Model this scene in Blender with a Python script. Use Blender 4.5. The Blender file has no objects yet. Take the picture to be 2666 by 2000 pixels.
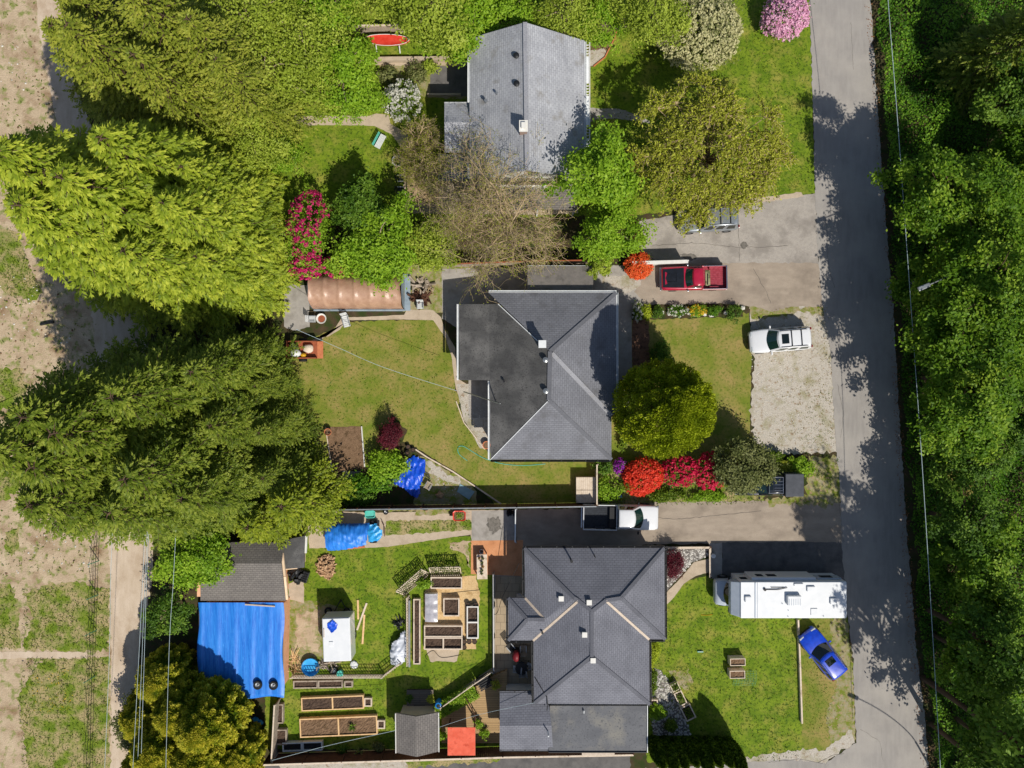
import bpy, math, random
import numpy as np
from mathutils import Vector, Matrix
R = math.radians
sc = bpy.context.scene
COL = sc.collection
random.seed(7); RNG = np.random.default_rng(7)
S = 0.03; H = 60.0          # metres per photo pixel on the ground, camera height
# ---------------- camera, sky, sun ----------------
cam_d = bpy.data.cameras.new('camera'); cam = bpy.data.objects.new('camera', cam_d); COL.objects.link(cam)
cam.location = (0, 0, H); cam.rotation_euler = (0, 0, 0)
cam_d.sensor_fit = 'HORIZONTAL'; cam_d.angle = 2*math.atan(1333*S/H); cam_d.clip_end = 2000
sc.camera = cam
SUN_EL, SUN_AZ = 48.7, 150.0     # degrees above the horizon, clockwise from +Y
w = bpy.data.worlds.new('World'); sc.world = w; w.use_nodes = True
nt = w.node_tree; bg = nt.nodes['Background']
sky = nt.nodes.new('ShaderNodeTexSky'); sky.sky_type = 'NISHITA'; sky.sun_disc = False
sky.sun_elevation = R(SUN_EL); sky.sun_rotation = R(SUN_AZ); sky.altitude = 50; sky.ozone_density = 1.0
nt.links.new(sky.outputs[0], bg.inputs[0]); bg.inputs[1].default_value = 0.09
sl = bpy.data.lights.new('sun', 'SUN'); sl.energy = 4.6; sl.angle = R(0.5); sl.color = (1, .95, .86)
so = bpy.data.objects.new('sun', sl); COL.objects.link(so); so.rotation_euler = (R(90-SUN_EL), 0, R(180-SUN_AZ)); so.location = (20, -35, 80)
sc.view_settings.view_transform = 'Standard'; sc.view_settings.look = 'None'
sc.view_settings.exposure = 0.0; sc.view_settings.gamma = 1.0; sc.view_settings.use_curve_mapping = False
sc.cycles.max_bounces = 6; sc.cycles.transparent_max_bounces = 6; sc.cycles.diffuse_bounces = 3

# ---------------- helpers ----------------
def P(px, py, h=0.0):
    k = S*(1-h/H); return Vector(((px-1333)*k, (1000-py)*k, h))
def XY(px, py, h=0.0):
    p = P(px, py, h); return (p.x, p.y)
def lin(c):
    return c/12.92 if c <= .04045 else ((c+.055)/1.055)**2.4
def C(hx):
    return tuple(lin(int(hx[i:i+2], 16)/255) for i in (0, 2, 4))
def tagp(o, label=None, cat=None, group=None, kind=None):
    if label: o['label'] = label
    if cat: o['category'] = cat
    if group: o['group'] = group
    if kind: o['kind'] = kind
    return o
def thing(name, label, cat, loc=(0, 0, 0), rz=0.0, group=None):
    o = bpy.data.objects.new(name, None); COL.objects.link(o); o.empty_display_size = .3
    o.location = loc; o.rotation_euler = (0, 0, rz)
    return tagp(o, label, cat, group)
def kids(o): return [c for c in o.children]
def copy_tree(o, parent=None):
    c = o.copy(); COL.objects.link(c); c.parent = parent
    if parent is not None and 'category' in c: del c['category']
    for ch in kids(o): copy_tree(ch, c)
    return c
def dup(o, loc, rz, label=None, s=1.0, group=None):
    c = copy_tree(o); c.location = loc; c.rotation_euler = (0, 0, rz)
    c.scale = (s, s, s) if not isinstance(s, tuple) else s
    if label: c['label'] = label
    if group: c['group'] = group
    return c

class MB:
    def __init__(s): s.v = []; s.f = []
    def add(s, vs, fs):
        o = len(s.v); s.v += [tuple(x) for x in vs]; s.f += [tuple(i+o for i in f) for f in fs]; return s
    def quad(s, a, b, c, d): return s.add([a, b, c, d], [(0, 1, 2, 3)])
    def box(s, cx, cy, cz, sx, sy, sz, rz=0.0, M=None):
        vs = []
        for z in (-.5, .5):
            for x, y in ((-.5, -.5), (.5, -.5), (.5, .5), (-.5, .5)):
                vs.append(Vector((x*sx, y*sy, z*sz)))
        m = Matrix.Translation((cx, cy, cz)) @ (M if M is not None else Matrix.Rotation(rz, 4, 'Z'))
        return s.add([m @ v for v in vs], [(0, 3, 2, 1), (4, 5, 6, 7), (0, 1, 5, 4), (1, 2, 6, 5), (2, 3, 7, 6), (3, 0, 4, 7)])
    def b2(s, x0, y0, z0, x1, y1, z1):
        return s.box((x0+x1)/2, (y0+y1)/2, (z0+z1)/2, abs(x1-x0), abs(y1-y0), abs(z1-z0))
    def beam(s, a, b, w, t):
        a = Vector(a); b = Vector(b); d = b-a; L = d.length
        q = d.to_track_quat('X', 'Z').to_matrix().to_4x4()
        return s.box(*((a+b)/2), L, w, t, M=q)
    def prism(s, poly, z0, z1):
        n = len(poly); a = sum(poly[i][0]*poly[(i+1) % n][1]-poly[(i+1) % n][0]*poly[i][1] for i in range(n))
        if a < 0: poly = poly[::-1]
        vs = [(x, y, z0) for x, y in poly]+[(x, y, z1) for x, y in poly]
        return s.add(vs, [tuple(range(n-1, -1, -1)), tuple(range(n, 2*n))]+[(i, (i+1) % n, n+(i+1) % n, n+i) for i in range(n)])
    def cyl(s, x, y, z0, z1, r0, r1=None, n=16, cap=True):
        r1 = r0 if r1 is None else r1
        vs = [(x+r0*math.cos(2*math.pi*i/n), y+r0*math.sin(2*math.pi*i/n), z0) for i in range(n)]
        vs += [(x+r1*math.cos(2*math.pi*i/n), y+r1*math.sin(2*math.pi*i/n), z1) for i in range(n)]
        f = [(i, (i+1) % n, n+(i+1) % n, n+i) for i in range(n)]
        if cap: f += [tuple(range(n-1, -1, -1)), tuple(range(n, 2*n))]
        return s.add(vs, f)
    def lathe(s, x, y, prof, n=16, cap=True):
        vs = []; f = []
        for r, z in prof:
            vs += [(x+r*math.cos(2*math.pi*i/n), y+r*math.sin(2*math.pi*i/n), z) for i in range(n)]
        for k in range(len(prof)-1):
            f += [(k*n+i, k*n+(i+1) % n, (k+1)*n+(i+1) % n, (k+1)*n+i) for i in range(n)]
        if cap: f += [tuple(range(n-1, -1, -1)), tuple((len(prof)-1)*n+i for i in range(n))]
        return s.add(vs, f)
    def tube(s, pts, r, n=6, cap=True):
        pts = [Vector(p) for p in pts]; m = len(pts)
        rs = r if isinstance(r, (list, tuple)) else [r]*m
        vs = []; f = []
        for i, p in enumerate(pts):
            d = (pts[min(i+1, m-1)]-pts[max(i-1, 0)])
            d = d.normalized() if d.length > 1e-9 else Vector((0, 0, 1))
            u = d.cross(Vector((0, 0, 1)) if abs(d.z) < .9 else Vector((1, 0, 0))).normalized(); v = d.cross(u)
            for k in range(n):
                a = 2*math.pi*k/n; vs.append(p+(u*math.cos(a)+v*math.sin(a))*rs[i])
        for i in range(m-1):
            f += [(i*n+k, i*n+(k+1) % n, (i+1)*n+(k+1) % n, (i+1)*n+k) for k in range(n)]
        if cap: f += [tuple(range(n-1, -1, -1)), tuple((m-1)*n+k for k in range(n))]
        return s.add(vs, f)
    def ell(s, cx, cy, cz, rx, ry, rz, nu=12, nv=8, jit=0.0):
        vs = [(cx, cy, cz-rz)]; f = []
        for j in range(1, nv):
            t = -math.pi/2+math.pi*j/nv
            for i in range(nu):
                a = 2*math.pi*i/nu; k = 1+random.uniform(-jit, jit)
                vs.append((cx+rx*math.cos(t)*math.cos(a)*k, cy+ry*math.cos(t)*math.sin(a)*k, cz+rz*math.sin(t)*k))
        vs.append((cx, cy, cz+rz)); top = len(vs)-1
        f += [(0, 1+(i+1) % nu, 1+i) for i in range(nu)]
        for j in range(nv-2):
            a = 1+j*nu; b = a+nu
            f += [(a+i, a+(i+1) % nu, b+(i+1) % nu, b+i) for i in range(nu)]
        a = 1+(nv-2)*nu
        f += [(a+i, a+(i+1) % nu, top) for i in range(nu)]
        return s.add(vs, f)
    def torus(s, cx, cy, cz, Rr, r, n=20, m=8, M=None):
        M = M if M is not None else Matrix.Identity(4); T = Matrix.Translation((cx, cy, cz)) @ M
        vs = []; f = []
        for i in range(n):
            a = 2*math.pi*i/n
            for k in range(m):
                b = 2*math.pi*k/m
                vs.append(T @ Vector(((Rr+r*math.cos(b))*math.cos(a), (Rr+r*math.cos(b))*math.sin(a), r*math.sin(b))))
        for i in range(n):
            f += [(i*m+k, ((i+1) % n)*m+k, ((i+1) % n)*m+(k+1) % m, i*m+(k+1) % m) for k in range(m)]
        return s.add(vs, f)
    def loft(s, rings, cap=True, closed=True):
        n = len(rings[0]); vs = []; f = []
        for r in rings: vs += list(r)
        for i in range(len(rings)-1):
            for k in range(n if closed else n-1):
                f.append((i*n+k, i*n+(k+1) % n, (i+1)*n+(k+1) % n, (i+1)*n+k))
        if cap: f += [tuple(range(n-1, -1, -1)), tuple((len(rings)-1)*n+k for k in range(n))]
        return s.add(vs, f)
    def build(s, name, mat, parent=None, smooth=False, world=False, bevel=0.0, sub=0, label=None):
        m = bpy.data.meshes.new(name)
        v = s.v
        if world and parent is not None:
            mi = Matrix.LocRotScale(parent.location, parent.rotation_euler, None).inverted()
            v = [tuple(mi @ Vector(p)) for p in v]
        m.from_pydata(v, [], s.f); m.validate(); m.update()
        o = bpy.data.objects.new(name, m); COL.objects.link(o); o.parent = parent
        m.materials.append(mat)
        if smooth: m.polygons.foreach_set('use_smooth', [True]*len(m.polygons))
        if bevel:
            b = o.modifiers.new('bevel', 'BEVEL'); b.width = bevel; b.segments = 2; b.limit_method = 'ANGLE'
        if sub:
            b = o.modifiers.new('sub', 'SUBSURF'); b.levels = sub; b.render_levels = sub
        if label: o['label'] = label
        return o

def single(name, mb, mat, label, cat, group=None, **k):
    """a thing that is one mesh: origin at its base centre"""
    v = np.array(mb.v); c = Vector(((v[:, 0].min()+v[:, 0].max())/2, (v[:, 1].min()+v[:, 1].max())/2, v[:, 2].min()))
    mb.v = [(x-c.x, y-c.y, z-c.z) for x, y, z in mb.v]
    o = mb.build(name, mat, None, **k); o.location = c
    return tagp(o, label, cat, group)

def mesh_quads(name, V, tint, mat, parent=None):
    """V (N,4,3) float array of quads, tint (N,) stored per face"""
    n = len(V); m = bpy.data.meshes.new(name)
    m.vertices.add(n*4); m.vertices.foreach_set('co', np.ascontiguousarray(V, dtype=np.float32).ravel())
    m.loops.add(n*4); m.loops.foreach_set('vertex_index', np.arange(n*4, dtype=np.int32))
    m.polygons.add(n); m.polygons.foreach_set('loop_start', np.arange(0, n*4, 4, dtype=np.int32))
    m.update(calc_edges=True)
    a = m.attributes.new('tint', 'FLOAT', 'FACE'); a.data.foreach_set('value', np.asarray(tint, dtype=np.float32))
    m.materials.append(mat)
    o = bpy.data.objects.new(name, m); COL.objects.link(o); o.parent = parent
    return o

# ---------------- materials ----------------
def newmat(name):
    m = bpy.data.materials.new(name); m.use_nodes = True
    return m, m.node_tree, m.node_tree.nodes['Principled BSDF']
def nd(nt, t, **k):
    n = nt.nodes.new(t)
    for a, b in k.items(): setattr(n, a, b)
    return n
def mixc(nt, fac, a, b):
    n = nd(nt, 'ShaderNodeMix', data_type='RGBA')
    for sock, val in ((n.inputs[0], fac), (n.inputs[6], a), (n.inputs[7], b)):
        if isinstance(val, bpy.types.NodeSocket): nt.links.new(val, sock)
        elif isinstance(val, (int, float)): sock.default_value = val
        else: sock.default_value = (*val, 1)
    return n.outputs[2]
def noise(nt, scale, detail=6, rough=.6, lo=.35, hi=.65, stretch=None, vec=None):
    tc = nd(nt, 'ShaderNodeTexCoord'); v = vec or tc.outputs['Object']
    if stretch:
        mp = nd(nt, 'ShaderNodeMapping'); mp.inputs['Scale'].default_value = stretch; nt.links.new(v, mp.inputs[0]); v = mp.outputs[0]
    n = nd(nt, 'ShaderNodeTexNoise'); n.inputs['Scale'].default_value = scale; n.inputs['Detail'].default_value = detail; n.inputs['Roughness'].default_value = rough
    nt.links.new(v, n.inputs['Vector'])
    r = nd(nt, 'ShaderNodeMapRange'); r.inputs[1].default_value = lo; r.inputs[2].default_value = hi
    nt.links.new(n.outputs[0], r.inputs[0]); return r.outputs[0]
def bump(nt, b, hgt, strength=.5, dist=.02):
    n = nd(nt, 'ShaderNodeBump'); n.inputs['Strength'].default_value = strength; n.inputs['Distance'].default_value = dist
    nt.links.new(hgt, n.inputs['Height']); nt.links.new(n.outputs[0], b.inputs['Normal'])
def mat_n(name, c1, c2, sc1=8, c3=None, sc3=1.2, lo3=.5, hi3=.62, c4=None, sc4=40, lo4=.6, hi4=.68, rough=.85, spec=.3, bmp=.0, bsc=30, bd=.02, metal=0, stretch=None, coat=0):
    m, nt, b = newmat(name)
    c = mixc(nt, noise(nt, sc1, stretch=stretch), C(c1), C(c2))
    if c3: c = mixc(nt, noise(nt, sc3, lo=lo3, hi=hi3), c, C(c3))
    if c4: c = mixc(nt, noise(nt, sc4, detail=2, lo=lo4, hi=hi4), c, C(c4))
    nt.links.new(c, b.inputs['Base Color'])
    b.inputs['Roughness'].default_value = rough; b.inputs['Specular IOR Level'].default_value = spec; b.inputs['Metallic'].default_value = metal
    if coat: b.inputs['Coat Weight'].default_value = coat; b.inputs['Coat Roughness'].default_value = .05
    if bmp: bump(nt, b, noise(nt, bsc, lo=0, hi=1), bmp, bd)
    return m
def leafmat(name, a, b_, trans=.3, rough=.55, mid=None):
    m, nt, b = newmat(name)
    at = nd(nt, 'ShaderNodeAttribute', attribute_name='tint')
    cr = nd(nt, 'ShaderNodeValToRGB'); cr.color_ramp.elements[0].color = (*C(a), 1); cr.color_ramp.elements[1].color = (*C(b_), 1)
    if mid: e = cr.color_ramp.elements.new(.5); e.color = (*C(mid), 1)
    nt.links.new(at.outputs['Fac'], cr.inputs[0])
    nt.links.new(cr.outputs[0], b.inputs['Base Color']); b.inputs['Roughness'].default_value = rough; b.inputs['Specular IOR Level'].default_value = .25
    tr = nd(nt, 'ShaderNodeBsdfTranslucent'); nt.links.new(cr.outputs[0], tr.inputs[0])
    mx = nd(nt, 'ShaderNodeMixShader'); mx.inputs[0].default_value = trans
    nt.links.new(b.outputs[0], mx.inputs[1]); nt.links.new(tr.outputs[0], mx.inputs[2])
    nt.links.new(mx.outputs[0], nt.nodes['Material Output'].inputs['Surface'])
    return m
def shingle(name, c1, c2, mort, row=.19, bw=.32, stain=None, bmp=.6):
    m, nt, b = newmat(name)
    uv = nd(nt, 'ShaderNodeUVMap', uv_map='UVMap')
    br = nd(nt, 'ShaderNodeTexBrick'); br.inputs['Scale'].default_value = 1; br.inputs['Brick Width'].default_value = bw; br.inputs['Row Height'].default_value = row
    br.inputs['Mortar Size'].default_value = .018; br.inputs['Mortar Smooth'].default_value = .2; br.inputs['Bias'].default_value = 0
    br.inputs['Color1'].default_value = (*C(c1), 1); br.inputs['Color2'].default_value = (*C(c2), 1); br.inputs['Mortar'].default_value = (*C(mort), 1)
    nt.links.new(uv.outputs[0], br.inputs['Vector'])
    c = br.outputs[0]
    c = mixc(nt, noise(nt, 25, detail=3, lo=.3, hi=.8), c, C(c2))
    k = nd(nt, 'ShaderNodeMix', data_type='RGBA', blend_type='MULTIPLY'); k.inputs[0].default_value = .55
    nt.links.new(c, k.inputs[6]); 
    g = nd(nt, 'ShaderNodeValToRGB'); g.color_ramp.elements[0].color = (.45, .45, .47, 1); g.color_ramp.elements[1].color = (1, 1, 1, 1)
    nt.links.new(noise(nt, .6, lo=.25, hi=.7), g.inputs[0]); nt.links.new(g.outputs[0], k.inputs[7]); c = k.outputs[2]
    if stain: c = mixc(nt, noise(nt, .9, lo=.56, hi=.72), c, C(stain))
    nt.links.new(c, b.inputs['Base Color']); b.inputs['Roughness'].default_value = .85; b.inputs['Specular IOR Level'].default_value = .3
    inv = nd(nt, 'ShaderNodeMath', operation='SUBTRACT'); inv.inputs[0].default_value = 1; nt.links.new(br.outputs['Fac'], inv.inputs[1])
    bump(nt, b, inv.outputs[0], bmp, .02)
    return m
def planks(name, c1, c2, gap, width=.14, length=4.0, rough=.8, axis='UV'):
    m, nt, b = newmat(name)
    uv = nd(nt, 'ShaderNodeTexCoord'); mp = nd(nt, 'ShaderNodeMapping'); nt.links.new(uv.outputs['Object'], mp.inputs[0])
    if axis == 'Y': mp.inputs['Rotation'].default_value = (0, 0, R(90))
    br = nd(nt, 'ShaderNodeTexBrick'); br.inputs['Scale'].default_value = 1; br.inputs['Brick Width'].default_value = length; br.inputs['Row Height'].default_value = width
    br.inputs['Mortar Size'].default_value = .012; br.inputs['Color1'].default_value = (*C(c1), 1); br.inputs['Color2'].default_value = (*C(c2), 1); br.inputs['Mortar'].default_value = (*C(gap), 1)
    nt.links.new(mp.outputs[0], br.inputs['Vector'])
    c = mixc(nt, noise(nt, 6, lo=.4, hi=.9, stretch=(1, 6, 1) if axis != 'Y' else (6, 1, 1)), br.outputs[0], C(c2))
    nt.links.new(c, b.inputs['Base Color']); b.inputs['Roughness'].default_value = rough
    return m
def glassmat(name, c, rough=.04):
    m, nt, b = newmat(name); b.inputs['Base Color'].default_value = (*C(c), 1); b.inputs['Roughness'].default_value = rough
    b.inputs['Specular IOR Level'].default_value = .8; return m
# ---------------- ground ----------------
M = {}
M['soil'] = mat_n('soil', '3e3323', '54452f', 3, '2f3a14', 1.5, .42, .6, rough=.95, bmp=.5, bsc=12)
M['lawn'] = mat_n('lawn', '5a740e', '788c1e', 1.1, '94903e', .7, .48, .7, '3c560a', 4.5, .5, .7, rough=.9, bmp=.8, bsc=22, bd=.06)
M['lawn_dry'] = mat_n('lawn_dry', '67781f', '7f7f33', 1.1, '9c8752', .5, .42, .7, '526816', 5, .5, .75, rough=.9, bmp=.7, bsc=22, bd=.05)
M['weeds'] = mat_n('weeds', '5a7214', '7c8a2c', 1.4, 'a8966c', .8, .42, .58, '3f5a0b', 8, .5, .7, rough=.95, bmp=.8, bsc=18, bd=.06)
M['dirt'] = mat_n('dirt', 'aa957a', 'c0ac90', .9, '846a4e', .6, .5, .7, '7f8448', 1.6, .52, .68, rough=.95, bmp=.7, bsc=9, bd=.08)
M['lane'] = mat_n('lane', 'baa790', 'c9b7a2', 2.0, 'a8927a', .5, .5, .7, '94806a', 30, .62, .7, rough=.95, bmp=.25, bsc=30, stretch=(1, .25, 1))
M['asphalt_pale'] = mat_n('asphalt_pale', '8d8883', '98938d', 3, 'a39d95', .35, .42, .7, '8d857b', 45, .6, .72, rough=.9, bmp=.2, bsc=60, stretch=(1, .18, 1))
M['asphalt_drive'] = mat_n('asphalt_drive', '96897a', 'a59787', 2, '83776a', .5, .48, .7, '7d7165', 40, .6, .7, rough=.9, bmp=.2, bsc=60, stretch=(.4, 1, 1))
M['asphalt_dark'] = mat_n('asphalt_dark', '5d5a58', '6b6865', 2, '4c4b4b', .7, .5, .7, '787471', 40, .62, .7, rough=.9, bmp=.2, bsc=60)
M['asphalt_worn'] = mat_n('asphalt_worn', '9c958d', 'a8a096', 4, '8b847c', .6, .47, .62, '79736c', 20, .6, .7, rough=.9, bmp=.25, bsc=50)
M['concrete'] = mat_n('concrete', 'b0a08b', 'bcab95', 3, 'a08f79', .9, .5, .7, '8f7f6b', 30, .63, .7, rough=.9, bmp=.15, bsc=40)
M['concrete_grey'] = mat_n('concrete_grey', '97918a', 'a39d95', 3, '827c74', .9, .5, .7, rough=.9, bmp=.15, bsc=40)
M['gravel'] = mat_n('gravel', 'aba398', 'c0b8aa', 9, '8c8660', .8, .5, .72, '8f7a62', 3, .56, .74, rough=.95, bmp=.9, bsc=18, bd=.05)
M['gravel_moss'] = mat_n('gravel_moss', '8c8654', '9c927a', 3, '6f7a26', 1.6, .44, .6, 'a4886a', 5, .56, .68, rough=.95, bmp=.7, bsc=20, bd=.04)
M['river_bed'] = mat_n('river_bed', '6f6a66', '8d8780', 16, '54504c', 9, .5, .6, rough=.9, bmp=.9, bsc=12, bd=.06)
M['bed_soil'] = mat_n('bed_soil', '6d5540', '826850', 6, '59452f', 2.5, .5, .65, '917a60', 26, .6, .7, rough=.95, bmp=1, bsc=9, bd=.06)
M['bed_soil_dark'] = mat_n('bed_soil_dark', '493a30', '5b493c', 8, '3a2d25', 3, .5, .65, rough=.95, bmp=1, bsc=12, bd=.04)
M['bark'] = mat_n('bark_mulch', '6a4a3a', '80604c', 9, '4d382c', 3, .5, .65, rough=.95, bmp=.9, bsc=20, bd=.04)
M['chips'] = mat_n('wood_chips', 'c2a271', 'd6b98c', 14, 'a98a5c', 2, .52, .7, '8f744c', 30, .6, .7, rough=.95, bmp=.7, bsc=25, bd=.03)
M['pavers_red'] = None

def resample(pts, step, amp, seed):
    rg = random.Random(seed); out = []
    n = len(pts)
    for i in range(n):
        a = Vector(pts[i]); b = Vector(pts[(i+1) % n]); L = (b-a).length; k = max(1, int(L/step)); nrm = Vector((-(b-a).y, (b-a).x)).normalized() if L > 0 else Vector((0, 0))
        for j in range(k):
            q = a.lerp(b, j/k)
            if amp: q = q+nrm*(rg.gauss(0, amp) if (j or amp) else 0)
            out.append((q.x, q.y))
    return out
_pz = [0]
def patch(name, px, z, mat, amp=.06, step=.22, kind='structure'):
    pts = [XY(*p) for p in px]; _pz[0] += 1
    if amp: pts = resample(pts, step, amp*.75, len(px)*31+_pz[0])
    z += _pz[0]*4e-5; mb = MB(); mb.add([(x, y, z) for x, y in pts], [tuple(range(len(pts)))])
    o = mb.build(name, mat)
    if o.data.polygons[0].normal.z < 0: o.data.flip_normals()
    o['kind'] = kind; return o
Z = lambda k: .004*k
g = MB(); g.add([(-400, -400, 0), (400, -400, 0), (400, 400, 0), (-400, 400, 0)], [(0, 1, 2, 3)]); g.build('ground', M['soil'])['kind'] = 'structure'
# waste ground and back lane on the west side
patch('bare_ground', [(-900, -700), (90, -700), (110, 60), (150, 240), (255, 820), (270, 1100), (300, 1500), (290, 2600), (-900, 2600)], Z(1), M['dirt'], .15)
patch('lane', [(85, -700), (98, 60), (118, 170), (150, 330), (245, 850), (272, 1330), (287, 1480), (290, 1700), (286, 2600), (345, 2600), (340, 2000), (350, 1850), (365, 1680), (398, 1500), (398, 1400), (390, 1000), (380, 800), (240, 330), (185, 200), (165, 60), (160, -700)], Z(2), M['lane'], .05)
patch('verge', [(60, 1540), (130, 1520), (215, 1512), (232, 1530), (284, 1530), (284, 1693), (225, 1697), (60, 1690), (85, 1610)], Z(2), M['weeds'], .14)
patch('verge', [(110, 1715), (225, 1712), (284, 1708), (284, 2300), (60, 2300), (70, 1960), (45, 1820), (80, 1760)], Z(2), M['weeds'], .14)
patch('verge', [(-60, 1515), (25, 1520), (45, 1560), (55, 1690), (-60, 1690)], Z(2), M['weeds'], .14)
patch('verge', [(-60, 960), (60, 960), (75, 1010), (40, 1060), (-60, 1080)], Z(2), M['weeds'], .14)
patch('verge', [(15, 1390), (48, 1370), (50, 1430), (30, 1450), (15, 1430)], Z(2), M['weeds'], .1)
patch('verge', [(-60, 590), (40, 600), (75, 690), (110, 760), (80, 790), (20, 760), (-60, 780)], Z(2), M['weeds'], .16)
patch('verge', [(-60, 1190), (40, 1200), (70, 1250), (30, 1300), (-60, 1310)], Z(2), M['weeds'], .16)
patch('path', [(-60, 1697), (110, 1697), (226, 1698), (226, 1713), (100, 1714), (-60, 1717)], Z(3), M['lane'], .05)
# the lawns
patch('lawn', [(640, -300), (2106, -300), (2116, 300), (2122, 505), (1990, 520), (1660, 560), (1230, 570), (640, 600)], Z(1), M['lawn'], .05)
patch('lawn', [(690, 1396), (1240, 1396), (1360, 1440), (1360, 1950), (690, 1950)], Z(1), M['lawn'], .05)
patch('lawn', [(1685, 1600), (1725, 1570), (1790, 1512), (1850, 1497), (2205, 1600), (2222, 1800), (2226, 1925), (2080, 1975), (1900, 1985), (1685, 1985)], Z(1), M['lawn'], .05)
patch('verge', [(2078, 1612), (2202, 1612), (2214, 1700), (2226, 1880), (2218, 1930), (2140, 1960), (2092, 1950), (2084, 1800)], Z(2), M['lawn_dry'], .1)
patch('verge', [(2160, 1612), (2205, 1610), (2218, 1720), (2226, 1860), (2224, 1930), (2165, 1958), (2150, 1860), (2176, 1790)], Z(3), M['gravel_moss'], .14)
patch('lawn', [(756, 870), (800, 880), (850, 866), (900, 838), (1128, 832), (1165, 862), (1180, 930), (1185, 1000), (1203, 1092), (1262, 1168), (1300, 1195), (1600, 1195), (1600, 1325), (1300, 1325), (1244, 1268), (1070, 1158), (1048, 1150), (1060, 1120), (1020, 1080), (960, 1300), (700, 1320), (690, 1180), (740, 960)], Z(1), M['lawn_dry'], .06)
patch('lawn', [(1640, 815), (1950, 815), (1958, 900), (1950, 1190), (1900, 1320), (1590, 1320), (1590, 1080), (1640, 1000)], Z(1), M['lawn_dry'], .08)
patch('verge', [(1555, 1225), (1990, 1240), (1990, 1305), (1720, 1312), (1560, 1325)], Z(2), M['weeds'], .12)
# road, driveways and paths
patch('road', [(2104, -700), (2108, 0), (2113, 200), (2119, 330), (2121, 497), (2128, 640), (2142, 800), (2164, 930), (2171, 1100), (2178, 1180), (2186, 1260), (2192, 1430), (2207, 1610), (2220, 1700), (2227, 1880), (2230, 1935), (2150, 1985), (2150, 2600), (2460, 2600), (2418, 2000), (2406, 1850), (2386, 1700), (2362, 1400), (2342, 1100), (2325, 800), (2300, 500), (2286, 300), (2266, 0), (2230, -700)], Z(5), M['asphalt_pale'], .05)
patch('driveway', [(1664, 575), (1760, 560), (1880, 535), (2090, 508), (2123, 503), (2132, 690), (1664, 692)], Z(3), M['asphalt_worn'], .03)
patch('driveway', [(1560, 780), (1570, 700), (1662, 686), (2126, 684), (2134, 690), (2146, 800), (2060, 798), (2010, 812), (1965, 798), (1870, 790), (1700, 792), (1640, 800)], Z(4), M['asphalt_drive'], .05)
patch('kerb', [(1850, 532), (2088, 500), (2092, 512), (1852, 545)], Z(5), M['concrete'], .04)
patch('gravel', [(1950, 800), (2060, 795), (2160, 797), (2190, 930), (2200, 1110), (2190, 1180), (2060, 1182), (1965, 1176), (1955, 1060), (1960, 920)], Z(2), M['gravel'], .12)
patch('gravel', [(1950, 797), (2150, 797), (2155, 822), (2100, 812), (2030, 826), (1955, 830)], Z(3), M['gravel_moss'], .12)
patch('driveway', [(1342, 1327), (1560, 1322), (1700, 1308), (1990, 1304), (2090, 1306), (2215, 1310), (2225, 1420), (2010, 1412), (1840, 1415), (1690, 1418), (1560, 1436), (1342, 1436)], Z(3), M['asphalt_drive'], .05)
patch('verge', [(2105, 1190), (2200, 1190), (2205, 1300), (2150, 1318), (2060, 1310), (2000, 1322), (1990, 1300), (2100, 1290)], Z(4), M['gravel_moss'], .15)
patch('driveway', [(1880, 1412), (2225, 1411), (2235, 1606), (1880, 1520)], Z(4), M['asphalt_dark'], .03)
patch('driveway', [(1846, 1415), (1880, 1414), (1880, 1510), (1846, 1505)], Z(4), M['concrete_grey'], 0)
patch('verge', [(1900, 1983), (1985, 1966), (2090, 1950), (2140, 1955), (2218, 1900), (2226, 1935), (2160, 1978), (2152, 2010), (1920, 2010)], Z(3), M['gravel'], .12)
patch('road', [(1680, 2000), (1900, 1988), (2040, 1978), (2150, 1985), (2170, 2600), (1650, 2600)], Z(4), M['asphalt_pale'], .06)
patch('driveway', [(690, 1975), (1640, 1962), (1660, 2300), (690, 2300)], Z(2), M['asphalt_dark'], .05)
patch('gravel', [(720, 1972), (1060, 1968), (1075, 2100), (780, 2100)], Z(3), M['gravel'], .1)
patch('lawn', [(1050, 1968), (1300, 1962), (1300, 1985), (1180, 1990), (1060, 2002)], Z(4), M['weeds'], .1)
# house one garden
patch('path', [(700, 304), (760, 302), (960, 302), (980, 296), (1012, 300), (1016, 322), (1050, 342), (1092, 378), (1100, 440), (1060, 440), (1056, 400), (1020, 350), (975, 328), (880, 326), (700, 328)], Z(3), M['concrete'], .015)
patch('terrace', [(985, 155), (1230, 150), (1230, 262), (1100, 252), (1000, 220)], Z(2), M['gravel_moss'], .06); patch('terrace', [(1120, 172), (1230, 172), (1230, 252), (1120, 250)], Z(3), M['asphalt_dark'], .03)
patch('path', [(975, 155), (1170, 152), (1228, 158), (1228, 172), (975, 170)], Z(3), M['concrete'], .04)
patch('flower_bed', [(1530, 40), (1610, 68), (1600, 100), (1575, 150), (1545, 172), (1530, 176)], Z(3), M['bed_soil'], .05)
patch('gravel', [(1530, 132), (1572, 126), (1580, 140), (1568, 158), (1545, 172), (1530, 176)], Z(4), M['gravel'], .05)
patch('path', [(1536, 282), (1612, 283), (1660, 300), (1692, 316), (1690, 322), (1650, 314), (1600, 308), (1550, 312), (1536, 318)], Z(3), M['concrete_grey'], .03)
patch('patio', [(1050, 440), (1500, 440), (1505, 555), (1420, 560), (1050, 555)], Z(3), M['concrete'], .02)
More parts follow.
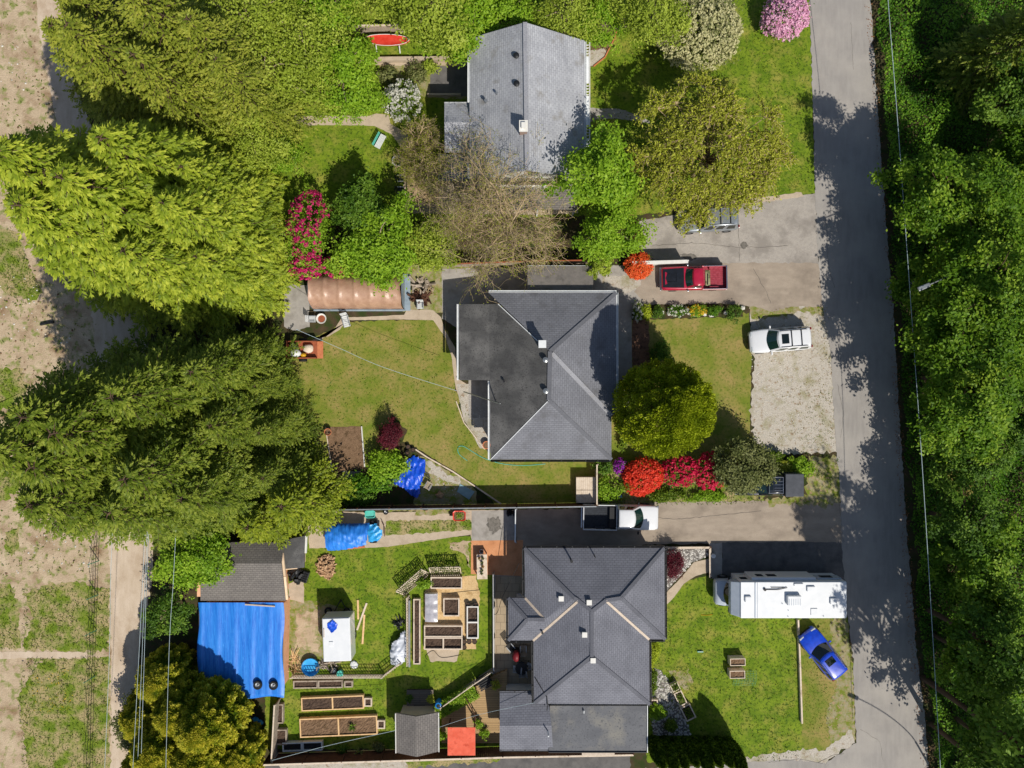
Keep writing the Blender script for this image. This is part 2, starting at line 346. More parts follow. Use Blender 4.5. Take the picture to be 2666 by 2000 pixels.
# house two garden
patch('path', [(805, 895), (838, 884), (868, 862), (890, 826), (930, 826), (1052, 820), (1060, 806), (1128, 808), (1148, 826), (1158, 860), (1185, 905), (1190, 985), (1215, 1000), (1215, 1090), (1186, 1010), (1176, 930), (1160, 880), (1128, 834), (1050, 832), (905, 834), (885, 858), (856, 876), (815, 884)], Z(3), M['concrete'], .01)
patch('paved_yard', [(740, 740), (806, 745), (806, 850), (770, 862), (740, 850)], Z(3), M['concrete_grey'], .04)
patch('yard', [(1045, 690), (1280, 690), (1280, 830), (1130, 812), (1050, 812)], Z(2), M['gravel_moss'], .06)
patch('patio', [(1150, 700), (1700, 690), (1650, 760), (1690, 800), (1640, 818), (1600, 790), (1200, 860), (1152, 830)], Z(4), M['concrete_grey'], .03)
patch('gravel', [(1570, 720), (1670, 712), (1668, 745), (1620, 770), (1570, 765)], Z(5), M['gravel'], .08)
patch('path', [(1604, 770), (1644, 772), (1646, 1070), (1604, 1070)], Z(5), M['concrete_grey'], 0)
patch('flower_bed', [(1646, 830), (1690, 830), (1692, 960), (1660, 1000), (1646, 1000)], Z(3), M['bark'], .05)
patch('flower_bed', [(1640, 796), (1930, 796), (1935, 826), (1640, 832)], Z(3), M['soil'], .05)
patch('gravel', [(1188, 1000), (1275, 1000), (1275, 1165), (1250, 1168), (1206, 1090)], Z(4), M['gravel'], .03)
patch('patio', [(1220, 990), (1276, 990), (1276, 1088), (1220, 1088)], Z(5), M['concrete_grey'], 0)
patch('gravel', [(1095, 1185), (1235, 1265), (1245, 1325), (1080, 1325), (1080, 1250)], Z(3), M['gravel_moss'], .1)
patch('gravel', [(1110, 1200), (1200, 1250), (1190, 1262), (1150, 1250), (1120, 1230)], Z(4), M['gravel'], .12)
patch('flower_bed', [(848, 1112), (942, 1110), (950, 1222), (865, 1230)], Z(3), M['bed_soil'], .02)
patch('flower_bed', [(850, 1232), (960, 1218), (1070, 1180), (1080, 1325), (860, 1325)], Z(2), M['soil'], .06)
patch('path', [(890, 1228), (940, 1226), (910, 1254), (892, 1256)], Z(4), M['concrete_grey'], .04)
# house three garden
patch('driveway', [(800, 1330), (990, 1335), (1240, 1328), (1345, 1328), (1345, 1440), (1230, 1410), (1225, 1392), (1000, 1425), (805, 1428)], Z(2), M['concrete'], .02)
patch('verge', [(1005, 1356), (1225, 1352), (1228, 1380), (1000, 1394)], Z(3), M['weeds'], .06)
patch('verge', [(1000, 1332), (1085, 1330), (1080, 1342), (1180, 1338), (1180, 1326), (1000, 1326)], Z(3), M['gravel_moss'], .06)
patch('driveway', [(1228, 1330), (1345, 1328), (1345, 1410), (1228, 1406)], Z(3), M['concrete_grey'], 0)
patch('dirt_patch', [(1165, 1412), (1222, 1408), (1222, 1480), (1210, 1440), (1180, 1432)], Z(3), M['dirt'], .1)
patch('gravel', [(752, 1560), (800, 1560), (835, 1570), (925, 1590), (915, 1720), (870, 1730), (760, 1770), (752, 1700)], Z(3), M['gravel_moss'], .12)
patch('gravel', [(770, 1600), (830, 1590), (832, 1700), (770, 1690)], Z(4), M['dirt'], .15)
patch('path', [(752, 1520), (790, 1500), (792, 1570), (752, 1560)], Z(4), M['concrete'], .02)
patch('wood_chip_bed', [(1106, 1520), (1200, 1500), (1240, 1498), (1250, 1560), (1242, 1620), (1240, 1690), (1104, 1690)], Z(3), M['chips'], .06)
patch('dirt_patch', [(1108, 1688), (1195, 1688), (1190, 1722), (1120, 1724)], Z(3), M['concrete'], .05)
patch('river_stones', [(1692, 1738), (1718, 1745), (1740, 1770), (1770, 1830), (1800, 1915), (1700, 1915), (1692, 1840)], Z(3), M['river_bed'], .05)
patch('river_stones', [(1712, 1424), (1844, 1424), (1843, 1448), (1800, 1466), (1770, 1500), (1735, 1540), (1712, 1545)], Z(3), M['river_bed'], .03)
patch('path', [(1730, 1580), (1730, 1548), (1775, 1502), (1806, 1464), (1846, 1454), (1846, 1490), (1810, 1500), (1780, 1520), (1755, 1555)], Z(4), M['concrete'], .01)
patch('dirt_patch', [(1740, 1745), (1790, 1742), (1805, 1775), (1790, 1800), (1760, 1780)], Z(2), M['gravel_moss'], .12)
patch('patio', [(1282, 1490), (1400, 1490), (1400, 1780), (1282, 1780)], Z(3), M['concrete_grey'], 0)

M['stain'] = mat_n('oil_stain', '6a655e', '7a746c', 6, '58544e', 5, .5, .65, rough=.8)
M['crack'] = mat_n('crack_fill', '55504a', '68625a', 8, rough=.95)
def crack(px, z, wd=.03, mat='crack'):
    rg = random.Random(len(px)*7+int(px[0][0])); L_ = [Vector(XY(*q)) for q in px]; out = []
    for a, b in zip(L_[:-1], L_[1:]):
        n = max(2, int((b-a).length/.25))
        for i in range(n): out.append(a.lerp(b, i/n)+Vector((rg.gauss(0, .025), rg.gauss(0, .025))))
    vs = []; 
    for i, p in enumerate(out):
        d = (out[min(i+1, len(out)-1)]-out[max(i-1, 0)]).normalized(); w_ = wd*rg.uniform(.4, 1.2)/2; vs += [(p.x-d.y*w_, p.y+d.x*w_, z), (p.x+d.y*w_, p.y-d.x*w_, z)]
    mb = MB(); mb.add(vs, [(2*i, 2*i+1, 2*i+3, 2*i+2) for i in range(len(out)-1)]); o = mb.build('road_crack', M[mat]); o['kind'] = 'structure'
for c_ in ([(1922, 590), (1926, 690)], [(1700, 640), (1800, 632), (1930, 645), (2060, 640)], [(1560, 1340), (1760, 1352), (1990, 1330)], [(1960, 700), (1995, 760), (2010, 800)]): crack(c_, .0235)
for c_ in ([(2150, 560), (2158, 700), (2176, 760)], [(2215, 60), (2222, 190)], [(2180, 1000), (2196, 1080), (2188, 1150)], [(2180, 1260), (2196, 1420)], [(2000, 1984), (2080, 1976), (2150, 1990)], [(2130, 1985), (2170, 1965), (2205, 1960)], [(2240, 1900), (2290, 1930), (2300, 1990)]): crack(c_, .0275, .02)
patch('oil_stain', [(1928, 632), (1942, 630), (1948, 640), (1940, 650), (1930, 646)], Z(6), M['stain'], .06, .15); patch('oil_stain', [(1270, 1350), (1300, 1345), (1306, 1375), (1285, 1388), (1268, 1372)], Z(6), M['stain'], .08, .15); patch('oil_stain', [(1770, 665), (1800, 660), (1815, 672), (1790, 680)], Z(6), M['stain'], .08, .15)
# ---------------- houses ----------------
M['sh_pale'] = shingle('shingle_pale_grey', '9a9ba0', 'b4b5b8', '7c7c82', row=.17, bw=.34, bmp=.4, stain='85827e')
M['sh_slate'] = shingle('shingle_slate_grey', '737479', '808187', '56575c', row=.17, bw=.34, bmp=.35, stain='5f5f62')
M['sh_char'] = shingle('shingle_charcoal', '707179', '7c7d85', '4d4e54', row=.17, bw=.32, bmp=.35)
M['sh_shed'] = shingle('shingle_brown_grey', '6f6a66', '827c76', '4a4644', row=.17, bw=.32)
M['membrane'] = mat_n('roof_membrane', '434241', '504f4d', 2, '706e6b', .4, .46, .72, '353332', 10, .55, .7, rough=.55, spec=.4, bmp=.15, bsc=20, stretch=(.35, 1, 1))
M['torch_on'] = mat_n('flat_roof_felt', '5b5c60', '696a6d', 1.0, '7d7a73', .4, .5, .66, '4e4f53', 8, .55, .7, rough=.8, bmp=.2, bsc=20, stretch=(.5, 1, 1))
M['white_metal'] = mat_n('white_metal', 'd0d2d2', 'dcdedd', 3, rough=.4)
M['white_paint'] = mat_n('white_paint', 'cfccc4', 'dedbd4', 2, rough=.6)
M['siding_white'] = mat_n('siding_white', 'c8c6c0', 'd5d3cd', 1, rough=.7)
M['siding_beige'] = mat_n('siding_beige', 'b3a48c', 'c0b199', 1, rough=.7)
M['siding_peach'] = mat_n('siding_peach', 'dba27c', 'e6b08a', 1.5, 'c98a62', 2, .55, .7, rough=.8)
M['trim_peach'] = mat_n('trim_peach', 'e0c09c', 'ead0b0', 2, rough=.8)
M['valley_metal'] = mat_n('valley_metal', 'b5a491', 'c6b6a4', 6, rough=.6)
M['black_metal'] = mat_n('black_metal', '17181a', '222326', 5, rough=.5)
M['grey_metal'] = mat_n('grey_metal', '8d9092', 'a2a5a6', 3, rough=.35, metal=.6)
M['window_glass'] = glassmat('window_glass', '1c262c')
M['door_paint'] = mat_n('door_paint', '54352a', '5f3d30', 2, rough=.5)
M['brick'] = shingle('chimney_brick', '7a4a3a', '8a5a48', '9a8f85', row=.08, bw=.22)

def roof_mesh(name, faces, mat, parent, thick=.16, label=None):
    """faces: lists of (px,py,z) at their image position; every plane gets its own shingle UV; closed below"""
    mb = MB(); uvs = []
    me = bpy.data.meshes.new(name); vs = []; fs = []; uv = []
    for f in faces:
        p = [P(*q) for q in f]; n = Vector((0, 0, 0))
        for i in range(len(p)):
            a, b = p[i], p[(i+1) % len(p)]; n += Vector(((a.y-b.y)*(a.z+b.z), (a.z-b.z)*(a.x+b.x), (a.x-b.x)*(a.y+b.y)))
        n.normalize()
        if n.z < 0: p = p[::-1]; n = -n
        up = Vector((-n.x, -n.y, 0)); up = up.normalized() if up.length > 1e-3 else Vector((0, 1, 0))
        side = Vector((up.y, -up.x, 0)); ups = Vector((0, 0, 1)) - n*n.z; ups = ups.normalized() if ups.length > 1e-3 else up
        o = len(vs); k = len(p)
        vs += p+[q-Vector((0, 0, thick)) for q in p]
        fs.append(tuple(range(o, o+k))); uv.append([(q.dot(side), q.dot(ups)) for q in p])
        fs.append(tuple(range(o+2*k-1, o+k-1, -1))); uv.append([(0, 0)]*k)
        for i in range(k):
            j = (i+1) % k
            fs.append((o+i, o+k+i, o+k+j, o+j)); uv.append([(.1, .1)]*4)
    me.from_pydata([tuple(v) for v in vs], [], fs); me.update()
    ul = me.uv_layers.new(name='UVMap'); ul.data.foreach_set('uv', [c for f in uv for q in f for c in q])
    me.materials.append(mat)
    if parent is not None:
        me.transform(Matrix.Translation(-parent.location))
    ob = bpy.data.objects.new(name, me); COL.objects.link(ob); ob.parent = parent
    if label: ob['label'] = label
    return ob
def W(pp): return [P(*q) for q in pp]
def strip(name, pts, wid, hgt, mat, parent, up=.02):
    mb = MB(); p = W(pts)
    for a, b in zip(p[:-1], p[1:]): mb.beam(a+Vector((0, 0, up)), b+Vector((0, 0, up)), wid, hgt)
    return mb.build(name, mat, parent, world=True)
def gutter(pts, parent, mat=None, hangers=0, wid=.12):
    mb = MB(); p = W(pts)
    for a, b in zip(p[:-1], p[1:]):
        d = (b-a).normalized(); s = Vector((d.y, -d.x, 0))*wid*.5
        mb.beam(a+Vector((0, 0, -.02)), b+Vector((0, 0, -.02)), .025, .12); mb.beam(a-s*2+Vector((0, 0, -.02)), b-s*2+Vector((0, 0, -.02)), .025, .12)
        mb.beam(a-s+Vector((0, 0, -.08)), b-s+Vector((0, 0, -.08)), wid, .02)
        if hangers:
            L = (b-a).length; k = int(L/hangers)
            for i in range(k+1):
                q = a+d*min(L, hangers*i+.1)-s; mb.box(q.x, q.y, q.z+.045, .07, wid+.03, .02, rz=math.atan2(d.y, d.x))
    return mb.build('gutter', mat or M['white_metal'], parent, world=True)
def walls(poly_px, z1, mat, parent, h_at=0):
    mb = MB(); mb.prism([XY(*q) for q in poly_px], 0, z1); return mb.build('wall', mat, parent, world=True)
def opening(kind, a, b, z0, z1, parent, mat):
    """window or door lying on a wall from ground pixel a to b; outward is to the right of a->b"""
    a = P(*a); b = P(*b); d = (b-a).normalized(); n = Vector((d.y, -d.x, 0)); c = (a+b)/2; rz = math.atan2(d.y, d.x); L = (b-a).length
    mb = MB(); e = .05
    mb.box(c.x+n.x*.03, c.y+n.y*.03, (z0+z1)/2, L+.16, .08, z1-z0+.16, rz)
    o = mb.build(kind, M['white_paint'], parent, world=True)
    q = MB(); q.box(c.x+n.x*.08, c.y+n.y*.08, (z0+z1)/2, L, .03, z1-z0, rz)
    m = bpy.data.meshes; k = q.build('pane' if kind == 'window' else 'door_leaf', mat, None)
    k.data.transform(Matrix.Translation(-parent.location)); k.parent = o
    return o
def vent_box(px, py, z, parent, s=.34, mat=None, name='roof_vent', h=.3):
    p = P(px, py, z+h); mb = MB(); mb.box(p.x, p.y, z+h/2-.12, s*.8, s*.8, h+.2); mb.box(p.x, p.y, z+h, s, s, .09)
    return mb.build(name, mat or M['white_paint'], parent, world=True, bevel=.015)
def vent_pipe(px, py, z, parent, r=.05, h=.5, mat=None, cap=True):
    p = P(px, py, z+h); mb = MB(); mb.cyl(p.x, p.y, z-.2, z+h, r, n=10)
    if cap: mb.cyl(p.x, p.y, z+h-.05, z+h+.06, r*1.7, n=12)
    return mb.build('vent_pipe', mat or M['black_metal'], parent, world=True)
def dome_vent(px, py, z, parent):
    p = P(px, py, z+.2); mb = MB(); mb.lathe(p.x, p.y, [(.16, z-.15), (.16, z+.12), (.22, z+.14), (.21, z+.22), (.12, z+.28), (.02, z+.3)], n=14)
    return mb.build('roof_vent', M['black_metal'] if not hasattr(parent, 'x') else M['grey_metal'], parent, world=True, smooth=False)

# ---- house one (north): pale gable roof ----
h1 = thing('house', 'north house with a pale grey gable roof and a bare brown tree at its corner', 'house', P(1370, 270, 0))
E, RG = 4.2, 6.5
roof_mesh('roof', [[(1222, 100, E), (1367, 58, RG), (1372, 443, RG), (1222, 465, E)], [(1367, 58, RG), (1522, 106, E), (1522, 465, E), (1372, 443, RG)]], M['sh_pale'], h1)
roof_mesh('porch_roof', [[(1157, 268, 3.6), (1226, 268, 3.6), (1292, 318, 4.35), (1157, 318, 4.35)], [(1157, 318, 4.35), (1292, 318, 4.35), (1225, 395, 3.5), (1158, 395, 3.5)]], M['sh_pale'], h1)
roof_mesh('porch_roof', [[(1147, 402, 3.0), (1216, 402, 3.3), (1216, 470, 3.3), (1147, 470, 3.0)]], M['sh_slate'], h1)
strip('ridge_cap', [(1367, 58, RG), (1372, 443, RG)], .3, .03, M['sh_pale'], h1)
walls([(1246, 184), (1492, 184), (1492, 488), (1246, 488)], E-.1, M['siding_white'], h1)
walls([(1184, 325), (1245, 325), (1245, 412), (1184, 412)], 3.45, M['siding_white'], h1)
gutter([(1222, 465, E), (1222, 395, E)], h1); gutter([(1222, 266, E), (1222, 102, E)], h1); gutter([(1522, 108, E), (1522, 465, E)], h1)
gutter([(1158, 396, 3.5), (1225, 396, 3.5)], h1); gutter([(1226, 267, 3.6), (1157, 267, 3.6)], h1); gutter([(1146, 470, 3.), (1146, 402, 3.)], h1)
mb = MB()      # open rafter eave strip on the east side
for i in range(46):
    y = 118+i*7.6; a = P(1522, y, E-.1); b = P(1535, y, E-.22); mb.beam(a, b, .05, .1)
mb.build('eave_rafters', M['white_paint'], h1, world=True)
pl = MB()
for y0, y1 in ((148, 216), (250, 326), (362, 440)):
    a = W([(1523, y0, E-.03), (1535, y0, E-.16), (1535, y1, E-.16), (1523, y1, E-.03)]); pl.add(a+[q-Vector((0, 0, .03)) for q in a], [(0, 1, 2, 3), (7, 6, 5, 4), (0, 4, 5, 1), (1, 5, 6, 2), (2, 6, 7, 3), (3, 7, 4, 0)])
pl.build('eave_panel', M['white_metal'], h1, world=True)
strip('fascia', [(1535, 112, E-.2), (1535, 466, E-.2)], .06, .2, M['white_paint'], h1)
dome_vent(1344, 144, 6.1, h1); dome_vent(1345, 217, 6.1, h1)
vent_pipe(1265, 262, 4.85, h1, .07, .5, M['grey_metal']); vent_pipe(1293, 242, 5.2, h1, .05, .45, M['grey_metal'])
p = P(1363, 328, 7.2); mb = MB(); mb.box(p.x, p.y, 6.5, .5, .68, 1.3); mb.build('chimney', M['brick'], h1, world=True)
mb = MB(); mb.box(p.x, p.y, 7.18, .6, .78, .1); mb.box(p.x, p.y, 7.3, .3, .4, .2); mb.build('chimney_cap', M['white_paint'], h1, world=True)
for y0, y1 in ((150, 190), (240, 275), (380, 420)): opening('window', (1492, y1+20), (1492, y0+20), 1.6, 2.9, h1, M['window_glass'])
opening('door', (1492, 330), (1492, 300), .3, 2.4, h1, M['door_paint'])
for y0, y1 in ((150, 180), (210, 245)): opening('window', (1246, y0+50), (1246, y1+50), 1.8, 2.9, h1, M['window_glass'])
# carport lean-to and sundeck south of house one
cp = thing('carport', 'flat roofed carport with white rail beneath the bare brown tree', 'carport', P(1390, 510))
roof_mesh('roof', [[(1215, 486, 2.9), (1500, 486, 2.9), (1502, 545, 2.6), (1215, 545, 2.6)]], M['sh_shed'], cp)
for x in (1220, 1310, 1400, 1496):
    q = P(x, 543, 2.6); mb = MB(); mb.box(q.x, q.y, 1.22, .1, .1, 2.44); mb.build('post', M['white_paint'], cp, world=True)
    q = P(x, 488, 2.9); mb = MB(); mb.box(q.x, q.y, 1.37, .1, .1, 2.74); mb.build('post', M['white_paint'], cp, world=True)
mb = MB()
a, b = P(1270, 484, 3.6), P(1455, 486, 3.6); mb.beam(a, b, .16, .06); mb.beam(a-Vector((0, 0, .8)), b-Vector((0, 0, .8)), .05, .08)
for i in range(40):
    q = a.lerp(b, i/39); mb.box(q.x, q.y, 3.2, .04, .04, .8)
mb.build('rail', M['white_paint'], cp, world=True)

# ---- house two (middle): slate hip roof, dark membrane back slope ----
h2 = thing('house', 'middle house with a slate hip roof and a dark membrane slope on its back', 'house', P(1420, 980, 0))
E = 3.2; RZ = 5.0
rN, rS = (1432, 915, RZ), (1429, 1042, RZ)
roof_mesh('roof', [[(1272, 762, E), (1605, 762, E), rN], [(1605, 762, E), (1607, 1073, E), (1592, 1085, E+.14), (1592, 1197, E), rS, rN], [(1592, 1197, E), (1277, 1197, E), rS]], M['sh_slate'], h2)
roof_mesh('back_roof', [[(1272, 792, 3.32), (1297, 792, E+.36), rN, rS, (1277, 1197, E), (1275, 990, 3.3)], [(1195, 792, 2.95), (1272, 792, 3.32), (1275, 990, 3.3), (1197, 990, 2.95)]], M['membrane'], h2, label='dark membrane back slope')
strip('hip_cap', [(1605, 762, E), rN], .28, .03, M['sh_slate'], h2); strip('hip_cap', [(1592, 1197, E), rS], .28, .03, M['sh_slate'], h2)
strip('ridge_cap', [rN, rS], .3, .04, M['sh_slate'], h2); strip('hip_cap', [(1437, 920, RZ-.02), (1592, 1082, E+.16)], .3, .03, M['sh_pale'], h2)
strip('flashing', [(1297, 792, E+.36), (1400, 888, 4.65)], .06, .03, M['white_metal'], h2); strip('flashing', [(1277, 1197, E), rS, (1428, 985, RZ)], .05, .03, M['white_metal'], h2)
gutter([(1605, 1073, E), (1605, 762, E)][::-1], h2); gutter([(1605, 761, E), (1272, 761, E)][::-1], h2); gutter([(1194, 990, 2.95), (1194, 792, 2.95)], h2)
gutter([(1592, 1198, E), (1277, 1198, E)], h2, hangers=.9, mat=M['black_metal']); gutter([(1275, 1197, E), (1275, 992, E)], h2)
walls([(1290, 785), (1585, 785), (1587, 1062), (1573, 1075), (1573, 1178), (1293, 1178)], E-.1, M['siding_beige'], h2)
walls([(1212, 806), (1289, 806), (1292, 978), (1212, 978)], 2.8, M['siding_beige'], h2)
p = P(1412, 896, 6.0); mb = MB(); mb.box(p.x, p.y, 5.3, .42, .42, 1.5); mb.build('chimney', M['grey_metal'], h2, world=True)
mb = MB(); mb.box(p.x, p.y, 6.03, .54, .54, .06); mb.build('chimney_cap', M['white_metal'], h2, world=True, bevel=.01)
for x, y in ((1420, 937), (1421, 1018)):
    p = P(x, y, 5.2); mb = MB(); mb.lathe(p.x, p.y, [(.14, 4.7), (.14, 5.15), (.2, 5.17), (.2, 5.27), (.05, 5.34)], n=14); mb.build('roof_vent', M['grey_metal'], h2, world=True)
vent_pipe(1312, 993, 3.6, h2, .05, .4)
mb = MB()     # service mast with a stay
a, b = P(1302, 1052, 5.4), P(1302, 1050, 3.5); mb.tube([P(1290, 1045, 3.4), P(1302, 1051, 5.2)], .035); mb.tube([P(1302, 1051, 5.2), P(1207, 1020, 1.5)], .04); mb.build('service_mast', M['grey_metal'], h2, world=True)
for y0, y1 in ((800, 850), (900, 960)): opening('window', (1587, y1), (1587, y0), 1.0, 2.3, h2, M['window_glass'])
opening('door', (1587, 1010), (1587, 980), .2, 2.3, h2, M['door_paint']); opening('window', (1212, 850), (1212, 900), 1.1, 2.1, h2, M['window_glass'])
opening('window', (1350, 1178), (1420, 1178), 1.0, 2.2, h2, M['window_glass'])
# corrugated canopy north of house two
cn = thing('patio_canopy', 'grey corrugated canopy on posts against the north eave of the slate roofed house', 'canopy', P(1455, 727))
mb = MB(); n = 60
x0, x1 = 1373, 1544
top = []; bot = []
for i in range(n*2+1):
    x = x0+(x1-x0)*i/(n*2); dz = .05 if i % 2 else 0
    a = P(x, 693, 2.2); b = P(x, 759, 2.7); a.z += dz; b.z += dz; top.append((a, b))
for i in range(n*2): mb.quad(top[i][0], top[i][1], top[i+1][1], top[i+1][0])
mb.build('roof', mat_n('canopy_metal', '8a8580', '968f89', 3, '746f6a', 2, .5, .7, rough=.6), cn, world=True)
for x in (1376, 1458, 1541):
    q = P(x, 696, 2.2); mb = MB(); mb.box(q.x, q.y, 1.08, .09, .09, 2.16); mb.build('post', M['white_paint'], cn, world=True)
mb = MB(); mb.beam(P(1373, 693, 2.14), P(1544, 693, 2.14), .08, .1); mb.build('fascia', M['white_metal'], cn, world=True)

# ---- house three (south): charcoal cross hip roof ----
h3 = thing('house', 'south house with a charcoal cross hipped roof beside the parked motorhome', 'house', P(1540, 1640, 0))
E = 3.2; A1, A2 = (1494, 1557, 4.75), (1617, 1557, 4.75); B1, B2 = (1541, 1592, 5.0), (1541, 1710, 5.0)
V1, V2 = (1505, 1563, 4.78), (1578, 1563, 4.78)
w1, w2 = (1373, 1613, 3.95), (1418, 1613, 3.95)
roof_mesh('roof', [
    [(1365, 1427, E), (1730, 1427, E), A2, V2, B1, V1, A1],
    [(1730, 1427, E), (1732, 1665, E), A2], [(1732, 1665, E), (1690, 1665, E), V2, A2],
    [(1365, 1427, E), A1, V1, (1420, 1640, 3.66), w2, (1367, 1557, E)],
    [(1323, 1557, E), (1367, 1557, E), w2, w1], [(1323, 1557, E), w1, (1323, 1668, E)], [(1323, 1668, E), w1, w2, (1420, 1640, 3.66), (1388, 1668, E)],
    [(1388, 1668, E), V1, B1, B2, (1390, 1832, E)], [(1690, 1665, E), (1692, 1834, E), B2, B1, V2],
    [(1390, 1832, E), B2, (1692, 1834, E)]], M['sh_char'], h3)
for a, b in (((1505, 1565, 4.78), (1388, 1668, E)), ((1578, 1565, 4.78), (1690, 1665, E)), ((1367, 1557, E), (1417, 1612, 3.94))): strip('valley_flashing', [a, b], .17, .03, M['valley_metal'], h3, up=.03)
for a, b in (((1365, 1427, E), A1), ((1730, 1427, E), A2), ((1732, 1665, E), A2), (A1, V1), (A2, V2), (V1, B1), (V2, B1), (B1, B2), (B2, (1390, 1832, E)), (B2, (1692, 1834, E)), ((1323, 1557, E), w1), ((1323, 1668, E), w1), (w1, w2)): strip('ridge_cap', [a, b], .26, .03, M['sh_char'], h3)
for pts in ([(1730, 1426, E), (1365, 1426, E)], [(1364, 1427, E), (1364, 1556, E)], [(1732, 1665, E), (1731, 1427, E)], [(1691, 1666, E), (1732, 1666, E)], [(1322, 1557, E), (1322, 1668, E)], [(1322, 1669, E), (1388, 1669, E)], [(1388, 1669, E), (1389, 1832, E)], [(1692, 1834, E), (1691, 1666, E)]):
    gutter(pts[::-1] if False else pts[::-1], h3, hangers=1.15, mat=M['black_metal'])
walls([(1382, 1425), (1690, 1425), (1692, 1630), (1655, 1632), (1655, 1775), (1400, 1775), (1400, 1628), (1345, 1628), (1345, 1545), (1382, 1545)], E-.1, M['siding_white'], h3)
roof_mesh('flat_roof', [[(1432, 1838, 2.75), (1684, 1838, 2.75), (1684, 1957, 2.6), (1428, 1957, 2.6)]], M['torch_on'], h3, label='flat felt roof at the south end')
roof_mesh('side_roof', [[(1301, 1800, 2.5), (1386, 1800, 2.5), (1430, 1838, 2.9), (1436, 1890, 3.3), (1301, 1890, 3.3)], [(1301, 1890, 3.3), (1436, 1890, 3.3), (1440, 1955, 2.5), (1301, 1955, 2.5)]], M['sh_char'], h3)
gutter([(1386, 1799, 2.5), (1301, 1799, 2.5)], h3, hangers=1.2, mat=M['black_metal']); gutter([(1301, 1956, 2.5), (1440, 1956, 2.5)], h3, hangers=.9, mat=M['black_metal'])
strip('fascia', [(1685, 1836, 2.74), (1685, 1958, 2.6)], .05, .16, M['white_metal'], h3); strip('fascia', [(1428, 1958, 2.6), (1685, 1958, 2.6)], .05, .16, M['black_metal'], h3)
walls([(1430, 1776), (1650, 1776), (1650, 1905), (1430, 1905)], 2.45, M['siding_white'], h3); walls([(1318, 1780), (1429, 1780), (1429, 1900), (1318, 1900)], 2.35, M['siding_white'], h3)
for x, y, z in ((1461, 1559, 4.25), (1534, 1569, 4.65), (1522, 1653, 4.8), (1544, 1720, 4.75)): vent_box(x, y, z, h3, .38)
vent_pipe(1488, 1462, 3.6, h3, .06, .7); vent_pipe(1550, 1452, 3.5, h3, .04, .8, cap=False); vent_pipe(1412, 1648, 3.6, h3, .05, .25)
p = P(1427, 1908, 3.4); mb = MB(); mb.cyl(p.x, p.y, 2.9, 4.0, .05, n=8); mb.build('vent_pipe', M['white_metal'], h3, world=True)
p = P(1520, 1852, 2.8); mb = MB(); mb.box(p.x, p.y, 2.85, .05, .2, .25); mb.build('vent_pipe', M['white_metal'], h3, world=True)
mb = MB(); mb.tube([P(1393, 1765, 3.3), P(1424, 1815, 3.6), P(1426, 1836, 3.4), P(1424, 1850, 3.2)], .035); mb.build('downpipe', M['black_metal'], h3, world=True)
p = P(1535, 1962, 1.9); mb = MB(); mb.beam(P(1515, 1962, 2.3), P(1600, 1962, 2.3), .28, .05); mb.build('door_hood', M['valley_metal'], h3, world=True)
for a, b in (((1692, 1500), (1692, 1450)), ((1692, 1600), (1692, 1550)), ((1655, 1740), (1655, 1690))): opening('window', a, b, 1.0, 2.3, h3, M['window_glass'])
opening('door', (1400, 1650), (1400, 1690), .2, 2.3, h3, M['door_paint']); opening('window', (1560, 1425), (1480, 1425), 1.1, 2.2, h3, M['window_glass'])

# ---- workshop with tarp covered lean-to (south west) ----
ws = thing('workshop', 'brown grey gabled workshop half under the dark conifers', 'shed', P(650, 1500))
E = 2.5; G = 3.3
roof_mesh('roof', [[(522, 1412, E), (740, 1412, E), (732, 1467, G), (522, 1467, G)], [(522, 1467, G), (732, 1467, G), (744, 1564, E-.1), (522, 1564, E-.1)]], M['sh_shed'], ws)
walls([(545, 1418), (745, 1418), (752, 1532), (545, 1532)], 2.35, M['siding_peach'], ws)
roof_mesh('annex_roof', [[(733, 1408, 2.6), (794, 1395, 2.6), (792, 1478, 2.5), (738, 1482, 2.6)]], M['membrane'], ws)
walls([(750, 1405), (795, 1398), (796, 1462), (752, 1466)], 2.4, M['trim_peach'], ws)
mb = MB(); a = W([(735, 1440, 2.75), (742, 1500, 2.95), (748, 1560, 2.4)])
for u, v in zip(a[:-1], a[1:]): mb.beam(u, v, .16, .2)
mb.build('gable_trim', M['trim_peach'], ws, world=True)
mb = MB(); mb.beam(P(797, 1395, 2.45), P(795, 1440, 2.45), .2, .12); mb.build('fascia', M['white_paint'], ws, world=True)
lt = thing('lean_to', 'flat shed roof stretched over with a bright blue tarp and weighed by tyres', 'shed', P(650, 1680))
m, nt, b = newmat('blue_tarp')
c = mixc(nt, noise(nt, 2.6, stretch=(3.5, .25, 1)), C('1467c8'), C('2f86e0')); c = mixc(nt, noise(nt, 6, lo=.6, hi=.75, stretch=(3, .3, 1)), c, C('57a8f2'))
nt.links.new(c, b.inputs['Base Color']); b.inputs['Roughness'].default_value = .45; bump(nt, b, noise(nt, 9, lo=0, hi=1, stretch=(4, .3, 1)), .4, .02)
M['tarp'] = m
mb = MB(); nx, ny = 44, 50; rg = random.Random(3)
grid = []
for j in range(ny+1):
    for i in range(nx+1):
        u, v = i/nx, j/ny; x = 516+222*u+(3*math.sin(v*9) if u in (0, 1) else 0); y = 1569+247*v+(3*math.sin(u*13) if v == 1 else 0)
        z = 2.35-.25*v+.02*math.sin(u*31+v*3)+.015*math.sin(u*63)+(-.12 if (i in (0, nx) or j == ny) else 0)+rg.uniform(-.006, .006)
        grid.append(P(x, y, z))
mb.add(grid, [(j*(nx+1)+i, j*(nx+1)+i+1, (j+1)*(nx+1)+i+1, (j+1)*(nx+1)+i) for j in range(ny) for i in range(nx)])
mb.build('tarp', M['tarp'], lt, smooth=True, world=True)
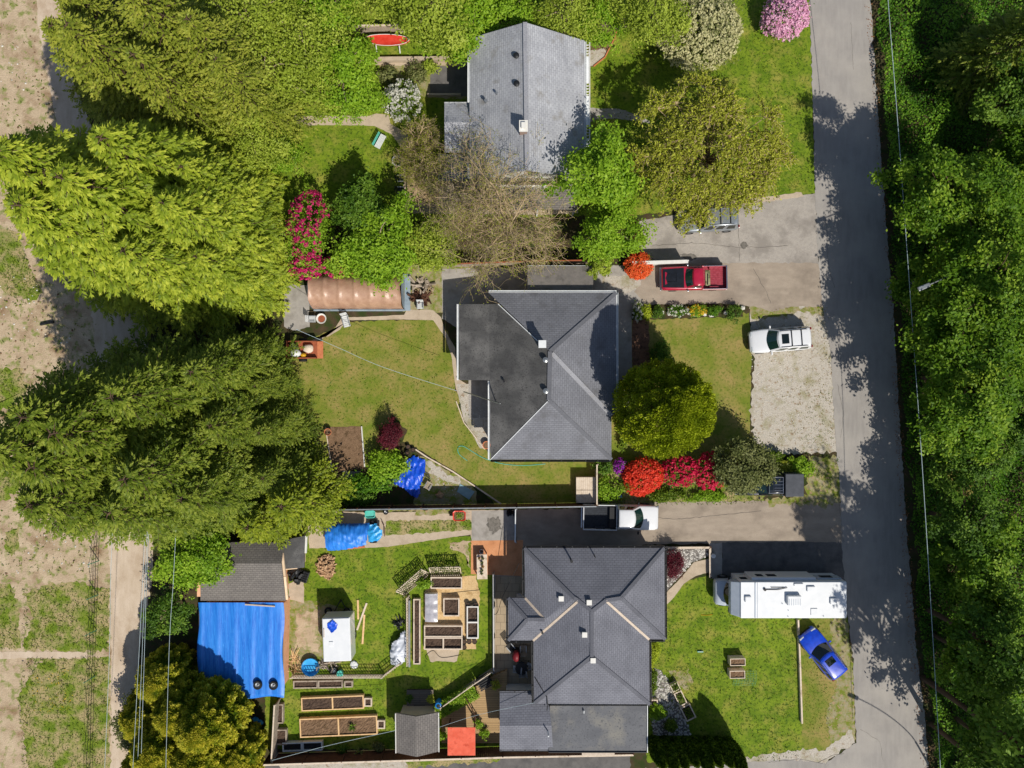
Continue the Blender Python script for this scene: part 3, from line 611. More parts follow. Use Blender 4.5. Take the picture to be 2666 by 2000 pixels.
roof_mesh('roof', [[(518, 1571, 2.2), (736, 1571, 2.2), (736, 1812, 1.95), (518, 1812, 1.95)]], M['sh_shed'], lt)
walls([(555, 1555), (755, 1555), (752, 1768), (555, 1768)], 1.9, M['siding_peach'], lt)
mb = MB(); mb.beam(P(596+42, 1574, 2.42), P(716, 1579, 2.42), .1, .06); mb.build('batten', M['valley_metal'], lt, world=True)
M['rubber'] = mat_n('tyre_rubber', '141416', '1f1f21', 8, rough=.75)
M['rim'] = mat_n('wheel_rim', '8c8e92', 'a9abad', 5, rough=.35, metal=.7)
def loose_tyre(px, py, z, label, rr=.3, rim=True, group=None):
    p = P(px, py, z+.2); t = thing('tyre', label, 'tyre', (p.x, p.y, z), group=group)
    mb = MB(); mb.lathe(0, 0, [(rr*.62, .0), (rr*.95, .02), (rr, .08), (rr, .14), (rr*.95, .2), (rr*.62, .21)], n=22, cap=False); mb.lathe(0, 0, [(rr*.6, .2), (rr*.6, .01)], n=22, cap=False); mb.build('tread', M['rubber'], t)
    if rim:
        mb = MB(); mb.lathe(0, 0, [(rr*.6, .16), (rr*.5, .12), (rr*.25, .1), (rr*.22, .16), (.02, .17)], n=18, cap=False); mb.build('wheel_rim', M['rim'], t)
    return t
loose_tyre(670, 1785, 2.2, 'tyre with a blue-grey rim weighing down the blue tarp, nearer the cypress', .34); loose_tyre(711, 1786, 2.2, 'tyre with a pale rusty rim weighing down the blue tarp at its right corner', .34)

# ---- garden shed and red canopy ----
gs = thing('garden_shed', 'small charcoal shingled gable shed with white eaves beside the red canopy', 'shed', P(1086, 1880))
roof_mesh('roof', [[(1031, 1857, 2.3), (1083, 1866, 2.75), (1085, 1971, 2.75), (1032, 1960, 2.3)], [(1083, 1866, 2.75), (1141, 1855, 2.3), (1142, 1957, 2.3), (1085, 1971, 2.75)]], M['sh_shed'], gs)
walls([(1050, 1835), (1135, 1834), (1136, 1915), (1050, 1918)], 2.2, M['siding_beige'], gs)
for a, b in (((1030, 1857, 2.3), (1031, 1960, 2.3)), ((1142, 1855, 2.3), (1143, 1957, 2.3))): strip('fascia', [a, b], .06, .14, M['white_paint'], gs)
rc = thing('canopy', 'square canopy with a bright red corrugated roof on the wooden deck', 'canopy', P(1200, 1925))
mb = MB(); n = 36; rows = []
for i in range(2*n+1):
    x = 1165+72.5*i/(2*n); dz = .04 if i % 2 else 0; a = P(x, 1894, 2.3); b = P(x, 1967, 2.1); a.z += dz; b.z += dz; rows.append((a, b))
for i in range(2*n): mb.quad(rows[i][0], rows[i][1], rows[i+1][1], rows[i+1][0])
mb.build('roof', mat_n('red_roof', 'dc6e54', 'e88066', 2, 'cc5c44', 3, .55, .7, rough=.6), rc, world=True)
for x, y in ((1168, 1898), (1234, 1898), (1168, 1962), (1234, 1962)):
    q = P(x, y, 2.1); mb = MB(); mb.box(q.x, q.y, 1.05, .08, .08, 2.1); mb.build('post', M['door_paint'], rc, world=True)
# ---------------- vehicles ----------------
def paint(name, c, coat=.6, rough=.35, c2=None):
    return mat_n(name, c, c2 or c, 3, rough=rough, spec=.5, coat=coat)
M['car_glass'] = glassmat('car_glass', '0b1613', .03)
M['car_glass_green'] = glassmat('car_glass_green', '16302c', .03)
M['trim_black'] = mat_n('trim_black', '121315', '1a1b1e', 10, rough=.5)
M['chrome'] = mat_n('chrome', 'b9bcc0', 'c9ccd0', 5, rough=.12, metal=.9)
M['lamp_clear'] = glassmat('lamp_clear', 'aeb4b8', .1); M['lamp_red'] = glassmat('lamp_red', '7a0a0a', .15)

def section(x, w, z0, z1, cr):
    h = z1-z0
    half = [(-w*.86, z0), (-w*.98, z0+.12*h), (-w, z0+.45*h), (-w*.985, z0+.8*h), (-w*.93, z1-.015), (-w*.82, z1+cr*.35), (-w*.45, z1+cr*.85), (0, z1+cr)]
    return [(x, y, z) for y, z in half]+[(x, -y, z) for y, z in half[-2::-1]]
def body_loft(st):
    mb = MB(); mb.loft([section(*s) for s in st]); return mb
def wheel(t, x, y, r=.34, wd=.22, side=1):
    mb = MB(); A = Matrix.Rotation(R(90), 4, 'X')
    T = Matrix.Translation((x, y, r)) @ A
    prof = [(r*.62, -wd/2), (r*.95, -wd/2), (r, -wd*.3), (r, wd*.3), (r*.95, wd/2), (r*.62, wd/2)]
    n = 20; rings = []
    for rr, z in prof: rings.append([T @ Vector((rr*math.cos(2*math.pi*i/n), rr*math.sin(2*math.pi*i/n), z)) for i in range(n)])
    mb.loft(rings, cap=False); o = mb.build('wheel', M['rubber'], t)
    q = MB(); rings = []
    for rr, z in [(r*.64, -side*wd*.42), (r*.5, -side*wd*.3), (r*.2, -side*wd*.36), (.01, -side*wd*.36)]:
        rings.append([T @ Vector((rr*math.cos(2*math.pi*i/n), rr*math.sin(2*math.pi*i/n), z)) for i in range(n)])
    q.loft(rings, cap=False); q.build('rim', M['rim'], o)
def ring(xf, xr, hw, bf, br, z, n=7):
    """plan outline, front edge bulging by bf, rear by br; starts front-right, goes counter-clockwise"""
    pts = []
    for i in range(n): t = -1+2*i/(n-1); pts.append((xf-bf*t*t, hw*t, z))
    for i in range(n): t = 1-2*i/(n-1); pts.append((xr+br*t*t, hw*t, z))
    return pts
def pane(name, A, B, mat, parent, mu=.05, ml=.08, off=.012):
    """glass between lower edge polyline A and upper edge polyline B, inset"""
    n = len(A); A = [Vector(a) for a in A]; B = [Vector(b) for b in B]
    def along(L, t):
        s = t*(len(L)-1); i = min(int(s), len(L)-2); return L[i].lerp(L[i+1], s-i)
    vs = []; k = 8
    nv = (A[-1]-A[0]).cross(B[len(B)//2]-A[len(A)//2]).normalized()
    for j in range(2):
        for i in range(k+1):
            t = mu+(1-2*mu)*i/k; p = along(A, t).lerp(along(B, t), ml if j == 0 else 1-ml); vs.append(p+nv*off)
    mb = MB(); mb.add(vs, [(i, i+1, k+2+i, k+1+i) for i in range(k)]); return mb.build(name, mat, parent, smooth=True)
def cabin(t, low, up, zb, zr, mat, glass, roof_mat=None, crown=.05, sides=((0, 1),), rear=True, wind=True):
    """low/up: (xf, xr, hw, bulge_f, bulge_r). A painted frame with glass panes let over it and a crowned roof"""
    n = 7; a = ring(*low, zb, n); b = ring(*up, zr, n)
    mb = MB(); mb.loft([a, b], cap=True); mb.build('cab_frame', mat, t)
    xm = (up[0]+up[1])/2
    mb = MB(); rr = [[(x, y, zr+.002) for x, y, z in b], [(xm+(x-xm)*.97, y*.95, zr+.03) for x, y, z in b], [(xm+(x-xm)*.8, y*.7, zr+.03+crown*.7) for x, y, z in b], [(xm+(x-xm)*.3, y*.25, zr+.03+crown) for x, y, z in b]]
    mb.loft(rr); mb.build('roof', roof_mat or mat, t, smooth=True)
    if wind: pane('windscreen', a[:n], b[:n], glass, t, .06, .06)
    if rear: pane('rear_window', a[n:], b[n:], glass, t, .08, .12)
    L0, L1 = Vector(a[n-1]), Vector(a[n]); U0, U1 = Vector(b[n-1]), Vector(b[n])
    for s in (1, -1):
        for u0, u1 in sides:
            f = lambda A, B, u: Vector((A.lerp(B, u).x, s*abs(A.y), A.z))
            p, q = f(L0, L1, u0+.03), f(L0, L1, u1-.03); r_, w_ = f(U0, U1, u0+.03), f(U0, U1, u1-.03)
            if s > 0: pane('side_window', [p, q], [r_, w_], glass, t, .03, .12)
            else: pane('side_window', [q, p], [w_, r_], glass, t, .03, .12)
def mirrors(t, x, y, z, mat, s=.2):
    for k in (1, -1):
        mb = MB(); mb.box(x, k*(y+s*.55), z, .12, s, .16); mb.build('mirror', mat, t, bevel=.03)
def lamps(t, xf, xr, y, z, w=.35, zr=None):
    for k in (1, -1):
        mb = MB(); mb.box(xf-.02, k*(y-w/2), z, .16, w, .16); mb.build('headlight', M['lamp_clear'], t, bevel=.03)
        mb = MB(); mb.box(xr+.02, k*(y-.1), zr or z+.1, .1, .2, .3); mb.build('taillight', M['lamp_red'], t, bevel=.02)
def bed(t, x0, x1, hw, z0, z1, mat, floor_mat, wall=.07, ribs=True, end=True):
    mb = MB(); mb.b2(x0, -hw+wall, z0, x1, hw-wall, z0+.04)
    if ribs:
        k = 11
        for i in range(k): y = -hw+.2+(2*hw-.4)*i/(k-1); mb.b2(x0+.05, y-.03, z0+.04, x1-.05, y+.03, z0+.06)
    for s in (1, -1): mb.b2(-.35+(x0+x1)/2, s*(hw-wall), z0+.04, (x0+x1)/2+.35, s*(hw-.26), z0+.26)
    mb.build('bed_floor', floor_mat, t)
    mb = MB(); mb.b2(x0, -hw, z0-.35, x1, -hw+wall, z1); mb.b2(x0, hw-wall, z0-.35, x1, hw, z1); mb.b2(x1-wall, -hw+wall, z0, x1, hw-wall, z1)
    mb.build('bed_sides', mat, t, bevel=.025)
    mb = MB(); mb.b2(x0-.07, -hw, z0-.3, x0, hw, z1-.01); mb.build('tailgate', mat, t, bevel=.02)

# red pickup, black hood, facing west
red = mat_n('red_paint', '9c1230', 'ad1838', 3, rough=.28, coat=.8, spec=.5)
t = thing('pickup_truck', 'old red pickup with a black hood and empty ribbed bed beside the orange azalea', 'pickup', P(1799, 728), R(181))
mb = body_loft([(2.47, .72, .38, .82, .0), (2.42, .86, .3, .92, .02), (2.2, .9, .28, .96, .03), (1.2, .92, .26, 1.0, .03), (.62, .93, .26, 1.03, .02), (-.55, .93, .26, 1.03, .0), (-.6, .93, .26, 1.02, .0)]); mb.build('body', red, t, smooth=True)
mb = MB(); mb.loft([[(x, y, z+.012+.012*(1-abs(y)/w)) for y in (-w, -w*.5, 0, w*.5, w)] for x, w, z in ((2.38, .7, .955), (1.7, .73, .995), (.78, .76, 1.045))], cap=False, closed=False); mb.b2(1.35, -.3, 1.0, 2.0, -.27, 1.05); mb.b2(1.35, .27, 1.0, 2.0, .3, 1.05); mb.b2(1.3, -.3, 1.0, 1.36, .3, 1.075)
mb.build('hood', mat_n('satin_black', '0c1018', '141a24', 3, rough=.45), t)
cabin(t, (.72, -.62, .8, .16, 0), (.2, -.6, .68, .1, 0), 1.02, 1.5, red, M['car_glass_green'], sides=((.1, .95),))
bed(t, -2.5, -.62, .92, .62, 1.05, red, mat_n('bed_red', '8c2a38', 'a04450', 6, rough=.55))
mb = MB(); mb.b2(2.44, -.9, .42, 2.54, .9, .56); mb.b2(-2.66, -.9, .42, -2.58, .9, .58); mb.build('bumper', M['chrome'], t, bevel=.03)
for x in (1.55, -1.55):
    for y in (.8, -.8): wheel(t, x, y, .34, .24, 1 if y > 0 else -1)
mirrors(t, .5, .9, 1.08, M['chrome'], .16); lamps(t, 2.4, -2.52, .84, .72)
mb = MB(); mb.b2(-2.45, -.9, 1.05, -.75, -.86, 1.085); mb.b2(-2.45, .86, 1.05, -.75, .9, 1.085); mb.b2(-2.55, -.9, 1.05, -2.47, .9, 1.08); mb.build('bed_rail', M['chrome'], t)
c = thing('board', 'dirty wooden board with a dark slot lying in the red pickup bed', 'board', (P(1836, 728).x, P(1836, 728).y, .69), R(91))
mb = MB(); mb.b2(-.6, -.2, 0, .6, .16, .05); mb.build('plank', mat_n('mossy_wood', '8b8a66', 'a09c7c', 6, '5d6040', 3, .5, .6), c); mb = MB(); mb.b2(-.5, -.03, .04, .35, .04, .09); mb.build('slot', M['trim_black'], c)

def suv(label, px, py, ang, L, Wd, pm, glass, rails=True, sunroof=True, roofcol=None, hz=1.0, rz=1.62, name='parked_car', cat='SUV', bars=0):
    t = thing(name, label, cat, P(px, py), R(ang)); h = L/2; w = Wd/2
    body_loft([(h, w*.62, .4, .72, 0), (h-.06, w*.8, .3, .8, .02), (h-.3, w*.95, .26, .88, .03), (h-.9, w, .24, hz-.04, .05), (h-1.35, w, .24, hz, .04), (-h+.7, w, .24, hz+.02, .02), (-h+.2, w*.96, .26, hz, .02), (-h+.02, w*.86, .34, .9, .02), (-h, w*.75, .45, .8, 0)]).build('body', pm, t, smooth=True)
    cabin(t, (h-1.2, -h+.12, w*.93, .28, .1), (h-1.9, -h+.3, w*.76, .16, .06), hz, rz, pm, glass, sides=((.04, .34), (.36, .64), (.67, .97)), crown=.04)
    for x in (h-.85, -h+.85):
        for y in (w-.1, -w+.1): wheel(t, x, y, .35, .24, 1 if y > 0 else -1)
    mirrors(t, h-1.55, w-.02, hz+.08, pm, .2); lamps(t, h-.16, -h+.02, w*.84, .78, .4)
    mb = MB(); mb.b2(h-.06, -w*.55, .46, h+.04, w*.55, .66); mb.build('grille', M['trim_black'], t, bevel=.02)
    if sunroof: mb = MB(); mb.b2(h-2.75, -w*.4, rz+.04, h-2.2, w*.4, rz+.085); mb.build('sunroof', M['car_glass'], t, bevel=.01)
    if rails:
        for s in (1, -1):
            mb = MB(); mb.tube([(h-2.1, s*w*.66, rz+.03), (h-2.2, s*w*.67, rz+.1), (-h+.7, s*w*.67, rz+.1), (-h+.58, s*w*.66, rz+.03)], .022); mb.build('roof_rail', M['chrome'] if rails == 'chrome' else M['trim_black'], t)
    for i in range(bars): x = h-2.95-.75*i; mb = MB(); mb.b2(x-.03, -w*.66, rz+.1, x+.03, w*.66, rz+.13); mb.build('cross_bar', M['trim_black'], t)
    return t
wp = paint('white_car_paint', 'd8d9db'); suv('white SUV with black roof rails and sunroof parked nose-in on the gravel pad', 2022, 886, 184.5, 4.75, 1.85, wp, M['car_glass_green'], bars=2)
sv = mat_n('silver_paint', '8f959a', 'a0a6ab', 3, rough=.25, metal=.5, coat=.6); suv('silver SUV half hidden under the golden weeping tree on the driveway', 1838, 578, 183, 4.6, 1.8, sv, M['car_glass'], rails='chrome', rz=1.75, sunroof=False, bars=2)
bl = mat_n('blue_paint', '0836b0', '0c46cc', 3, rough=.25, coat=1, spec=.6); suv('bright blue SUV parked askew on the dry verge below the motorhome', 2131, 1692, 128.5, 4.15, 1.78, bl, M['car_glass'], rails='chrome', rz=1.6)

# white extended cab pickup facing east
t = thing('pickup_truck', 'white extended cab pickup with an empty dark bed in the shaded driveway', 'pickup', P(1612, 1342), R(-1.0))
body_loft([(2.9, .7, .42, .8, 0), (2.84, .86, .32, .92, .02), (2.6, .95, .3, .99, .03), (1.7, .98, .28, 1.08, .05), (1.2, .98, .28, 1.1, .04), (-.2, .98, .28, 1.1, .0), (-.25, .98, .28, 1.1, 0)]).build('body', wp, t, smooth=True)
cabin(t, (1.75, -.28, .9, .32, 0), (1.0, -.25, .72, .18, 0), 1.09, 1.72, wp, M['car_glass_green'], sides=((.12, .58), (.62, .96)), crown=.05)
bed(t, -2.85, -.3, .98, .72, 1.2, wp, mat_n('bed_liner', '23262c', '2f333a', 6, rough=.7))
mb = MB(); mb.b2(-.9, -.8, .76, -.42, .8, 1.1); mb.build('tool_box', M['trim_black'], t, bevel=.02)
mb = MB(); mb.b2(2.84, -.9, .42, 2.95, .9, .6); mb.b2(-3.04, -.92, .44, -2.93, .92, .6); mb.build('bumper', M['chrome'], t, bevel=.03)
for x in (1.95, -1.75):
    for y in (.86, -.86): wheel(t, x, y, .38, .26, 1 if y > 0 else -1)
mirrors(t, 1.3, .98, 1.22, M['trim_black'], .24); lamps(t, 2.76, -2.9, .88, .82)

# dark pickup with canopy, under the grey-green bush, facing west
dk = mat_n('navy_paint', '10161f', '18202c', 3, rough=.22, coat=.8)
t = thing('pickup_truck', 'navy pickup with roof rack and grey box canopy under the grey green bush', 'pickup', P(1990, 1256), R(180))
body_loft([(2.55, .7, .42, .8, 0), (2.5, .84, .32, .9, .02), (2.2, .9, .3, .96, .03), (1.3, .92, .28, 1.02, .04), (.7, .92, .28, 1.05, .02), (-2.35, .92, .3, 1.05, 0), (-2.45, .86, .4, .9, 0)]).build('body', dk, t, smooth=True)
cabin(t, (.95, -.95, .84, .2, 0), (.35, -.92, .7, .12, 0), 1.05, 1.62, dk, M['car_glass_green'], sides=((.1, .5), (.55, .96)))
mb = MB(); mb.prism([(-2.42, -.86), (-1.02, -.86), (-1.02, .86), (-2.42, .86)], 1.0, 1.78); mb.build('canopy_box', mat_n('grey_canopy', '3c3f46', '484b52', 3, rough=.5), t, bevel=.04)
mb = MB()
for y in (-.6, .6): mb.tube([(.25, y, 1.72), (.2, y, 1.8), (-.85, y, 1.8), (-.9, y, 1.7)], .025)
for y in (-.3, -.05, .2, .4): mb.tube([(-.2, y, 1.79), (-.85, y, 1.79)], .018)
mb.tube([(.2, -.6, 1.8), (.2, .6, 1.8)], .025); mb.tube([(-.85, -.6, 1.8), (-.85, .6, 1.8)], .025); mb.build('roof_rack', M['chrome'], t)
mb = MB(); mb.b2(-.1, -.4, 1.68, .12, .4, 1.71); mb.build('sunroof', M['car_glass'], t)
mb = MB(); mb.b2(-2.42, .84, .98, -1.05, .9, 1.02); mb.build('side_strip', M['chrome'], t)
for x in (1.6, -1.6):
    for y in (.8, -.8): wheel(t, x, y, .36, .24, 1 if y > 0 else -1)
mirrors(t, .75, .92, 1.12, M['trim_black'], .22); lamps(t, 2.46, -2.44, .84, .76)

# motorhome facing west
mw = mat_n('motorhome_white', 'd6d8da', 'dfe0e1', 1.5, rough=.45, spec=.4); mg = mat_n('motorhome_grey', 'a9b2bd', 'b5bdc7', 2, rough=.4)
t = thing('motorhome', 'long white motorhome with roof vents parked between the lawn and the road', 'motorhome', P(2014, 1533), R(180))
mb = MB(); mb.b2(-4.32, -1.38, .55, 3.5, 1.36, 3.12); mb.build('body', mw, t, bevel=.05)
mb = MB(); mb.prism([(-4.29, -1.34), (3.52, -1.34), (3.52, 1.32), (-4.29, 1.32)], 3.12, 3.2); mb.build('roof', mw, t, bevel=.03)
mb = MB(); v = [(3.0, -1.34, 3.1), (3.0, 1.32, 3.1), (3.54, 1.3, 3.1), (3.54, -1.32, 3.1), (4.1, 1.22, 2.6), (4.1, -1.24, 2.6), (4.08, 1.2, 1.98), (4.08, -1.22, 1.98), (3.3, 1.3, 1.93), (3.3, -1.32, 1.93), (3.0, 1.32, 2.9), (3.0, -1.34, 2.9)]
mb.add(v, [(0, 3, 2, 1), (3, 5, 4, 2), (5, 7, 6, 4), (7, 9, 8, 6), (2, 4, 6, 8, 10, 1), (3, 0, 11, 9, 7, 5)]); mb.build('overcab_bunk', mg, t, bevel=.04)
body_loft([(4.86, .7, .5, .9, 0), (4.8, .9, .4, 1.08, .02), (4.6, .98, .38, 1.15, .05), (4.2, 1.02, .36, 1.28, .06), (4.0, 1.02, .36, 1.3, .04), (2.9, 1.02, .36, 1.3, 0)]).build('cab', mg, t, smooth=True)
cabin(t, (4.3, 3.0, .96, .3, 0), (3.95, 3.0, .86, .2, 0), 1.3, 1.92, mg, M['car_glass'], sides=((.1, .9),), rear=False)
mb = MB(); mb.b2(-2.2, -1.6, .95, 2.6, -1.38, 2.85); mb.build('slide_out', mw, t, bevel=.04)
mb = MB(); mb.b2(-4.2, -1.5, 1.7, -2.4, -1.38, 2.6); mb.build('awning_box', mg, t, bevel=.03)
for x0, x1, y in ((1.6, 2.1, -1.61), (.6, 1.3, -1.61), (-3.6, -2.7, -1.51), (2.75, 3.3, -1.39)):
    mb = MB(); mb.b2(x0, y-.01, 1.9, x1, y+.02, 2.5); mb.build('window', M['car_glass'], t)
for x0, x1 in ((-3.8, -2.8), (-1.5, -.4), (.8, 1.6)):
    mb = MB(); mb.b2(x0, 1.35, 1.7, x1, 1.38, 2.4); mb.build('window', M['car_glass'], t)
def roofbox(nm, x, y, sx, sy, h, mat=None, z=3.2): mb = MB(); mb.box(x, y, z+h/2, sx, sy, h); return mb.build(nm, mat or mw, t, bevel=min(.08, h*.4))
ac = roofbox('air_conditioner', -.35, -.05, 1.05, .75, .36); mb = MB()
for i in range(6): mb.box(-.35-.4+.16*i, .05, 3.565, .03, .5, .02)
mb.build('grille', mg, ac)
roofbox('roof_vent', 3.0, -.1, .5, .48, .24, z=3.14); roofbox('roof_vent', -1.65, -.85, .62, .42, .14); roofbox('roof_vent', -3.3, .05, .5, .48, .16); roofbox('roof_vent', -.75, -1.15, .7, .22, .1); roofbox('hatch', -1.9, .85, .5, .5, .06)
mb = MB(); mb.tube([(1.75, -.8, 3.25), (.8, -.8, 3.27), (.1, -.95, 3.27)], .03); mb.tube([(1.3, -.95, 3.26), (.3, -.95, 3.26)], .02); mb.cyl(1.75, -.8, 3.2, 3.32, .1, n=10); mb.build('aerial', M['trim_black'], t)
roofbox('roof_seam', 2.45, 0, .1, 2.6, .03, mg); roofbox('roof_seam', 2.28, 0, .03, 2.6, .02, mg)
for x, y in ((.45, .25), (.0, .75), (.02, 1.2), (-2.6, 1.18), (-4.0, -.7), (-4.0, -.4)):
    mb = MB(); mb.cyl(x, y, 3.19, 3.27, .035, n=8); mb.build('vent_cap', mg, t)
for x in (4.1, -2.4):
    for y in (.98, -.98): wheel(t, x, y, .4, .28, 1 if y > 0 else -1)
mirrors(t, 3.9, 1.04, 1.45, M['trim_black'], .34); lamps(t, 4.72, -4.33, .95, .9)
mb = MB(); mb.b2(-4.36, -1.3, 3.0, -4.32, 1.3, 3.1); mb.build('marker_strip', mg, t)

# white camper trailer with a blue tarp patch
t = thing('camper_trailer', 'small white box trailer with a crumpled blue tarp on its roof in the back yard', 'trailer', P(893, 1640), R(92))
mb = MB(); mb.b2(-1.68, -1.05, .5, 1.62, 1.05, 2.2); mb.build('body', wp, t, bevel=.05)
mb = MB(); mb.b2(-1.62, -1.0, 2.2, 1.57, 1.0, 2.26); mb.build('roof', mw, t, bevel=.03)
mb = MB(); mb.tube([(1.6, .5, .5), (2.5, 0, .45), (1.6, -.5, .5)], .05); mb.cyl(2.35, 0, .05, .9, .04, n=8); mb.build('hitch', M['black_metal'], t)
mb = MB(); mb.b2(-.45, .25, 2.25, -.15, .55, 2.31); mb.build('roof_hatch', mw, t, bevel=.01); mb = MB(); mb.tube([(.2, .92, 2.28), (.85, .9, 2.3)], .035); mb.build('handle', M['valley_metal'], t)
for x in (-.3,):
    for y in (.95, -.95): wheel(t, x, y, .32, .2, 1 if y > 0 else -1)
# crumpled cloth builder
def cloth(name, outline_px, z0, amp, mat, label, cat, seed=1, fine=.12, dome=0.0, freq=2.2, parent=None, zf=None, aniso=(1, 1)):
    pts = [XY(*q, z0) for q in outline_px]; xs = [p[0] for p in pts]; ys = [p[1] for p in pts]
    def inside(x, y):
        c = False; n = len(pts)
        for i in range(n):
            (x1, y1), (x2, y2) = pts[i], pts[(i+1) % n]
            if (y1 > y) != (y2 > y) and x < (x2-x1)*(y-y1)/(y2-y1)+x1: c = not c
        return c
    rg = random.Random(seed); ph = [(rg.uniform(0, 6), rg.uniform(.5, 1.6)*freq, rg.uniform(0, math.pi)) for _ in range(12)]
    nx = int((max(xs)-min(xs))/fine)+2; ny = int((max(ys)-min(ys))/fine)+2; idx = {}; mb = MB(); vs = []
    cx, cy = sum(xs)/len(xs), sum(ys)/len(ys); ex = (max(xs)-min(xs))/2; ey = (max(ys)-min(ys))/2
    def zz(x, y):
        s = 0
        for a, f, th in ph:
            q = math.sin((x*aniso[0]*math.cos(th)+y*aniso[1]*math.sin(th))*f*3+a); s += (1-abs(q))*1.0-.4
        d = max(0, 1-((x-cx)/ex)**2*.8-((y-cy)/ey)**2*.8)
        return z0+amp*max(0, s/4+.4)+dome*d+(zf(x, y) if zf else 0)
    for j in range(ny):
        for i in range(nx):
            x = min(xs)+i*fine; y = min(ys)+j*fine
            if inside(x, y): idx[i, j] = len(vs); vs.append((x+rg.uniform(-.2, .2)*fine, y+rg.uniform(-.2, .2)*fine, zz(x, y)))
    fs = [(idx[i, j], idx[i+1, j], idx[i+1, j+1], idx[i, j+1]) for (i, j) in idx if (i+1, j) in idx and (i+1, j+1) in idx and (i, j+1) in idx]
    used = sorted({k for f in fs for k in f}); re = {k: n for n, k in enumerate(used)}
    mb.add([vs[k] for k in used], [tuple(re[k] for k in f) for f in fs])
    if parent is not None: return mb.build(name, mat, parent, smooth=True, world=True)
    return single(name, mb, mat, label, cat, smooth=True)
m, nt, b = newmat('blue_sheet'); c = mixc(nt, noise(nt, 3), C('0a3fb8'), C('1a5ad8')); nt.links.new(c, b.inputs['Base Color']); b.inputs['Roughness'].default_value = .3; bump(nt, b, noise(nt, 9, lo=0, hi=1), .6, .04); M['blue_sheet'] = m
m, nt, b = newmat('cyan_sheet'); c = mixc(nt, noise(nt, 3), C('1f86c8'), C('3ba6e0')); nt.links.new(c, b.inputs['Base Color']); b.inputs['Roughness'].default_value = .3; bump(nt, b, noise(nt, 9, lo=0, hi=1), .6, .04); M['cyan_sheet'] = m
m, nt, b = newmat('white_sheet'); c = mixc(nt, noise(nt, 3), C('b9bec8'), C('ccd0d8')); nt.links.new(c, b.inputs['Base Color']); b.inputs['Roughness'].default_value = .4; bump(nt, b, noise(nt, 8, lo=0, hi=1), .5, .04); M['white_sheet'] = m
cloth('tarp', [(852, 1622), (868, 1612), (880, 1624), (878, 1638), (864, 1650), (850, 1634)], 2.28, .1, M['blue_sheet'], 'small crumpled blue tarp lying on the white trailer roof', 'tarp', 4, .06)
cloth('tarp', [(1075, 1184), (1108, 1196), (1111, 1222), (1098, 1262), (1094, 1288), (1088, 1300), (1070, 1290), (1052, 1272), (1015, 1258), (1014, 1250), (1048, 1228), (1056, 1200)], .06, .22, M['blue_sheet'], 'large crumpled blue tarp heaped on the gravel beside the dark red maple', 'tarp', 5, .1, .2, aniso=(1.2, .6))
cloth('tarp', [(1045, 1642), (1058, 1638), (1062, 1700), (1056, 1722), (1034, 1736), (1014, 1728), (1016, 1690), (1022, 1668), (1040, 1655)], .1, .25, M['white_sheet'], 'crumpled white tarp heaped against the slatted garden fence', 'tarp', 6, .09, .5)
# tarp covered quad vehicle
t = thing('covered_vehicle', 'small buggy wrapped in blue tarps on the concrete strips with wheels poking out', 'vehicle', P(925, 1388))
def hump(x, y):
    p = P(908, 1392); dx, dy = (x-p.x)/2.0, (y-p.y)/1.05; return max(0, 1-dx*dx*.75)**.35*max(0, 1-dy*dy*.75)**.4*1.35
cloth('tarp', [(855, 1372), (875, 1358), (940, 1356), (968, 1358), (962, 1412), (935, 1420), (880, 1430), (856, 1430), (852, 1395)], .05, .12, M['tarp'], None, None, 8, .09, 0, 2.4, t, hump, (1, .7))
def hump2(x, y):
    p = P(984, 1380); dx, dy = (x-p.x)/.8, (y-p.y)/.9; return max(0, 1-dx*dx*.7)**.4*max(0, 1-dy*dy*.7)**.4*.8
cloth('bonnet_tarp', [(962, 1362), (985, 1358), (1000, 1375), (1001, 1392), (990, 1405), (962, 1410)], .06, .14, M['cyan_sheet'], None, None, 9, .08, 0, 3, t, hump2)
for y, s in ((1357, 1), (1406, -1)):
    p = P(974, y)-P(925, 1388); wheel(t, p.x, p.y, .3, .26, s)
q = P(1003, 1375)-P(925, 1388); mb = MB(); mb.tube([(q.x-.25, q.y+.6, .25), (q.x, q.y+.1, .3), (q.x-.02, q.y-.6, .25)], .03); mb.build('bumper_bar', M['door_paint'], t)
# ---------------- vegetation ----------------
M['trunk'] = mat_n('trunk_bark', '4a3a2c', '5f4c3a', 4, rough=.95, bmp=.6, bsc=10, stretch=(1, 1, .3))
M['trunk_grey'] = mat_n('branch_grey', '8d7c66', 'a3917a', 4, rough=.95)
M['twig'] = mat_n('twig_bark', 'a08a68', 'bba584', 3, '846e52', 2, .5, .65, rough=.95)
L = {}
L['cedar'] = leafmat('cedar_foliage', '627818', 'c4cb46', .36, mid='92a42c')
L['fir'] = leafmat('fir_foliage', '43560f', '9ca63e', .3, mid='677a1e')
L['olive'] = leafmat('olive_conifer_foliage', '64721e', 'b0b246', .32, mid='86922e')
L['thuja'] = leafmat('thuja_foliage', '567010', 'ecdc50', .4, mid='a2a626')
L['olive_cypress'] = leafmat('olive_cypress_foliage', '52640f', 'aab232', .3, mid='7a8a1a')
L['dome'] = leafmat('dome_conifer_foliage', '66780f', 'bcc430', .3, mid='8e9e16')
L['fresh'] = leafmat('fresh_leaf', '668c18', 'b2cc42', .42, mid='8aae28')
L['spring'] = leafmat('spring_leaf', '788a26', 'c2cc58', .42, mid='9cae38')
L['maple'] = leafmat('maple_leaf', '3e6210', 'a4bc3c', .38, mid='628618')
L['dark'] = leafmat('dark_leaf', '355614', '84a238', .36, mid='54761e')
L['bush'] = leafmat('bush_leaf', '515a2a', '8c8e58', .25, mid='6c723e')
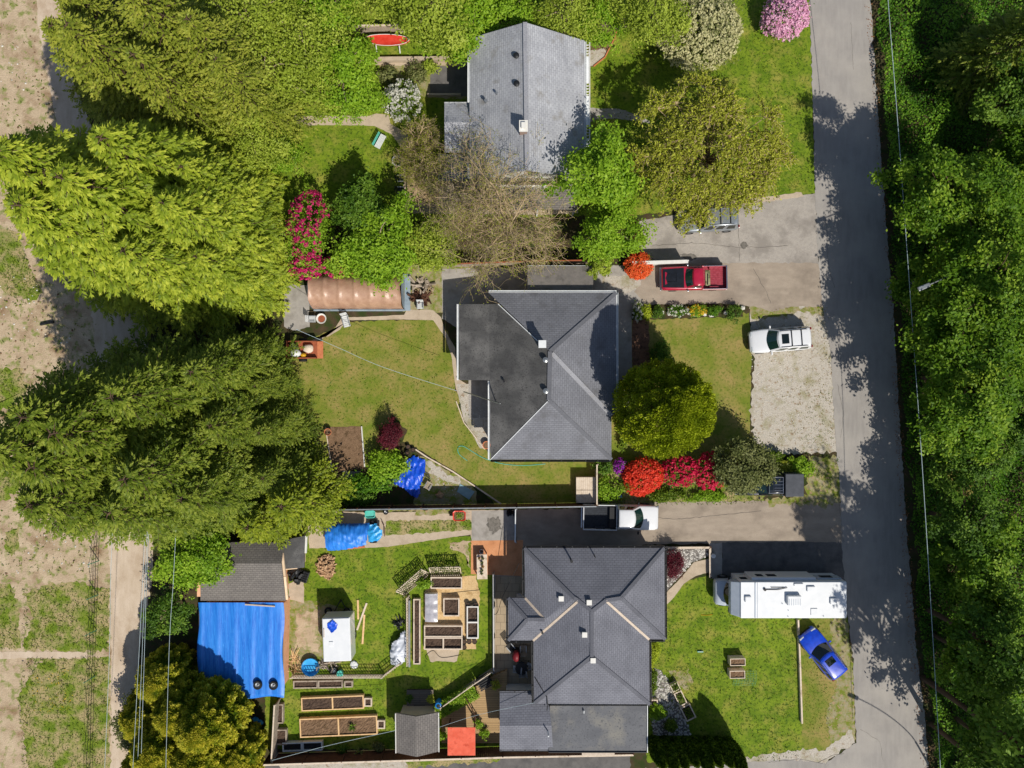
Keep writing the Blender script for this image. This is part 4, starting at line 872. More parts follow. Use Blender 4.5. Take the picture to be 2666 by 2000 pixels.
L['gold'] = leafmat('golden_leaf', '868a2c', 'cdd04c', .42, mid='a8ae38')
L['red'] = leafmat('red_maple_leaf', '4a1420', '7d2a38', .3, mid='62202c')
L['hedge'] = leafmat('hedge_leaf', '37520d', '7d9426', .3)
L['lime'] = leafmat('lime_leaf', '8ba01a', 'c3cc3a', .35)
L['ivy'] = leafmat('ivy_leaf', '365f10', '84ac2e', .36, mid='527e18')
L['grass'] = leafmat('grass_blade', '486009', '84902a', .3, mid='65791a')
L['dry'] = leafmat('dry_grass_blade', '7a7a30', 'b09a60', .3, mid='968a48')
L['magenta'] = leafmat('magenta_petal', 'a8124e', 'd83a7c', .3)
L['pink'] = leafmat('pink_petal', 'd892b6', 'f0c6da', .3)
L['cream'] = leafmat('cream_petal', 'a8a870', 'd6cfa0', .3)
L['white'] = leafmat('white_petal', 'c4c2b4', 'e4e2d6', .3)
L['orange'] = leafmat('orange_petal', 'd8491c', 'f07a3e', .3)
L['scarlet'] = leafmat('scarlet_petal', 'd12a1c', 'ee5638', .3)
L['crimson'] = leafmat('crimson_petal', 'b80f38', 'e0305a', .3)
L['purple'] = leafmat('purple_petal', '8a1c9a', 'b545bf', .3)
L['yellow'] = leafmat('yellow_petal', 'c8a010', 'e0c030', .3)
L['litter'] = leafmat('leaf_litter', '6a3a26', 'a5744a', .2)
L['yucca'] = leafmat('yucca_leaf', '7d9a3a', 'c8cc8c', .3)

def unit(v): return v/np.maximum(np.linalg.norm(v, axis=-1, keepdims=True), 1e-9)
def quads(Cn, U, N, Ln, Wd, fold=0.0):
    """diamond leaves: centres, long axis, normal, length, width"""
    U = unit(U); Vv = unit(np.cross(N, U)); Nn = np.cross(U, Vv)
    Ln = np.broadcast_to(np.asarray(Ln, float), (len(Cn),))[:, None]; Wd = np.broadcast_to(np.asarray(Wd, float), (len(Cn),))[:, None]
    return np.stack([Cn-U*Ln/2, Cn+Vv*Wd/2-U*Ln*.08, Cn+U*Ln/2, Cn-Vv*Wd/2-U*Ln*.08], 1)
def leafy(rg, Cn, Ln, Wd, up=.7, out=None, outw=.5, droop=0.0):
    n = len(Cn); N = rg.normal(size=(n, 3))*.55; N[:, 2] += up
    if out is not None: N += unit(out)*outw
    N = unit(N); U = rg.normal(size=(n, 3)); U -= N*np.sum(U*N, 1)[:, None]
    U = unit(U); U[:, 2] -= droop
    return quads(Cn, U, N, Ln*rg.uniform(.7, 1.3, n), Wd*rg.uniform(.7, 1.3, n))
def clumps(rg, r, h, tb, K, n, spread=.22, lobes=.22, flat=.7, shell=.55, low=-.35):
    """clump centres through an uneven crown between heights tb and h; returns leaf centres, outward vectors, clump ids, clump centres"""
    d = unit(rg.normal(size=(K*3, 3))); d = d[d[:, 2] > low][:K]; K = len(d)
    a = np.arctan2(d[:, 1], d[:, 0]); p = rg.uniform(0, 6, 3)
    k = 1+lobes*(np.sin(2*a+p[0])*.5+np.sin(3*a+p[1])*.6+np.sin(5*a+p[2])*.4)
    rad = rg.uniform(shell, 1, K)**.7*k
    cz = (h+tb)/2; hz = (h-tb)/2
    cc = d*rad[:, None]*np.array([r, r, hz])*.86; cc[:, 2] += cz
    sz = spread*r*rg.uniform(.6, 1.25, K)
    idx = np.repeat(np.arange(K), n)
    off = rg.normal(size=(K*n, 3))*np.array([1, 1, flat])*.55*sz[idx][:, None]
    return cc[idx]+off, (cc[idx]+off)-np.array([0, 0, cz-hz*.3]), idx, cc
def limbs(mb, rg, h, tb, cc, rt, every=1, lean=(0, 0), r2=.03):
    mb.tube([(0, 0, -.1), (lean[0]*.3, lean[1]*.3, tb*.6), (lean[0]*.7, lean[1]*.7, (tb+h)/2), (lean[0], lean[1], h*.86)], [rt, rt*.8, rt*.5, rt*.15], 8)
    for c in cc[::every]:
        z0 = max(tb*.5, min(c[2]*.72, h*.8)); a = np.array([lean[0]*z0/h, lean[1]*z0/h, z0]); m = a+(c-a)*.5+np.array([0, 0, .12*np.linalg.norm(c-a)])+rg.normal(size=3)*.1
        mb.tube([a, m, c], [max(rt*.35, r2), max(rt*.2, r2*.7), r2*.4], 5, cap=False)
def deciduous(name, label, cat, px, py, h, r, leaf='fresh', tb=None, K=90, n=170, size=.2, seed=1, trunk='trunk_grey', rt=None, group=None, spread=.22, lobes=.22, shell=.5, limb_every=2, hc=None, up=.7, asp=.55, low=-.35, flat=.7):
    """(px, py) is where the middle of the crown shows in the photo"""
    rg = np.random.default_rng(seed); tb = h*.3 if tb is None else tb; hc = (h+tb)/2 if hc is None else hc
    c = P(px, py, hc); t = thing(name, label, cat, (c.x, c.y, 0), group=group)
    Cn, out, idx, cc = clumps(rg, r, h, tb, K, n, spread, lobes, flat, shell, low)
    V = leafy(rg, Cn, size, size*asp, up, out, .45)
    tint = np.clip(rg.uniform(0, 1, len(cc))[idx]*.55+rg.uniform(0, .45, len(Cn)), 0, 1)
    mesh_quads('crown', V, tint, L[leaf], t)
    mb = MB(); limbs(mb, rg, h, tb, cc, rt or min(.03*h, .2), limb_every); mb.build('trunk', M[trunk], t, smooth=True)
    return t
def shrub(name, label, cat, px, py, rx, ry, h, leaf='hedge', n=3000, size=.14, seed=1, bloom=None, nb=0, bsize=.2, rz=0.0, group=None, bloom_lo=.0, K=40, side=None, base=0.0, asp=.55):
    """dense low shrub with an elliptic plan, optional flower trusses on its outer surface"""
    rg = np.random.default_rng(seed); c = P(px, py, h*.6); t = thing(name, label, cat, (c.x, c.y, base), rz, group)
    Cn, out, idx, cc = clumps(rg, 1, 1, .08, K, max(4, n//K), .28, .18, .8, .45, -.2)
    sc3 = np.array([rx, ry, h]); Cn = Cn*sc3; out = out*sc3
    V = leafy(rg, Cn, size, size*asp, .6, out, .6); tint = np.clip(rg.uniform(0, 1, len(cc))[idx]*.5+rg.uniform(0, .5, len(Cn)), 0, 1)
    mesh_quads('foliage', V, tint, L[leaf], t)
    mb = MB()
    for k in range(7):
        a = k*.9; mb.tube([(0.05*math.cos(a), .05*math.sin(a), -.05), (rx*.3*math.cos(a), ry*.3*math.sin(a), h*.5), (rx*.55*math.cos(a), ry*.55*math.sin(a), h*.8)], [.04, .025, .01], 5)
    mb.build('stem', M['trunk'], t)
    if bloom:
        d = unit(rg.normal(size=(nb*4, 3))); d = d[d[:, 2] > .05]
        if side is not None: d = d[(d[:, :2] @ np.array(side)) > bloom_lo]
        d = d[:nb]; pc = d*sc3*np.array([.95, .95, .55])*rg.uniform(.9, 1.08, (len(d), 1)); pc[:, 2] += h*.5
        m = 14; ii = np.repeat(np.arange(len(d)), m); fc = pc[ii]+rg.normal(size=(len(ii), 3))*bsize*.32
        Vb = leafy(rg, fc, bsize*.6, bsize*.5, .6, fc-pc[ii]+d[ii]*.1, .8)
        mesh_quads('blossom', Vb, np.clip(rg.uniform(0, 1, len(d))[ii]*.5+rg.uniform(0, .5, len(ii)), 0, 1), L[bloom], t)
    return t
def conifer(rg, h, r, nb, tooth=.55, tw=.14, droop=1.0, low=.05, curve=.6, sag=.25, pw=.8, gap=.62, flat=.28):
    """whorls of arching boughs carrying flat comb-like fronds; returns leaf quads, tint and trunk/limb builder"""
    Vs, T = [], []; mb = MB(); zz = np.array([0, 0, 1.])
    mb.tube([(0, 0, -.2), (0, 0, h*.5), (0, 0, h*.75), (0, 0, h*.97)], [.02*h, .011*h, .004*h, .01], 8)
    def frond(o, fd, fl, sagf, tone):
        fd = unit(fd); fs = unit(np.cross(zz, fd)); m = max(3, int(fl/.19)); sv = (np.arange(m)+.6)/m
        for sg in (1, -1):
            q = sv+rg.uniform(-.3, .3, m)/m; p = o+fd*(fl*q)[:, None]-zz*(sagf*fl*q*q)[:, None]
            tl = tooth*(1.05-.62*q)*rg.uniform(.75, 1.25, m)*min(1.2, .45+fl*.4); dr = unit(fd*.8+fs*sg*.62-zz*(.1+.35*sagf*q)[:, None]+rg.normal(size=(m, 3))*.12)
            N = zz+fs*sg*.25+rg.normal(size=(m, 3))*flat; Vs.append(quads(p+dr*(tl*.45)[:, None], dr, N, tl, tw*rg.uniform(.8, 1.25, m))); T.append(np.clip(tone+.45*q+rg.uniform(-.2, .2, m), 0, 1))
        Vs.append(quads((o+fd*fl*1.02-zz*sagf*fl)[None], fd[None], zz[None]+rg.normal(size=(1, 3))*.2, tooth*.9, tw)); T.append(np.array([min(1, tone+.5)]))
    for i in range(14): a = i*2.4; frond(np.array([0, 0, h*(.9+.006*i)]), np.array([math.cos(a), math.sin(a), .9]), .7, .2, .3)
    for i in range(nb):
        t = low+(1-low)*((i+rg.uniform(0, 1))/nb)**.9
        Ln = (r*(1-t)**pw*rg.uniform(.66, 1.14))+.35; a = i*2.39996+rg.uniform(-.5, .5); z0 = h*t; tone = rg.uniform(.0, .45)
        d = np.array([math.cos(a), math.sin(a), 0]); sd = np.array([-d[1], d[0], 0]); bend = rg.uniform(-curve, curve)
        def pos(s): return d*Ln*s+sd*bend*Ln*.3*s*s+np.array([0, 0, z0+Ln*(sag*s-.5*droop*s*s)])
        mb.tube([pos(0), pos(.45), pos(.9)], [.05, .03, .012], 4, cap=False)
        k = max(2, int(Ln*.8/gap))
        for j in range(k):
            s0 = .1+.8*(j+rg.uniform(.2, .8))/k; p = pos(s0); ax = unit(pos(s0+.05)-p)
            for sg in (1, -1):
                if rg.uniform() < .12: continue
                fl = (Ln*.36*(1.1-.8*s0)+.3)*rg.uniform(.75, 1.25); frond(p, ax*.8+sd*sg*rg.uniform(.5, .85), fl, .22*droop, tone)
        frond(pos(.55), pos(1.)-pos(.55), np.linalg.norm(pos(1.)-pos(.55)), .05, tone+.05)
    return np.concatenate(Vs), np.concatenate(T), mb
def conifer_tree(name, label, cat, apex, base, h, r, leaf, seed, nb=300, group=None, **k):
    rg = np.random.default_rng(seed); c = P(*base) if base else None
    if c is None: q = P(apex[0], apex[1], h); c = Vector((q.x, q.y, 0))
    t = thing(name, label, cat, (c.x, c.y, 0), rg.uniform(0, 6), group)
    V, T, mb = conifer(rg, h, r, nb, **k); mesh_quads('crown', V, T, L[leaf], t); mb.build('trunk', M['trunk'], t)
    return t
# ---- golden cedars, west side ----
gc = 'golden green cedars in the west tree group'
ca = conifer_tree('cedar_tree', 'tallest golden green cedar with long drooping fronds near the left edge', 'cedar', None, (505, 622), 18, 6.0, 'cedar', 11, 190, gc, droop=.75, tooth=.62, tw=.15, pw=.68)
for (x, y, s_, rz, lb) in ((548, 530, .9, 2.0, 'golden green cedar north of the tallest one, its upper sprays against the olive conifers'), (640, 640, .8, 4.2, 'golden green cedar whose fronds reach the pink rhododendron'), (425, 590, 1.08, 5.1, 'golden green cedar cut by the left picture edge above the debris ground'), (560, 735, .8, 3.1, 'golden green cedar with drooping lower fronds over the shaded lane'), (660, 730, .62, .7, 'golden green cedar beside the brown tarp tent'), (640, 545, .66, 1.3, 'golden green cedar between two larger cedars and the garden path trees'), (462, 690, .86, 2.7, 'golden green cedar with its lower boughs above the lane wires'), (428, 672, 1.0, 1.0, 'golden green cedar at the left picture edge above the charred log')):
    q = P(x, y); dup(ca, (q.x, q.y, 0), rz, lb, s_)
# ---- dark firs, south west ----
gd = 'dark olive firs behind the workshop'
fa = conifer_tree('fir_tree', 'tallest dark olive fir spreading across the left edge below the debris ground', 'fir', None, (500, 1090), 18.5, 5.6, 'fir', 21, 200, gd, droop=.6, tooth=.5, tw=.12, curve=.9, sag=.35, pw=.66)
for (x, y, s_, rz, lb) in ((570, 1025, .88, 1.7, 'dark olive fir with its crown towards the cedars and the shaded gap'), (600, 1180, .9, 3.6, 'dark olive fir with long arching boughs above the dirt lane'), (690, 1090, .6, 5.0, 'dark olive fir beside the west edge of the dry lawn'), (455, 1060, 1.02, 2.6, 'dark olive fir standing at the left picture edge over pale dirt'), (462, 1150, 1.0, 4.4, 'dark olive fir cut by the left picture edge'), (555, 1250, .85, .9, 'dark olive fir whose boughs hang over the end of the dirt lane'), (670, 975, .68, 3.0, 'dark olive fir north of the rusty trailer corner'), (422, 1120, 1.08, .3, 'dark olive fir in front of the left edge, over the weedy dirt'), (440, 1225, .95, 2.1, 'dark olive fir above the pale dirt left of the lane end'), (660, 1235, .72, 5.6, 'dark olive fir next to the yellow green cypress over the workshop')):
    q = P(x, y); dup(fa, (q.x, q.y, 0), rz, lb, s_)
fb = conifer_tree('cypress_tree', 'yellow green cypress overhanging the workshop roof and the tarp wrapped buggy', 'cypress', (730, 1320), None, 9, 3.6, 'olive_cypress', 23, 170, gd, droop=.45, tooth=.36, tw=.13, low=.1, gap=.45)
q = P(650, 1370, 7); dup(fb, (q.x, q.y, 0), 2.2, 'yellow green cypress leaning over the middle of the workshop roof', .85)
for (x, y, s_, rz, lb) in ((738, 1005, .37, 1.2, 'small dark fir between the rusty trailer and the soil bed'), (762, 1110, .44, 3.2, 'small dark fir left of the soil bed'), (778, 1210, .48, 4.2, 'small dark fir south of the soil bed by the fence end'), (690, 930, .42, .4, 'small dark fir left of the rusty trailer')):
    q = P(x, y); dup(fa, (q.x, q.y, 0), rz, lb, s_)
# ---- olive conifers, north west ----
go = 'olive conifers in the north west corner'
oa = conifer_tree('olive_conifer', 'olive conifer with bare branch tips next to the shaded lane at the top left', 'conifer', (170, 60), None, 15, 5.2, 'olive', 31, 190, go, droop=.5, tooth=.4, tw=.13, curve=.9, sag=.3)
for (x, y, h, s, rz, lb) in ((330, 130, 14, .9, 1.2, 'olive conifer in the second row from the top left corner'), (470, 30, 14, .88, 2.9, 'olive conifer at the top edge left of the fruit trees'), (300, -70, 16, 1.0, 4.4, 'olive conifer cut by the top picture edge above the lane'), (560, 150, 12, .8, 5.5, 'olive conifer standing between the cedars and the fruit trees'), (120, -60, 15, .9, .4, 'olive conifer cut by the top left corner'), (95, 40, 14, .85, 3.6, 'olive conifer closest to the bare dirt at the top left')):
    q = P(x, y, h); dup(oa, (q.x, q.y, 0), rz, lb, s)
# ---- yellow cypress by the blue tarp ----
gy = 'golden tipped cypresses by the blue tarp shed'
def dome(name, label, cat, loc, h, r, leaf, seed, n=26000, size=.2, group=None, lump=.12, tb=.0, pw=.6, uptilt=.6, fr=5, upn=.0):
    rg = np.random.default_rng(seed); t = thing(name, label, cat, loc, group=group)
    z = rg.uniform(0, 1, n)**.9; a = rg.uniform(0, 2*math.pi, n); p = rg.uniform(0, 6, 6)
    prof = np.sin(np.clip(z, 0, 1)*math.pi*.82+math.pi*.18)**pw
    kc = int(fr*26); zc = rg.uniform(0, 1, kc); ac = rg.uniform(0, 2*math.pi, kc); pc = np.sin(zc*math.pi*.82+math.pi*.18)**pw
    B = np.stack([np.cos(ac)*pc*r, np.sin(ac)*pc*r, tb+zc*(h-tb)], 1).astype(np.float32); A = np.stack([np.cos(a)*prof*r, np.sin(a)*prof*r, tb+z*(h-tb)], 1).astype(np.float32); dm = np.empty(n)
    for k0 in range(0, n, 4000): dm[k0:k0+4000] = np.sqrt(((A[k0:k0+4000, None]-B[None])**2).sum(2)).min(1)
    bmpv = np.exp(-(dm/(2.2*r/math.sqrt(kc)*1.1))**2); lum = 1+lump*2*(bmpv-.6)
    rad = r*prof*lum*(1-rg.exponential(.07, n)); Cn = np.stack([np.cos(a)*rad, np.sin(a)*rad, tb+z*(h-tb)], 1)
    out = np.stack([np.cos(a)*(1-z*.6), np.sin(a)*(1-z*.6), .25+z*1.1], 1); out = unit(out)+rg.normal(size=(n, 3))*.35
    N = unit(rg.normal(size=(n, 3))*.6+out*.9+np.array([0, 0, upn])); U = out+np.array([0, 0, uptilt])+rg.normal(size=(n, 3))*.3
    V = quads(Cn, U-N*np.sum(U*N, 1)[:, None]*.6, N, size*rg.uniform(.8, 1.4, n), size*.5*rg.uniform(.7, 1.3, n))
    tint = np.clip(bmpv*.75-.1+rg.uniform(-.2, .35, n), 0, 1); mesh_quads('crown', V, tint, L[leaf], t)
    mb = MB(); mb.tube([(0, 0, -.1), (0, 0, h*.5), (0, 0, h*.9)], [.03*h, .02*h, .01*h], 8); mb.lathe(0, 0, [(r*.3, tb+.25*h*.3), (r*.36, h*.35), (r*.3, h*.6), (r*.1, h*.8)], 10); mb.build('trunk', M['trunk'], t)
    return t
q = P(600, 1812); ya = dome('cypress_tree', 'golden tipped cypress nearest to the tyres on the blue tarp', 'cypress', (q.x, q.y, 0), 7.8, 2.3, 'thuja', 41, 30000, .26, gy, .17, fr=9, uptilt=.1, upn=.9)
for (gx, gy_, s_, rz, lb) in ((528, 1790, .88, 2.1, 'golden tipped cypress at the lower left corner of the blue tarp'), (474, 1722, .78, 4.1, 'golden tipped cypress at the left edge of the blue tarp beside the lane wires'), (585, 1890, 1.0, 5.4, 'golden tipped cypress left of the garden corner, second row from the tarp'), (498, 1868, 1.0, .7, 'golden tipped cypress in the middle of the group above the bottom edge'), (440, 1812, .8, 1.7, 'golden tipped cypress beside the grey green laurel'), (545, 1960, .9, 3.0, 'golden tipped cypress at the bottom edge of the picture'), (652, 1915, .72, 2.6, 'small golden tipped cypress at the garden fence end'), (640, 1985, .8, 5.0, 'golden cypress by the bottom fence end'), (455, 1940, .9, .2, 'golden tipped cypress at the bottom edge by the laurel')):
    q = P(gx, gy_); dup(ya, (q.x, q.y, 0), rz, lb, s_)
deciduous('laurel_bush', 'grey green bush along the lane below the power lines', 'bush', 365, 1880, 3.6, 2.2, 'bush', .3, 60, 120, .2, 43, rt=.06)
deciduous('young_tree', 'bright green leafy tree leaning over the grey workshop roof', 'tree', 505, 1450, 6.5, 2.7, 'fresh', 2.2, 70, 150, .22, 44)
deciduous('young_tree', 'darker leafy tree in shade beside the lane wires', 'tree', 440, 1600, 4.5, 1.8, 'dark', 1.2, 40, 120, .2, 45)
# ---- round conifer by house two ----
q = P(1692, 1058); dome('conifer_tree', 'dense egg shaped conifer standing against the slate roofed house', 'conifer', (q.x, q.y, 0), 12.2, 3.3, 'dome', 51, 60000, .2, None, .14, pw=.5, fr=12)
# ---- fruit trees north west of house one ----
gf = 'spring green fruit trees behind the pale roofed house'
da = deciduous('fruit_tree', 'spring green fruit tree west of the red canoe', 'tree', 790, 110, 7, 3.8, 'spring', 2.0, 85, 120, .22, 61, group=gf, lobes=.35)
db = deciduous('fruit_tree', 'bright green fruit tree with its boughs hiding the canoe bow', 'tree', 895, 195, 6, 2.9, 'fresh', 1.6, 65, 120, .24, 62, group=gf, lobes=.35)
for (src, x, y, hc, s, rz, lb) in ((da, 690, 190, 4.5, 1.05, 1.3, 'spring green fruit tree beside the olive conifers, two rows from the top'), (db, 850, -5, 5, 1.0, 2.2, 'bright green fruit tree at the top edge above the canoe'), (da, 1010, -45, 5, .95, 3.3, 'spring green fruit tree at the top edge left of the gable'), (db, 1180, 50, 5, 1.0, 4.4, 'bright green tree crowding the north west corner of the pale roof'), (db, 935, 245, 3.0, .65, 5.2, 'bright green fruit tree between the canoe and the white flowering shrub'), (da, 790, 205, 4, .8, .6, 'spring green fruit tree above the concrete garden path'), (da, 640, 60, 5, 1.1, 4.0, 'spring green fruit tree merging with the olive conifers at the top edge'), (da, 655, 350, 3.5, .8, 2.6, 'spring green fruit tree overhanging the west end of the garden path'), (db, 725, 392, 3.0, .6, 1.0, 'bright green young tree below the garden path'), (db, 1330, 20, 4.5, .85, 3.0, 'bright green tree at the top edge right of the ridge end'), (da, 1480, 10, 4.5, .8, 5.0, 'spring green tree behind the wooden fence at the top'), (db, 1560, 40, 4, .75, .9, 'bright green tree between gable and cream flowering tree'), (da, 1130, -30, 6, 1.1, 1.9, 'spring green tree cut by the top edge over the gable'), (db, 1250, -25, 5, 1.0, 5.9, 'bright green tree cut by the top edge beside the ridge'), (da, 1690, -10, 5, .9, 2.4, 'spring green tree cut by the top edge behind the cream tree')):
    q = P(x, y, hc); dup(src, (q.x, q.y, 0), rz, lb, s)
deciduous('leafy_tree', 'broad leafed tree overhanging the brown tarp tent', 'tree', 985, 640, 5, 3.1, 'fresh', 1.3, 90, 150, .26, 63, lobes=.4)
deciduous('leafy_tree', 'darker leafy tree right of the pink rhododendron, north part', 'tree', 940, 545, 4.5, 2.2, 'dark', 1.3, 60, 150, .24, 64)
deciduous('leafy_tree', 'green leafy tree between the tent tree and the bare brown tree', 'tree', 1120, 640, 3.8, 2.3, 'spring', .8, 60, 140, .2, 65)
deciduous('leafy_tree', 'fresh green tree against the south east corner of the pale roofed house', 'tree', 1552, 455, 9.0, 2.9, 'fresh', 3.0, 75, 130, .26, 66, lobes=.4, shell=.35, rt=.1)
deciduous('leafy_tree', 'fresh green tree above the orange azalea', 'tree', 1590, 600, 5.5, 2.5, 'fresh', 1.5, 75, 150, .22, 67, lobes=.35)
deciduous('leafy_tree', 'slender green tree at the north end of the white fence', 'tree', 1560, 690, 3.5, 1.1, 'spring', 1.0, 25, 120, .18, 68)
shrub('red_shrub', 'small dark red shrub at the fence corner by the grey driveway', 'shrub', 1656, 610, .5, 1.1, 1.3, 'red', 1800, .16, 69)
# ---- weeping golden tree ----
def weeping(name, label, cat, px, py, h, r, seed, nb=420, leaf='gold', n=16):
    rg = np.random.default_rng(seed); c = P(px, py, h*.6); t = thing(name, label, cat, (c.x, c.y, 0)); mb = MB(); Cs = []; T = []
    mb.tube([(0, 0, -.1), (.1, .1, h*.35), (.2, 0, h*.6)], [.22, .17, .12], 8); heads = []
    for i in range(44):
        a = i*2.39996+rg.normal()*.25; rr = r*math.sqrt((i+.5)/44)*.78*rg.uniform(.85, 1.1); e = np.array([rr*math.cos(a), rr*math.sin(a), h*(.92-.22*(rr/r)**2)])+rg.normal(size=3)*.25
        mb.tube([(.15, 0, h*.5), tuple(e*np.array([.45, .45, 0])+np.array([0, 0, h*.7])), tuple(e)], [.06, .04, .025], 5, cap=False); heads.append(e)
    for i in range(nb):
        e = heads[i % 44]; a = math.atan2(e[1], e[0])+rg.normal()*1.1; ln = rg.uniform(.9, 2.2)*(r/4.5); d = np.array([math.cos(a), math.sin(a), 0]); wv = rg.normal(size=3)*.25
        f = lambda s: e+d*ln*s*.75+wv*s*s+np.array([0, 0, .35*s-ln*.75*s*s])
        ss = np.linspace(0, 1, 6); mb.tube([f(s) for s in ss], [.022, .02, .018, .015, .012, .008], 3, cap=False)
        for s in rg.uniform(.12, 1, n): Cs.append(f(s)+rg.normal(size=3)*.07); T.append(rg.uniform(0, .7)+.3*s)
        for q in range(3):
            s0 = rg.uniform(.2, .8); b0 = f(s0); d2 = unit(d+rg.normal(size=3)*.8)*rg.uniform(.3, .7); mb.tube([b0, b0+d2*.6, b0+d2+np.array([0, 0, -.18])], [.012, .01, .006], 3, cap=False)
            for s in rg.uniform(0, 1, 6): Cs.append(b0+d2*s+rg.normal(size=3)*.05); T.append(rg.uniform(0, 1))
    Cs = np.array(Cs); V = leafy(rg, Cs, .2, .1, .6, None, 0, .4); mesh_quads('crown', V, np.clip(T, 0, 1), L[leaf], t); mb.build('trunk', M['twig'], t)
    return t
weeping('weeping_tree', 'wide golden green weeping tree with fine twigs over the lawn and silver car', 'tree', 1842, 412, 7.5, 5.7, 71, 950, n=30)
# ---- bare tree ----
def bare(name, label, cat, px, py, h, seed, scale=1.0):
    rg = random.Random(seed); c = P(px, py); t = thing(name, label, cat, (c.x, c.y, 0)); mb = MB(); bud = []
    def grow(p, d, ln, r, depth):
        n = 4; pts = [p]; q = p.copy(); dd = d.copy()
        for i in range(n):
            dd = (dd+Vector((rg.gauss(0, .16), rg.gauss(0, .16), rg.gauss(0, .1)-.02*depth))).normalized(); q = q+dd*ln/n; pts.append(q.copy())
        mb.tube(pts, [r*(1-.45*i/n) for i in range(n+1)], 6 if depth < 2 else 4 if depth < 3 else 3, cap=False)
        if depth >= 3: bud.extend([pts[2], pts[4]])
        if depth >= 4: return
        k = {0: 7, 1: 6, 2: 5, 3: 3}[depth]
        for i in range(k):
            s = rg.uniform(.25, 1.0); b = pts[min(n-1, int(s*n))].lerp(pts[min(n, int(s*n)+1)], s*n-int(s*n))
            a = rg.uniform(0, 2*math.pi); side = dd.orthogonal().normalized(); side.rotate(Matrix.Rotation(a, 3, dd))
            nd_ = (dd*rg.uniform(.35, .9)+side*rg.uniform(.5, 1)); nd_.z = nd_.z*.7+.08; nd_.normalize()
            grow(b, nd_, ln*rg.uniform(.5, .72), max(r*.45, .011), depth+1)
    for i in range(4):
        a = i*1.57+.6; d = Vector((math.cos(a)*.5, math.sin(a)*.5, 1)).normalized(); grow(Vector((0, 0, h*.22)), d, h*.62*scale, .12, 0)
    mb.tube([(0, 0, -.1), (0, 0, h*.12), (.05, 0, h*.24)], [.28, .24, .2], 10); mb.build('branches', M['twig'], t)
    B = np.array([tuple(b) for b in bud]); g2 = np.random.default_rng(seed); B = np.repeat(B, 2, 0)+g2.normal(size=(len(B)*2, 3))*.1
    mesh_quads('buds', leafy(g2, B, .09, .05), g2.uniform(0, .6, len(B)), L['gold'], t)
    return t
bare('bare_tree', 'bare brown tree with a wide web of twigs over the carport', 'tree', 1328, 585, 8.0, 5, 1.15)
bare('bare_tree', 'small bare branched tree beside the garden path and porch', 'tree', 1110, 440, 4.5, 8, .8)
# ---- flowering shrubs ----
shrub('flowering_tree', 'large shrub covered in cream blossom at the top of the front lawn', 'flowering shrub', 1818, 78, 3.2, 3.0, 4.2, 'bush', 9000, .2, 81, 'cream', 900, .26)
shrub('rhododendron', 'pale pink rhododendron in full bloom at the road edge', 'flowering shrub', 2046, 40, 1.7, 1.8, 2.4, 'dark', 3000, .18, 82, 'pink', 520, .26)
shrub('rhododendron', 'small deep pink rhododendron left of the cream shrub', 'flowering shrub', 1722, 60, .5, 1.0, 1.8, 'dark', 1200, .16, 83, 'magenta', 40, .24)
shrub('rhododendron', 'small rosy shrub at the left foot of the pale pink rhododendron', 'flowering shrub', 1992, 70, .5, .7, 1.1, 'fresh', 900, .16, 84, 'pink', 30, .22)
shrub('rhododendron', 'white flowering rhododendron at the bend of the garden path', 'flowering shrub', 1046, 262, 1.45, 1.6, 2.2, 'hedge', 3200, .2, 85, 'white', 150, .24)
shrub('rhododendron', 'tall magenta rhododendron between the cedars and the leafy trees', 'flowering shrub', 808, 598, 1.7, 3.0, 3.6, 'fresh', 5200, .2, 86, 'magenta', 230, .22, side=(-.7, .3), bloom_lo=-.6)
shrub('rhododendron', 'pink rhododendron above the left end of the brown tent', 'flowering shrub', 800, 692, 1.4, 1.1, 2.6, 'fresh', 2400, .2, 87, 'magenta', 80, .26)
shrub('rhododendron', 'rhododendron with few pink trusses over the tent top', 'flowering shrub', 878, 696, 1.3, .9, 2.8, 'fresh', 2200, .2, 88, 'magenta', 45, .24)
shrub('azalea', 'orange azalea at the end of the white fence by the red pickup', 'flowering shrub', 1662, 692, 1.05, 1.0, 1.5, 'hedge', 1400, .14, 89, 'orange', 420, .2)
ga = 'red and purple azaleas south of the round conifer'
shrub('azalea', 'purple azalea next to the corner of the slate roofed house', 'flowering shrub', 1614, 1214, .5, .6, 1.0, 'dark', 1000, .14, 90, 'purple', 80, .2, group=ga)
shrub('azalea', 'blazing orange red azalea between the purple and the crimson ones', 'flowering shrub', 1676, 1238, 1.55, 1.25, 1.6, 'hedge', 2200, .14, 91, 'scarlet', 620, .24, group=ga)
shrub('azalea', 'low orange red azalea in front of the blazing one', 'flowering shrub', 1664, 1264, 1.15, .75, 1.0, 'hedge', 1200, .14, 191, 'scarlet', 300, .22, group=ga)
shrub('azalea', 'crimson azalea with green leaf showing, right of the orange red one', 'flowering shrub', 1770, 1228, 1.5, 1.2, 1.6, 'hedge', 3000, .16, 92, 'crimson', 140, .24, group=ga)
shrub('azalea', 'crimson azalea at the right end of the row beside the grey green bush', 'flowering shrub', 1850, 1226, 1.35, 1.45, 1.7, 'hedge', 2600, .16, 93, 'crimson', 210, .24, group=ga)
